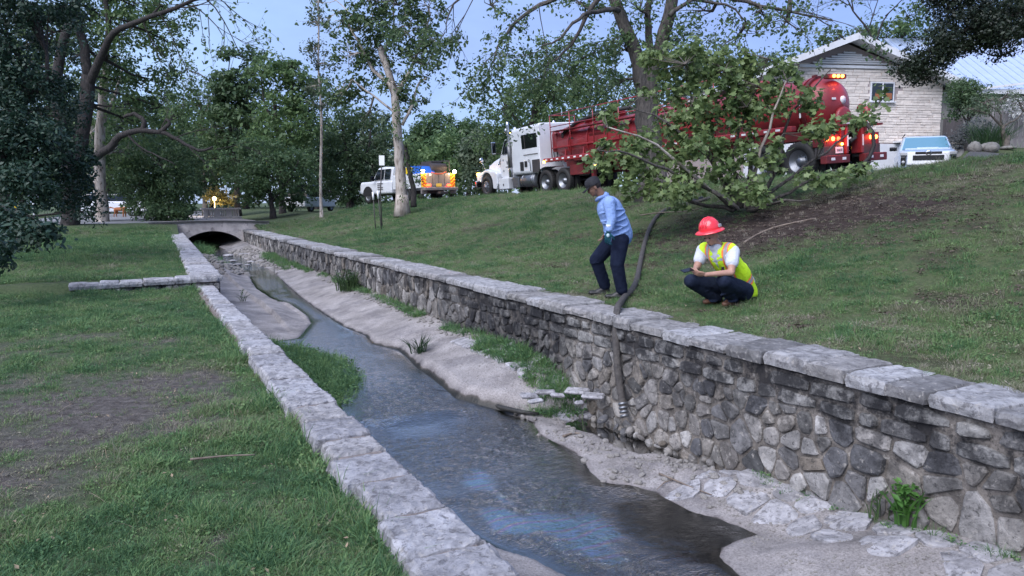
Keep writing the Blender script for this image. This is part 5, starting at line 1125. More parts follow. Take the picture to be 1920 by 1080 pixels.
# ------------------------------------------------------------------ vehicles
def ring(x, yc, hw, z0, z1, r, top=1.0, n=3):
    """rounded rectangle in the YZ plane at x"""
    pts = []; r = min(r, hw*.98, (z1-z0)*.49)
    for cy, cz, a0 in ((hw-r, z0+r, -PI/2), (hw-r, z1-r, 0), (-hw+r, z1-r, PI/2), (-hw+r, z0+r, PI)):
        for i in range(n+1):
            a = a0+PI/2*i/n; y = cy+r*math.cos(a); z = cz+r*math.sin(a); k = 1+(top-1)*(z-z0)/(z1-z0); pts.append((x, yc+y*k, z))
    return pts
def shell(mb, secs, n=3, smooth=False):
    m = len(ring(*secs[0], n=n) if len(secs[0]) == 7 else ring(*secs[0], n=n)); vs = []; fs = []
    for s_ in secs: vs += ring(*s_, n=n)
    for i in range(len(secs)-1):
        for k in range(m): k2 = (k+1) % m; fs.append((i*m+k, i*m+k2, i*m+m+k2, i*m+m+k))
    fs += [tuple(range(m)), tuple(range(len(vs)-1, len(vs)-m-1, -1))]
    return mb.add(vs, fs, smooth)
def soften(o, w=.02, seg=2):
    md = o.modifiers.new('bevel', 'BEVEL'); md.width = w; md.segments = seg; md.limit_method = 'ANGLE'; md.angle_limit = math.radians(35); md.harden_normals = False; return o
M['lamp_red'] = mat('lit_red_lens', (.5, .02, .01), .3, emit=(1, .045, .012), estr=6)
M['lamp_redhot'] = mat('lit_red_lens_bright', (.6, .1, .02), .3, emit=(1, .16, .03), estr=8)
M['lamp_amber'] = mat('lit_amber_lens', (.6, .3, .05), .3, emit=(1, .45, .06), estr=9)
M['lamp_white'] = mat('lit_work_lamp', (.8, .8, .7), .3, emit=(1, .80, .55), estr=26)
M['lens_clear'] = mat('clear_lens', (.35, .36, .38), .15)
M['steel_dark'] = mat('dark_steel', (.035, .033, .035), .7, (.06, .05, .048), 6)
M['frame_red'] = mat('chassis_red', (.16, .016, .018), .6, (.09, .012, .014), 4)
M['interior'] = mat('dark_interior', (.015, .015, .017), .8)
def wheel(root, x, y, z, r=.52, w=.28, dual=False, hub='dish', side=1, name='wheel'):
    """side=1: outer face towards +y (the near side)"""
    wo = empty(name, (x, y, z)); wo.parent = root
    s = side; prof = [(r*.58, -w/2), (r*.80, -w/2), (r*.95, -w/2+.015), (r, -w/2+.05), (r, w/2-.05), (r*.95, w/2-.015), (r*.80, w/2), (r*.58, w/2-.01), (r*.56, 0), (r*.58, -w/2)]
    t = MB().lathe([(a, h*s-w/2*s) for a, h in prof], (0, 0, 0), 'y', 32, True, True)
    if dual: t.lathe([(a, (h-w/2-w-.03)*s) for a, h in prof], (0, 0, 0), 'y', 32, True, True)
    for k in range(36):   # tread blocks
        a = 2*PI*k/36; t.box((math.cos(a)*r*1.0, -w/2*s, math.sin(a)*r*1.0), (.035, w*.72, .014), Matrix.Rotation(-a, 3, 'Y') @ Matrix.Rotation(PI/2, 3, 'Y'))
    t.build('tyre', M['black'], wo)
    if hub == 'dish': pr = [(r*.585, -.005), (r*.56, -.03), (r*.50, -.05), (r*.40, -.145), (r*.20, -.165), (r*.19, -.05), (r*.10, -.035), (.005, -.03)]
    elif hub == 'steer': pr = [(r*.585, -.01), (r*.55, -.02), (r*.52, -.03), (r*.45, .02), (r*.30, .035), (r*.17, .035), (r*.15, .075), (.005, .08)]
    else: pr = [(r*.60, -.01), (r*.56, -.02), (r*.52, -.05), (r*.30, -.04), (r*.14, -.03), (.005, -.02)]
    rb = MB().lathe([(a, h*s) for a, h in pr], (0, 0, 0), 'y', 28, True, True)
    rim = rb.build('rim', M['alu'], wo)
    nb = 10 if hub != 'car' else 6
    bb = MB(); rr = r*.335 if hub == 'steer' else r*.29
    for k in range(nb):
        a = 2*PI*k/nb; d = .04 if hub == 'steer' else -.145
        bb.lathe([(.014, (d-.01)*s), (.014, (d+.02)*s)], (math.cos(a)*rr, 0, math.sin(a)*rr), 'y', 6)
        if hub != 'dish': a += PI/nb; bb.lathe([(.035, (d-.035)*s), (.035, (d-.012)*s)], (math.cos(a)*r*.43, 0, math.sin(a)*r*.43), 'y', 8)
    o = bb.build('wheel_nut', M['steel_dark'], wo); o['kind'] = 'stuff'
    return wo
TH = math.atan2(.866, -.5)
def tx(name, label, cat, loc, rz, pitch, roll):
    o = tag(empty(name, loc), label, cat); o.rotation_mode = 'XYZ'
    o.rotation_euler = (Matrix.Rotation(rz, 3, 'Z') @ Matrix.Rotation(pitch, 3, 'Y') @ Matrix.Rotation(roll, 3, 'X')).to_euler(); return o
TL = (1.80, 31.5, 1.93)
trac = tx('semi_truck', 'white long-nosed truck tractor with sleeper cab and chrome stacks, coupled to the red tank', 'truck', TL, TH, .021, -math.radians(4.2))
B = lambda name, c, d, m, par=trac, bev=.01, rot=None: soften(MB().box(c, d, rot).build(name, m, par), bev) if bev else MB().box(c, d, rot).build(name, m, par)
YC = -1.25
# chassis, wheels
mb = MB()
for y in (-.80, -1.70): mb.box((2.9, y, .80), (8.6, .09, .26))
for x in (-1.2, 1.6, 3.0, 5.0): mb.box((x, YC, .80), (.1, .9, .2))
mb.build('chassis_frame', M['steel_dark'], trac)
for x in (.66, -.66):
    wheel(trac, x, 0, .52, .52, .27, True, 'dish', 1); wheel(trac, x, -2.5, .52, .52, .27, True, 'dish', -1)
wheel(trac, 6.1, -.02, .52, .52, .29, False, 'steer', 1); wheel(trac, 6.1, -2.48, .52, .52, .29, False, 'steer', -1)
for y in (YC,): 
    for x in (.66, -.66, 6.1): MB().lathe([(.07, -1.0), (.07, 1.0)], (x, YC, .52), 'y', 8).build('axle', M['steel_dark'], trac)
for y0 in (-.60, -2.5):
    mb = MB(); k = 14
    for i in range(k):
        a = PI*(.02+.50*i/(k-1)); a2 = PI*(.02+.50*(i+1)/(k-1))
    pts = [(1.28, .30), (1.30, .62), (1.22, .88), (1.02, 1.08), (.72, 1.16), (.40, 1.17), (.05, 1.15)]
    vs = []; 
    for (x, z) in pts: vs += [(x, y0, z), (x, y0+.62, z), (x*.985, y0+.62, z-.03), (x*.985, y0, z-.03)]
    fs = []
    for i in range(len(pts)-1):
        for j in range(4): fs.append((i*4+j, i*4+(j+1) % 4, i*4+4+(j+1) % 4, i*4+4+j))
    mb.add(vs, fs+[(0, 1, 2, 3), tuple(len(vs)-1-j for j in range(4))], False).build('rear_fender', M['chrome'], trac)
# sleeper
sl = shell(MB(), [(1.02, YC, 1.20, .98, 3.02, .10, .97), (1.06, YC, 1.22, .94, 3.06, .12, .97), (3.40, YC, 1.22, .94, 3.00, .14, .96), (3.46, YC, 1.20, .96, 2.96, .14, .96)]).build('sleeper', M['white'], trac)
for yy, s in ((-.015, 1), (-2.485, -1)):
    w_ = soften(MB().box((1.85, yy-.03*s, 2.36), (1.28, .03, .62), Euler((-.035*s, 0, 0)).to_matrix()).build('sleeper_window', M['glass_dark'], sl), .05, 3)
    MB().box((2.2, yy-.01*s, 2.36), (.035, .025, .6), Euler((-.035*s, 0, 0)).to_matrix()).build('window_bar', M['steel_dark'], w_)
for nm, c, d, m in (('locker_door', (2.55, -.022, 1.30), (.30, .02, .40), 'interior'), ('vent', (2.20, -.022, 1.38), (.22, .02, .26), 'interior'), ('side_panel', (1.35, -.02, 1.25), (.62, .02, .56), 'steel_dark'), ('trim_strip', (1.75, -.02, 1.78), (1.2, .015, .03), 'steel_dark')):
    soften(MB().box(c, d).build(nm, M[m], sl), .01)
MB().tube([(1.75, .02, 1.05), (1.75, .04, 1.48), (1.80, .05, 1.56), (1.88, .05, 1.54), (1.86, .04, 1.44)], .016, 6).build('grab_handle', M['black'], sl)
# cab
cab = shell(MB(), [(3.47, YC, 1.04, .86, 2.92, .10, .93), (3.52, YC, 1.06, .84, 2.95, .12, .93), (4.30, YC, 1.05, .84, 2.88, .14, .90), (4.50, YC, 1.04, .84, 2.74, .14, .88), (4.86, YC, 1.02, .86, 1.98, .08, .97), (4.92, YC, 1.0, .90, 1.90, .06, .98)]).build('cab', M['white'], trac)
for s, y in ((1, YC+1.035), (-1, YC-1.035)):
    dr = soften(MB().box((4.17, y, 1.35), (1.02, .03, 1.12)).build('door', M['white'], cab), .02)
    vs = [(3.74, y-.005*s, 1.98), (4.66, y-.005*s, 1.98), (4.64, y-.02*s, 2.12), (4.44, y-.075*s, 2.60), (3.80, y-.078*s, 2.66), (3.74, y-.07*s, 2.55)]
    mb = MB().add(vs+[(a, b-.03*s, c) for a, b, c in vs], [tuple(range(6)), tuple(range(11, 5, -1))]+[(i, (i+1) % 6, 6+(i+1) % 6, 6+i) for i in range(6)])
    mb.build('window', M['glass_dark'], dr)
    MB().box((3.80, y+.03*s, 1.72), (.16, .03, .05)).build('handle', M['black'], dr)
    MB().box((4.52, y+.022*s, 1.70), (.05, .02, .09)).build('hinge', M['black'], dr); MB().box((4.52, y+.022*s, 1.20), (.05, .02, .09)).build('hinge', M['black'], dr)
    if s > 0:
        # small grey company mark on the door
        m_ = MB(); m_.box((4.18, y+.018, 1.55), (.05, .006, .16), Matrix.Rotation(.25, 3, 'Y')); m_.box((4.14, y+.018, 1.55), (.04, .006, .15), Matrix.Rotation(-.25, 3, 'Y'))
        for k in range(5): m_.box((4.30-.065*k, y+.018, 1.36), (.04, .006, .055))
        m_.build('door_mark', M['steel_dark'], dr)
    # mirror
    mo = MB(); mo.tube([(4.62, y, 1.98), (4.80, y+.22*s, 2.05), (4.80, y+.30*s, 2.12)], .016, 6); mo.tube([(4.60, y, 2.50), (4.80, y+.22*s, 2.52)], .012, 6)
    arm = mo.build('mirror_arm', M['steel_dark'], trac)
    soften(MB().box((4.84, y+.32*s, 2.30), (.09, .24, .56)).build('mirror', M['chrome'], arm), .04, 3)
    soften(MB().box((4.79, y+.32*s, 2.30), (.012, .19, .48)).build('mirror_glass', M['glass_dark'], arm), .02)
# windscreen, roof lights, horn
ws_ = shell(MB(), [(4.52, YC, .90, 2.02, 2.70, .08, .90), (4.86, YC, .92, 1.97, 2.02, .02, .98)]).build('windscreen', M['glass_dark'], cab)
for y in (-.55, -.9, YC, -1.6, -1.95): soften(MB().box((4.28, y, 2.93), (.14, .07, .05)).build('marker_light', M['lamp_amber'] if y in (-.55,) else M['lens_clear'], cab), .02)
for x, y in ((3.6, -.42), (3.6, -2.05)): MB().lathe([(.10, 2.93), (.11, 2.97), (.06, 3.02), (.055, 3.10), (.02, 3.14)], (x, y, 0), 'z', 12).build('roof_vent', M['white'], cab)
MB().tube([(3.9, -.62, 3.02), (4.45, -.62, 3.02)], [.03, .06], 8).build('air_horn', M['chrome'], cab)
MB().lathe([(.02, 0), (.10, .02), (.12, .10), (.10, .20), (.02, .24)], (4.35, -.40, 2.93), 'z', 12).build('spot_lamp', M['chrome'], cab)
# hood and front fenders
hd = shell(MB(), [(4.90, YC, .80, 1.02, 1.98, .16, .92), (5.6, YC, .72, 1.02, 1.90, .18, .90), (6.5, YC, .60, 1.02, 1.76, .20, .88), (7.02, YC, .54, 1.02, 1.62, .20, .86), (7.14, YC, .50, 1.06, 1.50, .16, .86)], smooth=False).build('hood', M['white'], trac); soften(hd, .03)
soften(MB().box((5.25, YC+.755, 1.62), (.34, .03, .26), Matrix.Rotation(-.5, 3, 'Y')).build('air_intake', M['blackgloss'], hd), .04)
MB().lathe([(.07, 0), (.06, .03), (.0, .035)], (5.52, YC+.74, 1.56), 'y', 12).build('intake_lamp', M['chrome'], hd)
for s in (1, -1):
    prof = [(5.02, .62), (5.05, 1.10), (5.22, 1.22), (5.42, 1.24), (5.62, 1.24), (5.82, 1.32), (6.05, 1.36), (6.32, 1.32), (6.56, 1.24), (6.85, 1.20), (7.08, 1.16), (7.16, 1.02), (7.12, .80), (6.86, .80)]+[(6.1+.62*math.cos(a), .60+.60*math.sin(a)) for a in np.linspace(.25, PI-.35, 9)]+[(5.50, .40), (5.16, .36)]
    y0 = YC+.62 if s > 0 else YC-.62-.56
    o = MB().prism(prof, .56).build('front_fender', M['white'], trac, (0, y0, 0)); soften(o, .05, 3)
    MB().prism([(6.1+.60*math.cos(a), .58+.58*math.sin(a)) for a in np.linspace(.1, PI-.2, 9)], .50).build('wheel_well', M['interior'], trac, (0, y0+.02, 0))
    soften(MB().box((7.08, YC+.92*s, 1.18), (.24, .30, .16)).build('headlight', M['lens_clear'], trac), .05)
    soften(MB().box((6.98, YC+1.15*s, 1.17), (.26, .10, .15)).build('indicator', M['lamp_amber'], trac), .04)
    fm = MB(); fm.tube([(6.6, YC+.9*s, 1.28), (6.72, YC+.97*s, 1.62), (6.78, YC+1.0*s, 1.74)], .012, 6); fm.lathe([(.005, -.03), (.09, -.02), (.12, .03), (.11, .05), (.0, .06)], (6.80, YC+1.0*s, 1.86), 'x', 12)
    fm.build('fender_mirror', M['chrome'], trac)
soften(MB().box((7.30, YC, .68), (.16, 2.36, .34)).build('front_bumper', M['chrome'], trac), .05, 3)
gr = soften(MB().box((7.14, YC, 1.30), (.06, .84, .62)).build('grille', M['chrome'], trac), .03)
for k in range(9): MB().box((7.18, YC-.36+.09*k, 1.30), (.03, .03, .56)).build('grille_bar', M['steel_dark'], gr)
# stacks, tanks, steps
for y in (.02, -2.52):
    st_ = MB(); st_.tube([(3.52, y, .86), (3.52, y, 1.2), (3.52, y, 3.20), (3.50, y, 3.38)], [.09, .09, .075, .07], 12)
    o = st_.build('exhaust_stack', M['chrome'], trac); MB().tube([(3.52, y, 1.30), (3.52, y, 2.45)], .10, 12).build('heat_shield', mat('perforated_steel', (.12, .12, .125), .45, (.22, .22, .23), 40, metal=.7), o)
for y in (-.30, -2.2):
    o = MB().lathe([(.02, 0), (.27, .01), (.30, .03), (.30, 1.15), (.27, 1.17), (.02, 1.18)], (1.62, y, .66), 'x', 22).build('fuel_tank', M['alu'], trac)
    for x in (.18, .98): MB().lathe([(.308, x), (.308, x+.05)], (1.62, y, .66), 'x', 22).build('tank_strap', M['chrome'], o)
    soften(MB().box((3.22, y+.02, .62), (.56, .50, .48)).build('battery_box', M['alu'], trac), .03)
    bx = soften(MB().box((4.35, y+.04, .60), (.92, .46, .52)).build('tool_box', M['white'], trac), .03)
    soften(MB().box((4.30, y+.29, .34), (1.1, .05, .05)).build('step', M['alu'], bx), .01)
    soften(MB().box((4.35, y+.28, .55), (.06, .04, .10)).build('latch', M['steel_dark'], bx), .01)
MB().box((.0, YC, 1.0), (1.2, .9, .12)).build('fifth_wheel', M['steel_dark'], trac)
cb = MB(); rr = random.Random(2)
for k in range(5):
    y = -.75-.16*k; cb.tube([(1.02, y, 1.9), (.90, y+.05, 1.6), (.78, y+.08, 1.35), (.70, y+.04, 1.55), (.62, y, 1.9)], .018, 5)
cb.build('air_line', M['black'], trac)['kind'] = 'stuff'

# ---- red vacuum tank trailer
trl = tx('tank_trailer', 'long red vacuum tank trailer with hand-railed walkway and lit red tail lamps', 'tank trailer', TL, TH, .021, -math.radians(4.2))
ty = -1.27; R0 = .80; zc_ = 2.02
prof = [(.02, .62), (.45, .60), (.70, .48), (R0, .30), (R0, -12.1), (.78, -12.35), (.62, -12.62), (.35, -12.78), (.02, -12.84)]
tank = MB().lathe([(a, h) for a, h in prof], (0, ty, zc_), 'x', 36, True, True).build('tank', M['red'], trl)
for x in (-.6, -1.9, -3.2, -4.5, -5.8, -7.1, -8.4, -9.7, -11.0, -12.0):
    MB().lathe([(R0-.01, -.035), (R0+.05, -.035), (R0+.05, .035), (R0-.01, .035)], (x, ty, zc_), 'x', 36, False, True).build('tank_rib', M['red'], tank)
# hopper-like lower skirt of the front half
mb = MB(); A = [(.45, zc_-.15), (-10.2, zc_-.15), (-10.2, 1.30), (-.9, 1.30)]
mb.prism(A, 1.5).build('lower_skirt', M['darkred'], trl, (0, ty-.75, 0))
for x in (-.3, -1.6, -2.9, -4.2, -5.5, -6.8, -8.1): soften(MB().box((x, ty+.78, 1.62), (.07, .06, .66), Euler((.18, 0, 0)).to_matrix()).build('stiffener', M['red'], trl), .008)
soften(MB().box((-4.6, ty+.80, 1.93), (10.4, .10, .07)).build('side_flange', M['red'], trl), .01)
mb = MB()
for y in (ty-.5, ty+.5): mb.box((-6.6, y, 1.22), (13.2, .12, .24))
mb.build('chassis_frame', M['frame_red'], trl)
# side rails with reflective tape (fender rail)
for s in (1, -1):
    y = ty+1.22*s
    for x0, x1 in ((.62, -4.6), (-5.2, -12.2)):
        o = soften(MB().box(((x0+x1)/2, y, 1.42), (x0-x1, .24, .17)).build('side_rail', M['red'], trl), .03)
        x = x0-.15
        while x > x1+.2: MB().box((x-.1, y+.124*s, 1.43), (.16, .006, .055)).build('reflective_tape', M['white_tape'], o); x -= .42
MB().lathe([(.0, -.03), (.05, -.03), (.05, .03), (.0, .04)], (.52, ty+1.36, 1.36), 'y', 10).build('side_marker', M['lamp_amber'], trl)
MB().lathe([(.0, -.03), (.05, -.03), (.05, .03), (.0, .04)], (-3.1, ty+1.36, .98), 'y', 10).build('side_marker', M['lamp_amber'], trl)
# handrail over the near side walkway
hr = MB(); ry = ty+.98
for x in (.45, -1.0, -2.6, -4.2, -5.8, -7.4, -9.0): hr.tube([(x, ry, 1.5), (x, ry, 3.28)], .022, 6)
for z in (3.28, 2.80): hr.tube([(.45, ry, z), (-9.0, ry, z)], .022, 6)
hr.tube([(.45, ry, 3.28), (.45, ty-.3, 3.28)], .022, 6); hr.tube([(.45, ty-.3, 3.28), (.45, ty-.3, 2.6)], .022, 6)
hr.build('handrail', M['red'], trl)
soften(MB().box((-4.3, ry-.12, 2.60), (9.4, .34, .04)).build('walkway', M['darkred'], trl), .005)
# front canister, hatches, black hoses on top
MB().lathe([(.02, 1.75), (.16, 1.76), (.19, 1.82), (.19, 2.50), (.15, 2.60), (.02, 2.62)], (.56, ty+.62, 0), 'z', 18).build('canister', M['red'], trl)
MB().lathe([(.02, 1.85), (.16, 1.86), (.19, 1.9), (.19, 2.70), (.15, 2.78), (.02, 2.80)], (.60, ty-.5, 0), 'z', 18).build('canister', M['red'], trl)
for x in (-1.2, -3.0, -6.4, -10.0):
    o = MB().lathe([(.28, 2.72), (.28, 2.96), (.31, 2.97), (.31, 3.0), (.20, 3.06), (.02, 3.08)], (x, ty, 0), 'z', 18).build('hatch', M['red'], trl)
    MB().tube([(x-.2, ty, 3.02), (x, ty, 3.13), (x+.2, ty, 3.02)], .02, 6).build('handle', M['steel_dark'], o)
MB().tube([(.3, ty+.5, 2.42), (-.2, ty+.66, 2.55), (-.9, ty+.6, 2.82), (-1.8, ty+.45, 3.0), (-2.8, ty+.4, 3.06), (-4.2, ty+.4, 3.02)], .075, 10).build('suction_hose', M['black'], trl)
MB().tube([(.35, ty-.1, 2.62), (-.6, ty-.1, 3.0), (-1.6, ty-.1, 3.04), (-2.6, ty-.05, 3.02)], .06, 8).build('vapour_pipe', M['steel_dark'], trl)
MB().tube([(-.1, ty+.72, 2.30), (-.1, ty+.72, 2.52)], .07, 8).build('valve', M['steel_dark'], trl)
for k, x in enumerate((-.75, -2.5)): soften(MB().box((x, ty+.79, 2.22), (.34 if k == 0 else .9, .01, .08 if k == 0 else .12), Euler((-.32, 0, 0)).to_matrix()).build('faded_marking', M['darkred'] if k else M['steel_dark'], trl), 0.001)
# landing legs, toolboxes, axle group
for s in (1, -1):
    o = MB().box((-2.3, ty+.85*s, .75), (.14, .14, .9)).build('landing_leg', M['frame_red'], trl); MB().box((-2.3, ty+.85*s, .28), (.3, .26, .03)).build('foot_pad', M['steel_dark'], o)
    soften(MB().box((-1.55, ty+1.0*s, .92), (.9, .36, .42)).build('locker', M['frame_red'], trl), .02)
    MB().box((-2.55, ty+1.0*s, 1.15), (.06, .06, .55)).build('rail_post', M['white_tape'], trl)
for x in (-12.35, -11.05): wheel(trl, x, 0, .52, .53, .27, True, 'dish', 1); wheel(trl, x, -2.54, .52, .53, .27, True, 'dish', -1); MB().lathe([(.07, -1.0), (.07, 1.0)], (x, ty, .52), 'y', 8).build('axle', M['steel_dark'], trl)
mb = MB(); mb.tube([(-9.0, ty, 1.0), (-5.2, ty-.2, 1.0)], .12, 10); mb.build('discharge_pipe', M['frame_red'], trl)
MB().lathe([(.02, -.4), (.30, -.38), (.30, .38), (.02, .4)], (-4.0, ty+.55, 1.02), 'x', 18).build('air_reservoir', M['frame_red'], trl)
# rear end: dome, deck, light boxes, bumper
rx = -13.3
MB().lathe([(.80, -12.12), (.86, -12.12), (.86, -12.22), (.80, -12.22)], (0, ty, zc_), 'x', 36, False, True).build('door_ring', M['darkred'], tank)
mw = MB()
for k in range(10):
    a = 2*PI*k/10; mw.box((-12.17, ty+.88*math.cos(a), zc_+.88*math.sin(a)), (.14, .07, .07))
mw.build('ring_clamp', M['darkred'], tank)['kind'] = 'stuff'
MB().lathe([(.0, -.04), (.11, -.04), (.11, .0), (.0, .01)], (-12.80, ty-.05, zc_+.10), 'x', 16).build('sight_glass', M['white_tape'], trl)
soften(MB().box((-12.80, ty+.30, zc_+.14), (.02, .16, .06)).build('decal', M['white_tape'], trl), .004)
soften(MB().box((-12.1, ty+.83, zc_-.05), (.05, .02, .5)).build('level_gauge', M['white_tape'], trl), .004)
lb = soften(MB().box((-12.62, ty, zc_+.76), (.16, .80, .13)).build('light_bar', M['darkred'], trl), .02)
for y in (ty+.18, ty, ty-.18): MB().lathe([(.0, -.045), (.04, -.045), (.048, .0), (.0, .0)], (-12.71, y, zc_+.76), 'x', 10).build('lamp', M['lamp_redhot'], lb)
MB().lathe([(.30, 0), (.33, -.05), (.33, -.12), (.28, -.16), (.02, -.18)], (-12.78, ty+.0, zc_-.42), 'x', 20).build('manway_cover', M['red'], trl)
soften(MB().box((-13.0, ty-.02, zc_-.60), (.05, .55, .12)).build('rear_plate', M['white_tape'], trl), .01)
soften(MB().box((-12.9, ty-.05, 1.40), (.7, 2.3, .06)).build('rear_deck', M['frame_red'], trl), .01)
for s in (1, -1):
    y = ty+.82*s
    lp_ = soften(MB().box((rx+.32, y, 1.02), (.34, .86 if s > 0 else .70, .34)).build('lamp_panel', M['darkred'], trl), .02)
    for k, dy in enumerate((.28, .04, -.18) if s > 0 else (.06, -.18)):
        o = MB().lathe([(.0, -.03), (.05, -.03), (.058, .0), (.0, .0)], (rx+.14, y+dy, 1.05), 'x', 12).build('tail_lamp', M['lamp_redhot'] if k != 2 else M['lamp_red'], lp_)
    soften(MB().box((rx+.30, y-.02*s, .70), (.30, .84, .34)).build('lamp_skirt', M['steel_dark'], lp_), .02)
    soften(MB().box((rx+.24, ty+.33*s, 1.00), (.34, .10, .74)).build('upright', M['red'], trl), .02)
    MB().box((rx+.065, ty+.33*s, .98), (.006, .05, .30)).build('reflector', M['white_tape'], trl)
    bp_ = soften(MB().box((rx+.10, ty+.82*s, .50), (.20, .98, .22)).build('rear_bumper', M['frame_red'], trl), .02)
    for dy in (-.24, .22): MB().box((rx-.003, ty+.82*s+dy, .51), (.006, .15, .07)).build('reflector', M['white_tape'], bp_)
    soften(MB().box((rx+.55, ty+.95*s, .30), (.02, .62, .58)).build('mud_flap', M['black'], trl), .004)
MB().lathe([(.0, -.03), (.03, -.03), (.036, .0), (.0, .0)], (rx+.13, ty+.50, .90), 'x', 10).build('plate_lamp', M['lamp_amber'], trl)
pl = soften(MB().box((rx+.12, ty+.62, .74), (.012, .31, .17)).build('licence_plate', M['white_tape'], trl), .004)
for k in range(5): MB().box((rx+.112, ty+.72-.05*k, .74), (.004, .028, .07)).build('character', M['steel_dark'], pl)
MB().tube([(rx+.25, ty-.10, 1.30), (rx+.20, ty-.16, 1.05), (rx+.22, ty+.05, .95)], .06, 8).build('outlet_pipe', M['steel_dark'], trl)
rp = MB(); rp.tube([(rx+.2, ty-.45, 1.42), (rx+.08, ty-.46, 1.62), (rx+.05, ty-.50, 1.78), (rx+.3, ty-.52, 1.90)], .10, 10); rp.build('hose_elbow', M['red'], trl)
MB().tube([(rx+.06, ty-.42, 1.46), (rx-.10, ty-.52, 1.15), (rx-.14, ty-.50, .80), (rx-.10, ty-.35, .48), (rx-.0, ty-.05, .22), (rx+.2, ty+.3, .08)], .055, 10).build('drain_hose', M['black'], trl)
bk = MB(); bk.lathe([(.02, .0), (.13, .0), (.16, .30), (.15, .30), (.12, .02), (.02, .02)], (0, 0, 0), 'z', 16, True, True)
Rt = trl.matrix_basis
# lights thrown by the lit lenses
def plight(name, parent, loc, e, col, r=.03):
    d = bpy.data.lights.new(name, 'POINT'); d.energy = e; d.color = col; d.shadow_soft_size = r; o = bpy.data.objects.new(name, d); C.objects.link(o); o.parent = parent; o.location = loc
plight('tail_light_glow', trl, (rx-.05, ty+.82, 1.06), 5, (1, .08, .03)); plight('tail_light_glow', trl, (rx-.05, ty-.85, 1.06), 4, (1, .08, .03)); plight('bar_glow', trl, (-12.95, ty, zc_+.68), 2.5, (1, .08, .03))
plight('indicator_glow', trac, (7.0, YC+1.30, 1.30), 4, (1, .5, .1))

# ---- service pickup beyond
pk = tx('service_truck', 'white utility service truck with orange chevrons and bright work lamps beyond the tractor', 'truck', (-3.95, 40.2, 1.60), math.atan2(.74, -.67), .02, -.02); pk.scale = (1.1, 1.1, 1.1)
pz = lambda name, c, d, m, par=pk, b=.02: soften(MB().box(c, d).build(name, M[m] if isinstance(m, str) else m, par), b)
M['body_grey'] = mat('service_body_grey', (.26, .24, .23), .5, (.20, .18, .17), 5)
M['yellow'] = mat('yellow_panel', (.72, .50, .02), .5); M['chev_red'] = mat('chevron_red', (.60, .10, .02), .5); M['blue'] = mat('blue_tarp', (.02, .12, .55), .5)
for x in (1.35, 4.9): 
    for y, s in ((1.0, 1), (-1.0, -1)): wheel(pk, x, y, .40, .40, .25, False, 'car', s)
pz('chassis_frame', (3.0, 0, .50), (5.6, 1.0, .16), 'steel_dark')
sb = pz('service_body', (1.25, 0, 1.02), (2.45, 2.02, .70), 'white')
for s in (1, -1):
    for k, x in enumerate((.50, 1.35, 2.1)): pz('locker_door', (x, 1.012*s, 1.08 if k != 1 else 1.2), (.62, .02, .5 if k != 1 else .28), 'white', sb, .01)
    sidec = pz('tail_post', (-.02, .88*s, 1.02), (.06, .28, .72), 'yellow')
    for k in range(4): MB().box((-.055, .88*s, .78+.17*k), (.008, .30, .07), Matrix.Rotation(.75*s, 3, 'X')).build('chevron', M['chev_red'], sidec)
for k in range(4): pz('tailgate_panel', (-.04, -.54+.36*k, 1.08), (.05, .33, .62), 'body_grey', pk, .015)
pz('rear_bumper', (-.18, 0, .62), (.28, 2.0, .14), 'body_grey')
for s in (1, -1): 
    pz('tail_lamp', (-.06, .62*s, .80), (.03, .26, .10), 'lamp_red'); pz('rear_locker', (-.03, .88*s, .55), (.06, .36, .34), 'body_grey')
pz('licence_plate', (-.07, .0, .80), (.02, .32, .16), mat('yellow_plate', (.75, .52, .08), .5))
pz('tow_hitch', (-.30, 0, .42), (.35, .5, .12), 'steel_dark')
for s in (1, -1):
    MB().lathe([(.0, -.04), (.07, -.04), (.09, .02), (.0, .03)], (-.10, .96*s, 1.46), 'x', 14).build('work_lamp', M['lamp_white'], pk)
    plight('work_lamp_beam', pk, (-.42, .85*s, 1.42), 14, (1, .62, .30), .05)
pz('sign_plate', (-.075, .50, 1.30), (.01, .13, .12), 'white_tape'); pz('sign_plate', (-.075, -.62, 1.34), (.01, .10, .10), 'white_tape')
pz('yellow_crate', (1.6, .55, 1.55), (1.2, .7, .32), 'yellow'); 
MB().prism([(0, 0), (1.3, 0), (1.1, .42), (.25, .36)], .8).build('folded_tarp', M['blue'], pk, (.2, .0, 1.38))
mc = MB(); mc.box((1.1, -.45, 1.62), (1.3, .9, .50)); mc.box((1.0, -.35, 1.92), (.9, .6, .16)); mc.lathe([(.20, -.45), (.20, .45)], (.4, -.3, 1.68), 'y', 14); mc.tube([(.1, -.8, 1.5), (.1, -.8, 1.98), (1.6, -.8, 2.05)], .03, 6)
soften(mc.build('compressor', M['steel_dark'], pk), .03)
MB().tube([(-.02, .4, 1.42), (-.08, .1, 1.34), (-.06, -.25, 1.36), (-.02, -.5, 1.46)], .025, 6).build('orange_hose', mat('orange_hose', (.6, .10, .03), .5), pk)
cbn = shell(MB(), [(2.62, 0, .98, .50, 1.10, .1, .98), (2.68, 0, .99, .48, 1.15, .1, .98), (5.6, 0, .99, .48, 1.15, .12, .98), (5.78, 0, .93, .55, 1.05, .12, .98)]).build('body', M['white'], pk); soften(cbn, .03)
gh = shell(MB(), [(2.66, 0, .90, 1.12, 1.80, .1, .86), (3.6, 0, .92, 1.12, 1.88, .12, .84), (4.1, 0, .92, 1.12, 1.84, .12, .84), (4.55, 0, .92, 1.10, 1.20, .03, .95)]).build('cab', M['white'], pk)
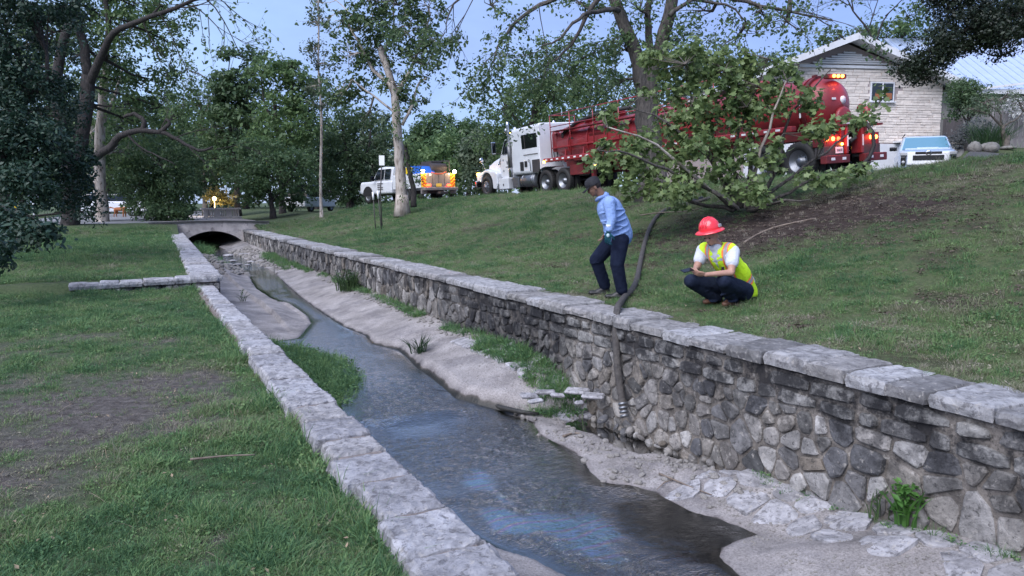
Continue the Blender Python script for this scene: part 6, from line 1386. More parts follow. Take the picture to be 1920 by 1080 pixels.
for s in (1, -1):
    for a, b_, c in (((2.85, 1.22), (3.35, 1.22), None), ((3.45, 1.22), (4.35, 1.22), 1)):
        top = 1.74; v = [(a[0], .935*s, a[1]), (b_[0], .935*s, b_[1]), (b_[0]-(.32 if c else 0), .845*s, top), (a[0], .845*s, top)]
        MB().add(v+[(x, y-.03*s, z) for x, y, z in v], [(0, 1, 2, 3), (7, 6, 5, 4), (0, 4, 5, 1), (1, 5, 6, 2), (2, 6, 7, 3), (3, 7, 4, 0)]).build('side_window', M['glass_dark'], gh)
    MB().prism([(4.9+.50*math.cos(q), .42+.50*math.sin(q)) for q in np.linspace(0, PI, 10)], .03).build('wheel_arch', M['interior'], pk, (0, .975*s if s > 0 else -1.005, 0))
    pz('mirror', (4.20, 1.12*s, 1.28), (.12, .20, .24), 'blackgloss'); pz('headlight', (5.72, .75*s, .95), (.12, .30, .18), 'lens_clear')
mk = MB()
for r_ in range(4):
    for k in range(6 if r_ != 1 else 4): mk.box((3.9-.09*k, 1.0, 1.02-.10*r_), (.06, .006, .05))
mk.build('door_lettering', M['steel_dark'], pk)

# ---- light blue SUV on the driveway
sv_ = Vector((15.15, 27.3, Hxy(15.15, 27.3)-.0)); 
suv = tx('parked_car', 'pale blue four-wheel-drive car parked nose-out on the driveway by the house', 'car', (sv_.x, sv_.y, 2.36), math.atan2(-.90, -.42), 0, 0)
M['suv'] = mat('pale_blue_paint', (.36, .45, .60), .28, coat=.6); M['suvglass'] = mat('windscreen_glass', (.10, .22, .30), .06, spec=1)
# origin: front bumper centre; body extends to -x
bd = shell(MB(), [(-.02, 0, .80, .45, .98, .12, .96), (-.12, 0, .90, .38, 1.08, .14, .97), (-.5, 0, .96, .36, 1.14, .14, .97), (-1.35, 0, .97, .36, 1.17, .12, .97), (-4.4, 0, .97, .38, 1.16, .12, .97), (-4.75, 0, .90, .45, 1.12, .12, .95)]).build('body', M['suv'], suv); soften(bd, .03)
gh = shell(MB(), [(-1.30, 0, .90, 1.12, 1.18, .03, .98), (-2.0, 0, .90, 1.12, 1.74, .12, .82), (-2.5, 0, .91, 1.12, 1.80, .12, .82), (-4.2, 0, .90, 1.12, 1.76, .12, .82), (-4.65, 0, .86, 1.1, 1.3, .05, .9)]).build('roof', M['suv'], suv)
v = [(-1.32, .80, 1.20), (-1.32, -.80, 1.20), (-1.97, -.68, 1.68), (-1.97, .68, 1.68)]
wsn = MB().add([(x+.03, y, z+.02) for x, y, z in v]+[(x-.02, y, z-.03) for x, y, z in v], [(0, 1, 2, 3), (7, 6, 5, 4), (0, 4, 5, 1), (1, 5, 6, 2), (2, 6, 7, 3), (3, 7, 4, 0)]).build('windscreen', M['suvglass'], suv)
sp = lambda name, c, d, m, par=suv, b=.03, rot=None: soften(MB().box(c, d, rot).build(name, M[m], par), b, 3)
sp('hood', (-.78, 0, 1.15), (1.05, 1.50, .10), 'suv'); sp('hood_scoop', (-.75, 0, 1.215), (.5, .7, .05), 'suv', suv, .02)
g_ = sp('grille_surround', (.03, 0, .80), (.12, 1.36, .46), 'white'); sp('grille', (.10, 0, .83), (.03, 1.0, .18), 'blackgloss', g_, .02); sp('upper_grille', (.07, 0, 1.00), (.06, .86, .10), 'blackgloss', g_, .02)
MB().lathe([(.07, 0), (.09, .0), (.09, .02), (.07, .02)], (.10, 0, 1.00), 'x', 18, True, True).build('emblem', M['chrome'], g_)
sp('number_plate', (.13, 0, .62), (.02, .34, .12), 'white_tape', g_, .01)
for s in (1, -1):
    sp('headlight', (-.04, .76*s, .98), (.20, .30, .13), 'lens_clear'); sp('fog_lamp_housing', (.0, .80*s, .72), (.14, .17, .34), 'blackgloss'); MB().lathe([(0, 0), (.06, 0), (.05, .03), (0, .03)], (.06, .80*s, .68), 'x', 12).build('fog_lamp', M['lens_clear'], suv)
    sp('mirror', (-1.55, 1.10*s, 1.26), (.14, .26, .15), 'blackgloss'); MB().tube([(-1.9, .72*s, 1.80), (-2.1, .70*s, 1.86), (-4.0, .70*s, 1.86)], .02, 6).build('roof_rail', M['steel_dark'], suv)
    for x in (-.95, -3.75): wheel(suv, x, .97*s, .39, .39, .26, False, 'car', s)
sp('skid_plate', (.02, 0, .45), (.16, 1.3, .12), 'alu')

# ------------------------------------------------------------------ brick house
hs_o = Vector((18.85, 33.2)); HA = math.radians(7); he = Vector((math.cos(HA), math.sin(HA))); hn = Vector((-he.y, he.x))
house = tag(empty('brick_house', (hs_o.x, hs_o.y, 2.2), (0, 0, HA)), 'white painted brick house with a gabled end wall behind the tank', 'house')
M['hbrick'] = mat('painted_brick', (.62, .54, .475), .85, (.74, .66, .59), 6, bump=.3, bscale=30, rand=.12); M['hbrick_i'] = mat('painted_brick_far', (.62, .54, .475), .85, (.74, .66, .59), 6, bump=.3, bscale=30, isl=.12)
M['hmortar'] = mat('recessed_mortar', (.34, .28, .27), .95); M['trim'] = mat('white_trim', (.66, .66, .68), .6, (.58, .58, .60), 3)
M['shingle'] = mat('asphalt_shingle', (.16, .15, .15), .95, (.10, .095, .095), 30)
WH = 9.0; D = 11; zg = 1.95; ze = 6.72-2.2; zp = 8.42-2.2    # local heights
def hb(name, c, d, m, par=house, b=0): 
    o = MB().box(c, d).build(name, m, par); 
    if b: soften(o, b)
    return o
mb = MB(); prof = [(-WH, -.6), (0, -.6), (0, ze), (-WH/2, zp-.12), (-WH, ze)]; mb.prism(prof, D).build('wall', M['hmortar'], house)
# coursed painted bricks on the gable wall
rb_ = random.Random(3); recs = []; z = zg
while z < ze+.75:
    hgt = rb_.choice([.10, .12, .14]); x = -.02
    xr_lim = 0 if z < ze else -(z-ze)/((zp-ze)/(WH/2))
    xl_lim = -WH if z < ze else -WH+(z-ze)/((zp-ze)/(WH/2))
    x = xr_lim
    while x > xl_lim+.1:
        L = rb_.uniform(.22, .62); x2 = max(x-L, xl_lim); cx = (x+x2)/2; cz = z+hgt/2
        inwin = (-3.44 < cx+L*.3 and cx-L*.3 < -2.26 and 3.64 < cz < 4.56)
        if not inwin: recs.append((x2, x, z, z+hgt))
        x = x2
    z += hgt
recs.sort(key=lambda r: 0 if r[1] > -4.6 else 1)
far_b = MB()
for i, (a, b_, z0, z1) in enumerate(recs):
    dp = rb_.uniform(.012, .045); g = .007; j = lambda: rb_.uniform(-.008, .008)
    vs = [(a+g+j(), -dp, z0+g+j()), (b_-g+j(), -dp+j(), z0+g+j()), (b_-g+j(), -dp, z1-g+j()), (a+g+j(), -dp+j(), z1-g+j()), (a+g, .01, z0+g), (b_-g, .01, z0+g), (b_-g, .01, z1-g), (a+g, .01, z1-g)]
    fs = [(0, 1, 2, 3), (4, 5, 1, 0), (5, 6, 2, 1), (6, 7, 3, 2), (7, 4, 0, 3)]
    if i < 295: MB().add(vs, fs).build('brick', M['hbrick'], house)
    else: far_b.add(vs, fs)
far_b.build('brickwork', M['hbrick_i'], house)['kind'] = 'stuff'
hb('lower_wall', (-WH/2-.9, -.03, .70), (WH-1.8, .12, 2.4), M['trim'])
hb('door_hood', (-1.6, -.25, 1.98), (1.2, .5, .08), M['trim'], house, .01)
# gable: louvred vent and trim
vt = MB().prism([(-WH/2-1.75, ze+.72), (-WH/2+1.9, ze+.72), (-WH/2+.0, zp-.42)], .04).build('gable_vent', M['steel_dark'], house, (0, -.05, 0))
for k in range(9):
    z = ze+.76+k*.088; f = 1-(z-ze-.72)/(zp-.42-ze-.72); x0 = -WH/2-1.75*f; x1 = -WH/2+1.9*f
    if x1-x0 > .15: o = MB().box(((x0+x1)/2, -.085, z), (x1-x0, .07, .055), Euler((.5, 0, 0)).to_matrix()).build('louvre', M['trim'], vt)
hb('frieze_board', (-WH/2+.1, -.07, ze+.62), (4.6, .08, .12), M['trim'], house, .01)
sl_ = (zp-ze)/(WH/2); ra = math.atan(sl_)
for s in (1, -1):
    L = (WH/2+.55)/math.cos(ra); cx = -WH/2+s*(WH/2+.55)/2; cz = zp-(WH/2+.55)/2*sl_+.08; Rm = Matrix.Rotation(ra*s, 3, 'Y')
    rf = MB().box((cx, D/2-.3, cz+.03), (L, D+.9, .12), Rm).build('roof', M['shingle'], house)
    MB().box((cx, -.80, cz-.02), (L+.02, .05, .26), Rm).build('rake_board', M['trim'], rf)
    MB().box((cx, -.40, cz-.09), (L-.1, .72, .03), Rm).build('soffit', M['trim'], rf)
    MB().box((-WH/2+s*(WH/2+.58), D/2-.3, ze-.22), (.10, D+.9, .14)).build('gutter', M['trim'], rf)
# window
wf_ = hb('window', (-2.85, -.03, 4.12), (1.12, .10, .84), M['trim'], house, .01)
hb('pane', (-3.11, -.075, 4.12), (.46, .02, .72), M['glass_dark'], wf_); hb('pane', (-2.59, -.075, 4.12), (.46, .02, .72), M['glass_dark'], wf_)
M['curtain'] = mat('glowing_brown_curtain', (.16, .06, .03), .6, emit=(.5, .18, .07), estr=.12)  # faint emission stands for warm room light on the curtain
for x in (-3.05, -2.55): hb('lit_blind', (x, -.088, 3.94), (.28, .006, .26), M['curtain'], wf_)
hb('mullion', (-2.85, -.09, 4.12), (.05, .04, .78), M['trim'], wf_); hb('sill', (-2.85, -.10, 3.68), (1.22, .16, .05), M['trim'], wf_, .01)
# side return: stepped eave of the house side
for k in range(3): hb('eave_block', (.45+.22*k, .5+.3*k, ze-.35-.05*k), (.8, .5, .10), M['trim'], house, .02)
hb('side_wall', (.55, 2.2, 2.6), (1.1, .2, 5.0), M['trim'])
M['boulder'] = mat('weathered_boulder', (.20, .19, .175), .95, (.11, .105, .095), 6, bump=.6, bscale=14)
# low timber landing with a diagonal brace
ld = tag(empty('timber_landing', (*P(1786, 280, Y=29.5).xy, 3.55)), 'low grey timber landing with a diagonal brace at the house corner', 'landing')
o = MB().box((0, 0, .30), (.95, .8, .06)).build('deck', mat('grey_timber', (.22, .20, .18), .9, (.14, .12, .11), 8), ld)
for x in (-.42, .42): MB().box((x, -.36, -.1), (.06, .06, .8)).build('post', M['steel_dark'], ld)
MB().box((0, -.40, .05), (1.0, .03, .05), Matrix.Rotation(-.55, 3, 'Y')).build('brace', M['steel_dark'], ld)
MB().box((0, -.30, -.0), (.80, .03, .50)).build('panel', M['kerb'], ld); MB().box((0, -.36, -.26), (.95, .06, .06)).build('lower_rail', M['steel_dark'], ld)
# neighbour's house with a standing-seam roof
nb_ = tag(empty('neighbour_house', (26.0, 39, 3.5)), 'low house with a broad pale blue metal roof beyond the fence', 'house')
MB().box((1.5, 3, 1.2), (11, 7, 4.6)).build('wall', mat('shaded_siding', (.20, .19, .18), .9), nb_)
n0 = (-4.7, -1.2, 3.66); nr = MB(); vs = [(-4.7, -1.2, 3.66), (7.5, -1.2, 3.66), (7.5, 4.8, 7.4), (-4.7, 4.8, 7.4)]
M['metalroof'] = mat('metal_roof', (.42, .50, .66), .45, (.46, .54, .70), 2, metal=.3)
nr.add(vs+[(a, b_, c-.1) for a, b_, c in vs], [(0, 1, 2, 3), (7, 6, 5, 4), (0, 4, 5, 1), (1, 5, 6, 2), (2, 6, 7, 3), (3, 7, 4, 0)]); rf = nr.build('roof', M['metalroof'], nb_)
for k in range(26):
    x = -4.5+k*.47; MB().add([(x, -1.2, 3.67), (x+.03, -1.2, 3.67), (x+.03, 4.8, 7.41), (x, 4.8, 7.41), (x, -1.2, 3.72), (x+.03, -1.2, 3.72), (x+.03, 4.8, 7.46), (x, 4.8, 7.46)], [(0, 3, 2, 1), (4, 5, 6, 7), (0, 1, 5, 4), (1, 2, 6, 5), (2, 3, 7, 6), (3, 0, 4, 7)]).build('seam', M['metalroof'], rf)
MB().box((1.4, -1.22, 3.55), (12.3, .05, .22)).build('fascia', M['trim'], nb_); MB().box((-1.2, -1.35, 3.85), (4.6, .1, .10), Matrix.Rotation(-.12, 3, 'Y')).build('gutter', M['trim'], nb_)
wl_ = MB().box((.6, -.52, 2.7), (.8, .06, .35)).build('lit_window', mat('lamplit_window', (.6, .45, .15), .5, emit=(1, .70, .22), estr=2.2), nb_)

# ------------------------------------------------------------------ fences and garden
M['picket_grey'] = mat('weathered_picket', (.21, .195, .20), .9, (.13, .12, .125), 5, bump=.3, rand=.25, stretch=(4, 4, .6)); M['picket_dark'] = mat('dark_picket', (.045, .040, .042), .9, (.07, .06, .06), 5, rand=.25, stretch=(4, 4, .6))
def fence(name, label, a, b_, z, h, m, step_=.15):
    root = tag(empty(name, (a.x, a.y, z)), label, 'fence'); d = (b_-a).xy; n = int(d.length/step_); ang = math.atan2(d.y, d.x)
    R_ = Matrix.Rotation(ang, 3, 'Z'); rr_ = random.Random(n)
    for i in range(n):
        hh = h+rr_.uniform(-.03, .03); o = MB().prism([(-.065, 0), (.065, 0), (.065, hh-.05), (.03, hh), (-.03, hh), (-.065, hh-.05)], .02).build('picket', m, root)
        o.location = R_ @ Vector((i*step_, rr_.uniform(-.006, .006), 0)); o.rotation_euler = (0, 0, ang)
    for zz in (.35, h-.35): o = MB().box((d.length/2, .04, zz), (d.length, .04, .09)).build('rail', m, root); o.rotation_euler = (0, 0, ang)
    return root
a = P(1856, 270, Y=27.5); b_ = P(2120, 270, Y=25.5)
fence('picket_fence', 'grey weathered board fence behind the small bare garden tree', a, b_, 3.55, 1.75, M['picket_grey'])
a = P(1769, 270, Y=32.2); b_ = P(1812, 270, Y=32.0)
fence('picket_fence', 'short dark stained fence against the corner of the brick house', a, b_, 3.4, 1.75, M['picket_dark'], .13)
def gz(px, Y): x = (px-960)/FPX*Y; return (x, Y, Hxy(x, Y))
g0 = gz(1884, 24.5)
tree('garden_tree', 'small twisted garden tree with thin grey foliage in front of the fence', None, g0, ([(1886, 283), (1884, 262), (1879, 236)], 24.5, .09, .07),
     [([(1879, 238), (1865, 222), (1845, 210), (1825, 208)], 24.5, .05, .015), ([(1880, 238), (1900, 225), (1925, 205)], 24.5, .045, .012), ([(1879, 236), (1872, 205), (1860, 180)], 24.5, .04, .012)],
     [(1850, 195, 24.5, 32, 18, 24), (1880, 185, 24.5, 26, 20, 16), (1825, 205, 24.5, 20, 12, 10), (1910, 190, 24.5, 24, 18, 9)], mat_twiggy if False else M['leaf_grey'], M['twig'], .06, 26, .25, 71, nbr=8)
tree('shrub', 'dark evergreen shrub filling the gap beside the house corner', None, gz(1812, 29), ([(1812, 290), (1812, 230)], 29, .07, .04), [], [(1800, 190, 29, 22, 34, 44), (1830, 185, 29, 30, 24, 44), (1812, 160, 29.5, 24, 14, 22), (1850, 200, 28.5, 26, 18, 26)], M['leaf_dark'], M['bark_dark'], .09, 46, .3, 72, cat='shrub')
tree('shrub', 'silvery grey shrub below the evergreen', None, gz(1812, 26), None, [], [(1805, 258, 26, 20, 16, 34), (1835, 240, 26, 30, 18, 40), (1862, 250, 26, 20, 16, 20), (1795, 262, 26, 10, 12, 10)], leaf_mat('leaf_silver', (.09, .10, .10), (.20, .21, .21)), M['twig'], .06, 34, .24, 73, cat='shrub')
tree('flowering_shrub', 'white-flowered shrub against the board fence', None, gz(1905, 26.5), None, [], [(1903, 196, 26.8, 20, 12, 22), (1885, 190, 26.8, 12, 10, 8), (1915, 215, 26.6, 16, 10, 10)], leaf_mat('white_blossom', (.45, .45, .44), (.62, .62, .60)), M['twig'], .08, 22, .22, 74, cat='shrub')
g1 = gz(1842, 25); og = blade_mesh('ornamental_grass', 420, 1.0, .55, .016, .7, random.Random(4), 4, leaf_mat('ornamental_blade', (.03, .07, .03), (.07, .13, .05)))
tag(link('ornamental_grass', og, None, g1), 'rounded clump of long green ornamental grass by the boulders', 'plant')
for i, (px, py, Y, r, lab) in enumerate(((1838, 286, 24.0, (.26, .2, .15), 'pale rounded garden boulder on top of the grey block'), (1846, 296, 23.6, (.32, .22, .2), 'squarish grey garden boulder beneath the clump of grass'), (1875, 288, 24.2, (.3, .16, .07), 'flat pale slab lying at the foot of the garden tree'), (1815, 298, 23.8, (.22, .2, .2), 'small dark rock beside the timber landing'))):
    q = gz(px, Y); m_ = MB(); m_.ell((0, 0, 0), r, 10, 6, Euler((0, 0, i)).to_matrix()); o = m_.build('boulder', M['boulder'], None, (q[0], q[1], q[2]+r[2]*.55))
    for v_ in o.data.vertices: v_.co *= 1+.12*random.Random(int(v_.index+i*50)).uniform(-1, 1)
    tag(o, lab, 'rock')
# signs and stakes near the pale trunk
def post_sign():
    b = P(717, 424, Y=27.5); t = P(718, 300, Y=27.5); z = Hxy(b.x, b.y); r = tag(empty('sign_post', (b.x, b.y, z)), 'thin metal post with a small blank pale sign near the split trunk', 'sign')
    MB().tube([(0, 0, -.3), (-.05, 0, 1.2), (.03, 0, t.z-z)], .024, 6).build('post', M['steel_dark'], r)
    soften(MB().box((.03, -.03, t.z-z-.02), (.20, .012, .36)).build('sign_panel', M['white_tape'], r), .02)
post_sign()
for i, (bx, tx_, ty_) in enumerate(((705, 699, 360), (716, 708, 358))):
    b = P(bx, 430, Y=26.5); t = P(tx_, ty_, Y=26.5); z = Hxy(b.x, b.y); r = tag(empty('marker_stake', (b.x, b.y, z)), ['leaning dark stake with a white top, left of its twin', 'leaning dark stake with a white top, right of its twin'][i], 'stake', 'marker stakes on the bank')
    e = Vector((t.x-b.x, 0, t.z-z)); MB().tube([(0, 0, -.2), tuple(e*.85)], .02, 6).build('stake', M['steel_dark'], r); MB().tube([tuple(e*.80), tuple(e)], .035, 8).build('cap', M['white_tape'], r)
# street furniture and far things on the left
sp_ = P(66, 430, Y=44); r = tag(empty('street_sign', (sp_.x, sp_.y, .3)), 'white street sign on a pole across the left-hand road', 'sign')
MB().tube([(0, 0, 0), (0, 0, 2.0)], .05, 8).build('pole', M['white_tape'], r); MB().box((.35, 0, 1.95), (.8, .03, .16)).build('sign_panel', M['white_tape'], r)
q = P(28, 412, Y=40); r = tag(empty('warning_sign', (q.x, q.y, .2)), 'small yellow warning sign glimpsed through the oak leaves', 'sign')
MB().tube([(0, 0, 0), (0, 0, 1.2)], .03, 6).build('post', M['steel_dark'], r); MB().box((0, -.03, 1.15), (.45, .02, .45), Matrix.Rotation(PI/4, 3, 'Y')).build('sign_panel', M['yellow'], r)
# ------------------------------------------------------------------ people
def body_mesh(name, parts, voxel, m, smooth_it=3, parent=None, cut=None):
    """parts: ('cap', p0, p1, r0, r1, flat, side) tapered limbs and ('ell', c, (rx, ry, rz), rot); fused into one skin by voxel remeshing"""
    mb = MB()
    for p in parts:
        if p[0] == 'cap':
            a, b = Vector(p[1]), Vector(p[2]); r0, r1 = p[3], p[4]; fl = p[5] if len(p) > 5 else 1.0; side = Vector(p[6]) if len(p) > 6 else None
            t = (b-a).normalized(); u_ = (side-t*side.dot(t)).normalized() if side is not None else t.orthogonal().normalized(); v_ = t.cross(u_); n = 14; vs = []; rings = []
            for i in range(5):
                q = PI/2*(1-i/4); rings.append((a-t*r0*math.sin(q), r0*math.cos(q)))
            rings.append(((a+b)/2, (r0+r1)/2))
            for i in range(5):
                q = PI/2*i/4; rings.append((b+t*r1*math.sin(q), r1*math.cos(q)))
            for c, r in rings:
                r = max(r, 1e-4)
                for k in range(n): w_ = 2*PI*k/n; vs.append(c+u_*math.cos(w_)*r+v_*math.sin(w_)*r*fl)
            fs = []
            for i in range(len(rings)-1):
                for k in range(n): fs.append((i*n+k, i*n+(k+1) % n, i*n+n+(k+1) % n, i*n+n+k))
            fs += [tuple(range(n-1, -1, -1)), tuple((len(rings)-1)*n+k for k in range(n))]
            mb.add(vs, fs)
        else: mb.ell(p[1], p[2], 18, 12, p[3] if len(p) > 3 else None)
    me = mb.mesh(name, m); o = bpy.data.objects.new(name, me); C.objects.link(o)
    md = o.modifiers.new('r', 'REMESH'); md.mode = 'VOXEL'; md.voxel_size = voxel; md.use_smooth_shade = True
    ms = o.modifiers.new('s', 'SMOOTH'); ms.factor = .5; ms.iterations = smooth_it
    dg = bpy.context.evaluated_depsgraph_get(); me2 = bpy.data.meshes.new_from_object(o.evaluated_get(dg)); me2.name = name; o.modifiers.clear(); o.data = me2
    if not me2.materials: me2.materials.append(m)
    if cut:   # open the garment: remove faces where cut(co) is true
        bm = bmesh.new(); bm.from_mesh(me2); bmesh.ops.delete(bm, geom=[f for f in bm.faces if cut(f.calc_center_median())], context='FACES'); bm.to_mesh(me2); bm.free()
    me2.polygons.foreach_set('use_smooth', [True]*len(me2.polygons)); me2.update()
    if parent: attach(o, parent)
    return o
M['skin'] = mat('skin', (.42, .24, .18), .55, (.34, .18, .13), 14); M['skin_dark'] = mat('tanned_skin', (.20, .105, .07), .55, (.15, .08, .055), 12)
def cloth(name, c1, c2, sc=9, b=.35, rough=.9): return mat(name, c1, rough, c2, sc, bump=b, bscale=16, spec=.12)
M['jeans'] = cloth('dark_denim', (.010, .014, .030), (.022, .030, .055)); M['navy'] = cloth('navy_trousers', (.006, .009, .022), (.012, .017, .036))
M['shirt_blue'] = cloth('light_blue_work_shirt', (.20, .30, .56), (.25, .36, .63), 5, .5); M['tee'] = cloth('pale_grey_tshirt', (.52, .54, .60), (.60, .62, .67), 5, .4)
M['hivis'] = cloth('lime_yellow_mesh', (.58, .86, .03), (.66, .92, .05), 6, .35, .75); M['hv_orange'] = mat('orange_braid', (.95, .22, .06), .7); M['hv_silver'] = mat('silver_reflective_band', (.34, .33, .35), .4)
M['boots'] = mat('brown_leather', (.10, .045, .025), .6, (.15, .07, .04), 10); M['shoes'] = mat('black_leather', (.012, .011, .012), .5)
M['hat_red'] = mat('red_plastic', (.78, .035, .05), .28, (.70, .03, .045), 3, coat=.5); M['cap'] = cloth('dark_grey_cap_cloth', (.018, .018, .022), (.035, .035, .04)); M['hair'] = mat('dark_hair', (.018, .012, .01), .8)
M['glove'] = cloth('teal_knit_glove', (.010, .05, .07), (.015, .075, .095)); M['glove2'] = mat('pale_glove_patch', (.40, .52, .58), .6)
def Q(px, py, Y, dy): return P(px, py, Y=Y+dy)
def head(root_parts, c, fwd, up, s=1.0):
    """adds a head with jaw, nose, brow, ears, lips; returns its frame"""
    f = Vector(fwd).normalized(); u_ = (Vector(up)-f*Vector(up).dot(f)).normalized(); l = u_.cross(f); R_ = Matrix((f, l, u_)).transposed(); g = lambda x, y, z: Vector(c)+(f*x+l*y+u_*z)*s
    E_ = lambda x, y, z, a, b, d, rot=None: root_parts.append(('ell', g(x, y, z), (a*s, b*s, d*s), R_ if rot is None else R_ @ rot))
    E_(-.008, 0, .028, .096, .076, .090); E_(.018, 0, -.030, .074, .062, .078); E_(.048, 0, -.085, .036, .034, .026); E_(.030, 0, -.072, .052, .050, .034)
    E_(.094, 0, -.018, .016, .012, .022, Matrix.Rotation(.3, 3, 'Y')); E_(.098, 0, -.030, .014, .016, .010); E_(.074, 0, .018, .020, .050, .012)
    E_(.078, 0, -.058, .014, .022, .007); E_(.076, 0, -.068, .013, .019, .007)
    for k in (1, -1): E_(.066, .034*k, -.024, .020, .020, .018); E_(-.012, .078*k, -.012, .018, .008, .030); E_(-.004, .070*k, -.03, .012, .010, .012)
    return g, R_, f, l, u_
def hand(parts, wrist, d, palm, thumb_side, curl=.5, s=1.0, spread=.12):
    """d: direction of the hand, palm: palm normal, thumb_side: +-1"""
    d = Vector(d).normalized(); pn = (Vector(palm)-d*Vector(palm).dot(d)).normalized(); sd = d.cross(pn)*thumb_side; W = Vector(wrist)
    parts.append(('cap', W, W+d*.045*s, .024*s, .030*s, .62, sd)); parts.append(('cap', W+d*.045*s-sd*.012*s, W+d*.078*s-sd*.012*s, .030*s, .030*s, .45, sd)); parts.append(('cap', W+d*.045*s+sd*.012*s, W+d*.078*s+sd*.012*s, .030*s, .030*s, .45, sd))
    for i, (o, L) in enumerate(((.032, .072), (.011, .080), (-.011, .075), (-.031, .060))):
        p = W+(d*.085+sd*o)*s; dd_ = (d+sd*(o/.03)*spread).normalized(); a = 0
        for j, fr in enumerate((.45, .32, .23)):
            a += curl*(.6, .9, .7)[j]; q_ = dd_*math.cos(a)+pn*math.sin(a); q = p+q_*L*fr*s; parts.append(('cap', p, q, .0092*s-.0006*j, .0086*s-.0006*j)); p = q
    p = W+(d*.028+sd*.030)*s; q = p+(d*.55+sd*.65+pn*.35).normalized()*.040*s; r_ = q+(d*.85+sd*.25+pn*.35).normalized()*.030*s; parts.append(('cap', p-sd*.006, q, .013*s, .0105*s)); parts.append(('cap', q, r_, .0105*s, .009*s))

# ---- man crouching in hard hat and safety vest
YK = 8.85
J = {k: Q(*v[:2], YK, v[2]) for k, v in dict(pel=(1391, 541, .20), belly=(1378, 512, .08), chest=(1352, 478, -.04), neck=(1341, 459, -.10), hl=(1396, 545, .06), hr=(1376, 541, .30), kl=(1356, 527, -.34), kr=(1296, 527, .00), al=(1374, 567, .02), ar=(1343, 566, .22),
    sl=(1374, 472, -.16), sr=(1318, 470, .10), el=(1371, 511, -.34), er=(1306, 503, -.02), wl=(1323, 515, -.44), wr=(1303, 506, -.28)).items()}
pz0 = Hxy(Q(1360, 576, YK, 0).x, YK)
man1 = tag(empty('person', (Q(1362, 577, YK, .1).x, YK+.1, pz0)), 'crouching worker in red full-brim hard hat and lime safety vest looking at a phone', 'person')
fw1 = Vector((-.66, -.62, -.42)); up1 = Vector((-.42, -.25, .87)); hc = Q(1333, 441, YK, -.17)
parts = []; g, Rh, f1, l1, u1 = head(parts, hc, fw1, up1, 1.0)
parts += [('cap', J['chest']+Vector((0, 0, .05)), hc+Vector((.015, .03, -.03)), .062, .055)]
parts += [('cap', J['pel'], J['belly'], .15, .14, .8, (1, -1, 0)), ('cap', J['belly'], J['chest'], .14, .155, .72, (1, -1, 0)), ('cap', J['sl'], J['sr'], .07, .07)]
for s_, sh, el, wr_ in ((1, 'sl', 'el', 'wl'), (-1, 'sr', 'er', 'wr')):
    parts += [('cap', J[sh], J[el], .055, .043), ('cap', J[el], J[wr_], .043, .027, .85)]
parts += [('cap', J['hl'], J['kl'], .085, .06), ('cap', J['kl'], J['al'], .055, .04), ('cap', J['hr'], J['kr'], .085, .06), ('cap', J['kr'], J['ar'], .055, .04)]
ph = Q(1293, 509, YK, -.46)
hand(parts, J['wl'], (ph+Vector((.02, -.0, -.01)))-J['wl'], (-.3, .55, .7), 1, .55)
hand(parts, J['wr'], (ph+Vector((.0, .0, -.02)))-J['wr'], (.5, -.4, .6), -1, .5)
body_mesh('body', parts, .0065, M['skin'], 2, man1)
J['wl2'] = J['wl']
# trousers
tr = [('cap', J['pel']+Vector((.02, .02, .04)), J['pel']+Vector((.01, .02, -.06)), .155, .15, .85, (1, -1, 0)), ('cap', J['hl'], J['kl'], .112, .088), ('cap', J['kl']+Vector((0, 0, .0)), J['al']+Vector((0, 0, .05)), .086, .075), ('cap', J['hr'], J['kr'], .112, .088), ('cap', J['kr'], J['ar']+Vector((0, 0, .05)), .086, .075),
      ('cap', J['kl']+Vector((.05, .1, -.06)), J['hl']+Vector((0, 0, -.03)), .075, .10), ('cap', J['kr']+Vector((.05, .06, -.05)), J['hr']+Vector((0, 0, -.04)), .07, .10)]
rc = np.random.RandomState(3)
for k, a in (('kl', 'al'), ('kr', 'ar')):      # folds behind the knee and at the cuff
    for i in range(4): q = J[k].lerp(J[a], .25+.2*i); tr.append(('ell', q+Vector(rc.uniform(-.02, .02, 3)), (.086, .086, .016), Euler(tuple(rc.uniform(-.5, .5, 3))).to_matrix()))
body_mesh('jeans', tr, .010, M['jeans'], 2, man1)
for a, t in (('al', Vector((-.17, -.16, 0))), ('ar', Vector((-.20, -.10, 0)))):
    an = J[a].copy(); zg_ = Hxy(an.x, an.y)+.035; an.z = max(an.z, zg_+.08); b0 = Vector((an.x, an.y, zg_))
    body_mesh('boot', [('cap', an+Vector((0, 0, .06)), an, .058, .055), ('cap', an, b0-t*.2, .052, .048), ('cap', b0-t*.2, b0+t*.75, .048, .042, .8, (t.y, -t.x, 0)), ('cap', b0+t*.5+Vector((0, 0, .015)), b0+t*.1+Vector((0, 0, .05)), .040, .045)], .010, M['boots'], 2, man1)
# T-shirt: torso and short sleeves
tp = [('cap', J['pel']+Vector((0, 0, .08)), J['belly'], .160, .158, .82, (1, -1, 0)), ('cap', J['belly'], J['chest']+Vector((0, 0, -.02)), .158, .168, .75, (1, -1, 0)), ('cap', J['sl']+Vector((0, 0, -.005)), J['sr'], .084, .084),
      ('cap', J['sl'], J['sl'].lerp(J['el'], .52), .083, .078), ('cap', J['sr'], J['sr'].lerp(J['er'], .5), .080, .076), ('cap', J['chest'], J['neck']+Vector((0, 0, -.025)), .10, .07)]
tee = body_mesh('tshirt', tp, .010, M['tee'], 3, man1)
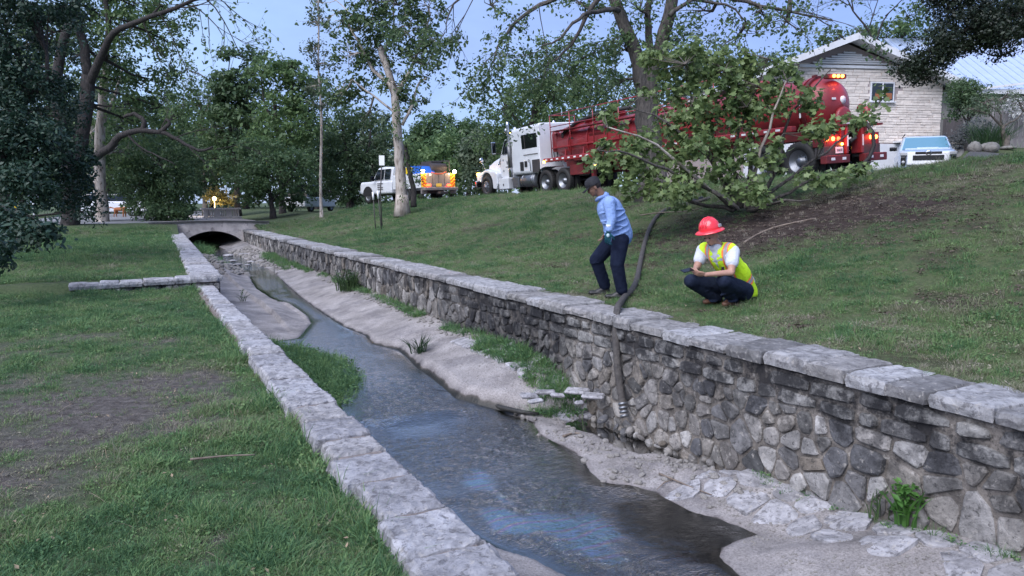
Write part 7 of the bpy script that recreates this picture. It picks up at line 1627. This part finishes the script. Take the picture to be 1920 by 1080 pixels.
# safety vest: bigger torso shell, open at the front and at the arm holes
vp = [('cap', J['pel']+Vector((.03, .05, -.05)), J['belly']+Vector((.015, .02, 0)), .185, .180, .84, (1, -1, 0)), ('cap', J['belly'], J['chest']+Vector((.01, .01, -.01)), .180, .186, .78, (1, -1, 0)), ('cap', J['sl']+Vector((-.03, .03, .01)), J['sr']+Vector((.03, -.02, .01)), .100, .100), ('cap', J['chest'], J['neck']+Vector((.02, .03, -.02)), .12, .085)]
ax_l = (J['el']-J['sl']).normalized(); fh = Vector((-.72, -.69, 0)).normalized(); lh = Vector((fh.y*-1, fh.x, 0)) if False else Vector((.69, -.72, 0))
midf = lambda co: (co-J['chest']).dot(lh)
def vcut(co):
    for sh, el in (('sl', 'el'), ('sr', 'er')):
        ax = (J[el]-J[sh]).normalized(); c = J[sh]+(J[sh]-(J['sl']+J['sr'])/2).normalized()*.03; v_ = co-c
        if (v_-ax*v_.dot(ax)).length < .084 and v_.dot(ax) > -.03 and (co-J['chest']).dot((J[sh]-(J['sl']+J['sr'])/2).normalized()) > .195: return True
    fr = (co-J['chest']).dot(fh); t_ = (J['chest'].z+.10-co.z)
    if fr > .0 and abs(midf(co)+.0) < max(0, .040-.14*max(0, t_-.02)): return True
    if (co-J['neck']).length < .085: return True
    if co.z < J['pel'].z-.09+.05*(1 if fr > .1 else 0): return True
    if fr > .16 and co.z < J['belly'].z-.10: return True
    return False
vest = body_mesh('safety_vest', vp, .010, M['hivis'], 3, man1, vcut)
sd = vest.modifiers.new('solid', 'SOLIDIFY'); sd.thickness = .006
vme = vest.data; vme.materials.append(M['hv_silver']); vme.materials.append(M['hv_orange'])
trunkax = (J['chest']-J['pel']).normalized()
for p in vme.polygons:
    co = p.center; h = (co-J['pel']).dot(trunkax); lat = abs(midf(co)); fr = (co-J['chest']).dot(fh)
    a = abs(h-.13); k = 0
    if a < .026: k = 1
    elif a < .050: k = 2
    b_ = abs(lat-.115)
    if h > .15:
        if b_ < .017: k = 1
        elif b_ < .034: k = 2
    p.material_index = k
soften(MB().box(J['sl'].lerp(J['el'], .9)+Vector((-.10, -.0, .01)), (.03, .02, .06)).build('radio_clip', M['blackgloss'], man1), .004) .matrix_parent_inverse = Matrix.Translation(-man1.location)
# hard hat with full brim
hh_ = g(-.008, 0, .070); mb = MB(); Rb = Rh @ Matrix.Rotation(-.20, 3, 'Y')
prof = [(.118, .0), (.120, .02), (.116, .05), (.104, .085), (.082, .115), (.050, .135), (.02, .143), (.001, .144)]
mb.lathe([(a*1.02, h) for a, h in prof], hh_, 'z', 28, True, True, Rb); mb.lathe([(.118, .004), (.150, -.004), (.172, -.020), (.173, -.026), (.150, -.012), (.118, -.004)], hh_, 'z', 28, True, True, Rb)
for y in (-.035, 0, .035):
    pts = [hh_+Rb @ Vector((.125*math.cos(t), y, .148*math.sin(t)*(1-abs(y)*1.5))) for t in np.linspace(.35, PI-.35, 10)]; mb.tube(pts, .009, 6)
hat = attach(mb.build('hard_hat', M['hat_red']), man1); hat.data.polygons.foreach_set('use_smooth', [True]*len(hat.data.polygons))
for y, m_ in ((.112, 'hv_silver'), ): attach(MB().box(hh_+Rb @ Vector((-.03, .113, .035)), (.045, .045, .03), Rb).build('sticker', M[m_]), man1)
attach(MB().box(hh_+Rb @ Vector((-.02, .150, -.012)), (.03, .012, .012), Rb).build('brim_clip', M['hv_silver']), man1)
body_mesh('hair', [('ell', g(-.030, 0, .025), (.082, .080, .078), Rh), ('ell', g(-.02, 0, .05), (.10, .082, .05), Rh)], .008, M['hair'], 2, man1, lambda co: (co-g(0, 0, 0)).dot(f1) > .045 or (co-g(0, 0, 0)).dot(u1) < -.035)
for k in (1, -1): attach(MB().ell(g(.0865, .033*k, .0), (.008, .013, .006), 8, 6, Rh).build('eye', M['hair']), man1)
attach(MB().ell(g(.066, 0, -.088), (.020, .020, .016), 10, 6, Rh).build('chin_beard', M['hair']), man1)
phone = soften(MB().box((0, 0, 0), (.15, .075, .010)).build('phone', M['blackgloss'], None, ph+Vector((-.03, -.01, .015))), .006); phone.rotation_euler = (.35, -.15, .45); tag(phone, 'black phone held in the crouching worker\'s hands', 'phone')

# ---- man in a blue shirt walking along the wall
YW = 10.0
K = {k: Q(*v[:2], YW, v[2]) for k, v in dict(pel=(1158, 442, .05), belly=(1155, 420, .04), chest=(1143, 392, .0), neck=(1129, 367, -.02), hl=(1163, 450, -.07), hr=(1150, 450, .16), kl=(1157, 495, -.14), kr=(1118, 487, .16), al=(1166, 541, -.12), ar=(1134, 532, .26),
    sl=(1142, 380, -.19), sr=(1138, 380, .19), el=(1147, 412, -.25), er=(1146, 410, .25), wl=(1141, 434, -.28), wr=(1136, 436, .22)).items()}
man2 = tag(empty('person', (K['al'].x, YW, Hxy(K['al'].x, YW))), 'man in light blue work shirt and dark cap stepping along the wall beside the hose', 'person')
hc2 = Q(1114, 351, YW, -.04); fw2 = Vector((-.86, .10, -.50)); up2 = Vector((-.50, 0, .86))
parts = []; g2, Rh2, f2_, l2, u2 = head(parts, hc2, fw2, up2, 1.0)
parts += [('cap', K['chest']+Vector((0, 0, .05)), hc2+Vector((.03, 0, -.02)), .065, .058), ('cap', K['pel'], K['belly'], .14, .13, .85, (0, 1, 0)), ('cap', K['belly'], K['chest'], .13, .15, .75, (0, 1, 0)), ('cap', K['sl'], K['sr'], .07, .07)]
for a, b_, c in (('sl', 'el', 'wl'), ('sr', 'er', 'wr')): parts += [('cap', K[a], K[b_], .053, .043), ('cap', K[b_], K[c], .042, .028)]
for a, b_, c in (('hl', 'kl', 'al'), ('hr', 'kr', 'ar')): parts += [('cap', K[a], K[b_], .085, .06), ('cap', K[b_], K[c], .055, .04)]
hand(parts, K['wr'], (-.5, .1, -.85), (-.6, 0, .4), -1, .4)
body_mesh('body', parts, .0075, M['skin_dark'], 2, man2)
gp = []; hand(gp, K['wl'], (-.10, .05, -1), (.5, .6, 0), 1, .42, 1.18); gp += [('cap', K['wl']+Vector((.01, 0, .05)), K['wl'], .040, .036, .8)]
body_mesh('glove', gp, .0065, M['glove'], 2, man2); 
attach(MB().ell(K['wl']+Vector((-.01, -.036, -.05)), (.022, .008, .026), 10, 6).build('glove_patch', M['glove2']), man2)
attach(MB().tube([K['wl']+Vector((.01, 0, .09)), K['wl']+Vector((.008, 0, .045))], [.044, .043], 12).build('pale_cuff', M['tee']), man2)
tr = [('cap', K['pel']+Vector((0, 0, .03)), K['pel']+Vector((0, 0, -.05)), .150, .150, .9, (0, 1, 0)), ('cap', K['hl'], K['kl'], .122, .096), ('cap', K['kl'], K['al']+Vector((0, 0, -.02)), .092, .080), ('cap', K['hr'], K['kr'], .122, .096), ('cap', K['kr'], K['ar']+Vector((0, 0, -.02)), .092, .080)]
for k, a in (('kl', 'al'), ('kr', 'ar')):
    for i in range(5): q = K[k].lerp(K[a], .05+.22*i); tr.append(('ell', q+Vector(rc.uniform(-.012, .012, 3)), (.096-.003*i, .096-.003*i, .014), Euler(tuple(rc.uniform(-.4, .4, 3))).to_matrix()))
body_mesh('trousers', tr, .011, M['navy'], 2, man2)
for a, t in (('al', Vector((-.27, .02, 0))), ('ar', Vector((-.27, .0, 0)))):
    an = K[a].copy(); zg_ = Hxy(an.x, an.y)+.035; b0 = Vector((an.x, an.y, zg_))
    body_mesh('shoe', [('cap', an, b0-t*.12, .055, .048), ('cap', b0-t*.12, b0+t*.70, .045, .040, .85, (0, 1, 0)), ('cap', b0+t*.35+Vector((0, 0, .02)), b0+Vector((0, 0, .05)), .035, .045)], .010, M['shoes'], 2, man2)
sp2 = [('cap', K['pel']+Vector((.015, 0, .015)), K['belly'], .195, .185, .98, (0, 1, 0)), ('cap', K['belly'], K['chest'], .182, .182, .95, (0, 1, 0)), ('cap', K['sl']+Vector((.01, .02, 0)), K['sr']+Vector((.01, -.02, 0)), .088, .088), ('cap', K['chest'], K['neck']+Vector((.02, 0, -.015)), .11, .078)]
for a, b_, c in (('sl', 'el', 'wl'), ('sr', 'er', 'wr')):
    sp2 += [('cap', K[a], K[b_], .082, .066), ('cap', K[b_], K[b_].lerp(K[c], .78), .064, .054)]
    for i in range(5): q = K[a].lerp(K[b_], .25+.18*i); sp2.append(('ell', q, (.078-.003*i, .078-.003*i, .012), Euler(tuple(rc.uniform(-.6, .6, 3))).to_matrix()))
for i in range(7): q = K['pel'].lerp(K['chest'], .05+.14*i); sp2.append(('ell', q+Vector((.01, -.03, 0)), (.186, .190, .012), Euler((rc.uniform(-.35, .35), rc.uniform(-.5, .2), 0)).to_matrix()))
shirt = body_mesh('shirt', sp2, .011, M['shirt_blue'], 2, man2, lambda co: (co-K['neck']).length < .07)
attach(MB().tube([K['neck']+Vector((.03, -.07, -.005)), K['neck']+Vector((-.05, -.055, -.03)), K['neck']+Vector((-.075, 0, -.06)), K['neck']+Vector((-.05, .055, -.03)), K['neck']+Vector((.03, .07, -.005)), K['neck']+Vector((.075, .0, .02)), K['neck']+Vector((.03, -.07, -.005))], .022, 8).build('collar', M['shirt_blue']), man2)
# cap, hair
mb = MB(); c0 = g2(-.005, 0, .045); mb.lathe([(.104, -.015), (.106, .02), (.098, .055), (.075, .082), (.04, .095), (.001, .098)], c0, 'z', 24, True, True, Rh2 @ Matrix.Scale(.92, 3, (0, 1, 0)))
bv = []; 
for i, t in enumerate(np.linspace(-1.05, 1.05, 9)):
    a = c0+Rh2 @ Vector((.095*math.cos(t), .09*math.sin(t), -.008)); b_ = c0+Rh2 @ Vector((.095+.085*math.cos(t*.9), .080*math.sin(t*1.15), -.028-.012*abs(t))); bv += [a, b_, a-Rh2 @ Vector((0, 0, .006)), b_-Rh2 @ Vector((0, 0, .006))]
fs = []
for i in range(8): q = 4*i; fs += [(q, q+4, q+5, q+1), (q+2, q+3, q+7, q+6), (q+1, q+5, q+7, q+3)]
mb.add(bv, fs, True); o = attach(mb.build('baseball_cap', M['cap']), man2); o.data.polygons.foreach_set('use_smooth', [True]*len(o.data.polygons))
body_mesh('hair', [('ell', g2(-.026, 0, .022), (.082, .081, .072), Rh2)], .008, M['hair'], 2, man2, lambda co: (co-g2(0, 0, 0)).dot(f2_) > .025 or (co-g2(0, 0, 0)).dot(u2) < -.035)
for k in (1, -1): attach(MB().ell(g2(.0865, .033*k, .0), (.008, .013, .006), 8, 6, Rh2).build('eye', M['hair']), man2)

# ------------------------------------------------------------------ suction hose over the bank and wall
M['hose'] = mat('grey_ribbed_hose', (.050, .044, .042), .7, (.085, .075, .068), 14, bump=.5, bscale=40)
hz = []
def hp(px, py, off=.05):
    """a point of the hose lying on the bank"""
    k = None
    for Y in np.linspace(7.5, 20, 400):
        p = P(px, py, Y=Y)
        if sw(p.x, p.y)[1] > 5.4 and p.z <= Hxy(p.x, p.y)+off: return Vector((p.x, p.y, Hxy(p.x, p.y)+off))
    return P(px, py, Y=9)
hz = [hp(*q) for q in ((1330, 372), (1300, 380), (1262, 388), (1236, 402), (1222, 420), (1212, 445), (1204, 475), (1199, 500), (1194, 525), (1184, 545), (1172, 556))]
cz = [P(1163, 566, Y=8.93), P(1158, 578, Y=8.62), P(1156, 600, Y=8.42), P(1155, 640, Y=8.31), P(1158, 690, Y=8.20), P(1163, 730, Y=8.12), P(1170, 772, Y=8.02)]
cz[0].z = .37; cz[1].z = .36
pts = smooth_path(hz+cz, 7); hr_ = MB(); rad = []
for i in range(len(pts)): rad.append(.043 if i % 2 else .039)
hr_.tube(pts, rad, 12)
hose = tag(empty('suction_hose', hz[0]), 'long grey ribbed suction hose running down the bank and over the wall', 'hose'); attach(hr_.build('hose_body', M['hose']), hose)
e = (pts[-1]-pts[-3]).normalized(); nz_ = MB()
for k in range(4): nz_.tube([pts[-1]+e*(.0+.045*k-.10), pts[-1]+e*(.022+.045*k-.10)], .052, 12)
attach(nz_.build('nozzle_ring', M['alu']), hose)['kind'] = 'stuff'
hb2 = MB().tube([hp(1318, 372, .08), hp(1300, 378, .07), hp(1285, 384, .06)], [.05, .055, .05], 10); attach(hb2.build('coupling', M['shoes']), hose)

# ------------------------------------------------------------------ sticks, weeds and small plants
M['stick'] = mat('dry_stick', (.10, .075, .06), .9, (.20, .16, .13), 12)
def stick(px, r, lab, ground=None, off=.012, branch=()):
    f_ = ground or (lambda a, b: hp(a, b, off)); pp = [f_(*q) for q in px]; m_ = MB().tube(smooth_path(pp, 3), [r*(1-.5*i/(3*(len(pp)-1))) for i in range(3*(len(pp)-1)+1)], 6)
    for b_ in branch: q = [f_(*t) for t in b_]; m_.tube(q, [r*.6]*(len(q)-1)+[r*.3], 5)
    o = m_.build('fallen_branch', M['stick']); return tag(o, lab, 'branch')
stick([(1395, 455), (1420, 440), (1450, 428), (1490, 418), (1530, 410)], .022, 'dark fallen branch lying on the mulch edge behind the crouching man')
stick([(1200, 404), (1235, 399), (1290, 396), (1330, 385), (1360, 372)], .014, 'thin pale branch crossing the hose below the young sycamore', off=.10)
lg = lambda a, b: Vector((*P(a, b, z=.02).xy, .045))
stick([(357, 869), (385, 866), (425, 862), (478, 860)], .009, 'short grey stick lying in the near lawn', lg)
def bg(a, b):
    p = P(a, b, z=-.9)
    for _ in range(6): s_, w_ = sw(p.x, p.y); p = P(a, b, z=bedz(s_, w_)+.02)
    return p
stick([(1236, 888), (1265, 900), (1300, 915), (1335, 928)], .010, 'forked brown stick on the pebbly channel bed beside the flagstones', bg, branch=([(1262, 899), (1245, 905), (1232, 917)],))
stick([(1056, 818), (1075, 812), (1090, 813)], .016, 'short reddish driftwood piece between the two pools', bg)
def plant(name, lab, loc, nb, h, sprd, wid, lean, c1, c2, seed, cat='plant', group=None, broad=0, kind=None):
    key = (c1, c2)
    if key not in PM: PM[key] = leaf_mat('weed_leaf', c1, c2)
    r_ = random.Random(seed)
    me = blade_mesh(name, nb, h, sprd, wid, lean, r_, 4, PM[key])
    root = link(name, me, None, loc); tag(root, lab, cat, group, kind)
    if broad:
        b = broad_mesh('broad_leaves', broad, sprd*1.1, .035, h*.9, r_, PM[key]); o = link('broad_leaves', b, root)
    return root
PM = {}
G1, G2 = (.030, .070, .028), (.085, .14, .050); GD1, GD2 = (.014, .036, .018), (.04, .075, .03)
plant('grass_clump', 'dark spiky grass clump growing from the apron by the water', bg(785, 662), 60, .34, .10, .014, .9, GD1, GD2, 1)
plant('grass_clump', 'small dark tuft standing in the stream above the slab edge', bg(716, 726), 30, .12, .03, .008, .5, GD1, GD2, 2)
plant('weed', 'bright green leafy weed growing at the foot of the wall', bg(1700, 985), 24, .36, .10, .02, .6, (.05, .13, .03), (.12, .26, .06), 3, broad=150)
plant('weed', 'darker weed beside the bright green one at the wall foot', bg(1655, 965), 50, .26, .12, .012, .7, GD1, G2, 4, broad=40)
plant('weed', 'small dark weed at the wall foot above the flagstones', bg(1556, 915), 46, .20, .08, .010, .6, GD1, G2, 5, broad=40)
plant('weed', 'single young weed sprouting on the far end of the lawn wall', bg(455, 565), 10, .30, .05, .018, .8, G1, G2, 6, broad=16)
plant('bush', 'rounded bush growing against the long wall', bg(655, 545), 150, .55, .28, .02, .7, GD1, G2, 7, broad=260)
plant('grass_bank_plants', 'dense green water weeds at the left wall where the stream bends', (0, 0, 0), 1, .01, .01, .01, .1, G1, G2, 8, kind='stuff')
bpy.data.objects.remove(bpy.data.objects['grass_bank_plants'])
# scattered weeds: water weeds by the left wall, along the right wall foot, on the broken apron
SEDGE = [blade_mesh('sedge_tuft', 22, .20, .06, .007, .8, r2, 3, M['grass']), blade_mesh('sedge_tuft', 30, .14, .09, .008, 1.0, r2, 3, M['grass']), broad_mesh('cress_tuft', 24, .10, .022, .07, r2, M['grass'])]
pts_ = []; sc2 = []
rg = np.random.RandomState(19)
def sow(n, s0, s1, w0, w1, zf, sc0, cond=None):
    s = rg.uniform(s0, s1, n); w = rg.uniform(w0, w1, n)
    for a, b in zip(s, w):
        if cond and not cond(a, b): continue
        pts_.append((*xy(a, b), zf(a, b))); sc2.append(sc0*rg.uniform(.5, 1.3))
sow(2600, 8.6, 13.9, 1.4, 3.2, lambda a, b: float(zwater(a))-.03, 1.0, lambda a, b: (b-1.4) < (.55+1.0*math.sin(PI*min(1, max(0, (a-8.4)/5.3))))*rg.uniform(.6, 1.1))
sow(260, 7.6, 9.9, 4.45, 4.9, lambda a, b: bedz(a, b), .95)
sow(60, 7.4, 7.8, 4.3, 4.9, lambda a, b: bedz(a, b)-.02, 1.0)
sow(420, 9.9, 24, 4.72, 4.92, lambda a, b: bedz(a, b), .85, lambda a, b: float(fbm(a, 0, .9, 3, 71)) > -.08)
sow(150, 24, 30, 4.5, 4.92, lambda a, b: bedz(a, b), 1.3)
sow(120, 27, 31, 2.0, 3.2, lambda a, b: float(zwater(a)), 1.1)
sow(60, 14.2, 14.9, 1.5, 1.75, lambda a, b: bedz(a, b)+.2*0, 1.0)
sow(46, 2.4, 4.9, 4.80, 4.92, lambda a, b: bedz(a, b), .45)
sow(280, 32, 36.6, 1.9, 3.0, lambda a, b: float(zwater(a)), 2.2)
n = len(pts_); scatter('water_weeds', np.array(pts_), np.array(sc2), np.clip(rg.uniform(.0, .35, n), 0, 1), rg.randint(0, 3, n), SEDGE, label='green sedges and weeds along the stream edges and the foot of the wall')
# the far dog and things across the left street
M['dogfur'] = mat('ginger_fur', (.30, .10, .035), .9, (.22, .08, .03), 9)
dz = P(228, 421, Y=46); dg_ = Vector((dz.x, dz.y, H_left(*sw(dz.x, dz.y))+.04)); V3 = lambda x, y, z: dg_+Vector((x, y, z))
dog = body_mesh('dog', [('cap', V3(-.30, 0, .48), V3(.24, 0, .50), .125, .145, .85), ('cap', V3(.28, 0, .54), V3(.42, 0, .66), .09, .07), ('ell', V3(.47, 0, .70), (.10, .07, .075)), ('cap', V3(.52, 0, .68), V3(.62, 0, .65), .045, .033), ('cap', V3(-.40, 0, .54), V3(-.66, 0, .60), .03, .045),
    ('cap', V3(.24, .07, .42), V3(.25, .07, .03), .055, .035), ('cap', V3(.20, -.07, .42), V3(.17, -.07, .03), .055, .035), ('cap', V3(-.30, .07, .42), V3(-.24, .07, .26), .08, .05), ('cap', V3(-.24, .07, .26), V3(-.33, .07, .16), .04, .032), ('cap', V3(-.33, .07, .16), V3(-.31, .07, .03), .032, .03),
    ('cap', V3(-.32, -.07, .42), V3(-.30, -.07, .26), .08, .05), ('cap', V3(-.30, -.07, .26), V3(-.40, -.07, .16), .04, .032), ('cap', V3(-.40, -.07, .16), V3(-.40, -.07, .03), .032, .03), ('ell', V3(.43, .07, .70), (.02, .015, .05)), ('ell', V3(.43, -.07, .70), (.02, .015, .05))], .02, M['dogfur'], 2)
tag(dog, 'ginger dog standing across the left-hand street beyond the sycamore', 'dog')
for i, (px, py, Y, w_, lab) in enumerate(((212, 411, 49, 1.0, 'small pale car far across the left street behind the dog'), (583, 391, 52, 1.2, 'white van half hidden in the trees beyond the slim sapling'))):
    q = P(px, py, Y=Y); z = Hxy(q.x, Y); r = tag(empty('parked_car', (q.x, Y, max(z, q.z-1.1))), lab, 'car'); r.rotation_euler = (0, 0, .3+i)
    b_ = shell(MB(), [(-2.1, 0, .8, .35, .95, .1, .95), (-1.9, 0, .88, .30, 1.0, .1, .95), (1.9, 0, .88, .30, 1.0, .1, .95), (2.1, 0, .8, .35, .9, .1, .95)]).build('body', M['white'], r); soften(b_, .03)
    shell(MB(), [(-1.7, 0, .80, .95, 1.30, .1, .85), (-1.3, 0, .80, .95, 1.50+.35*i, .1, .85), (.6, 0, .80, .95, 1.50+.35*i, .1, .85), (1.3, 0, .8, .94, 1.0, .03, .95)]).build('cabin', M['glass_dark'], r)
    for x in (-1.35, 1.35):
        for y, s_ in ((.86, 1), (-.86, -1)): wheel(r, x, y, .33, .33, .2, False, 'car', s_)
for o in bpy.data.objects:
    if o.name.startswith('branches') and o.parent and o.parent.get('category') in ('shrub',): o['kind'] = 'stuff'
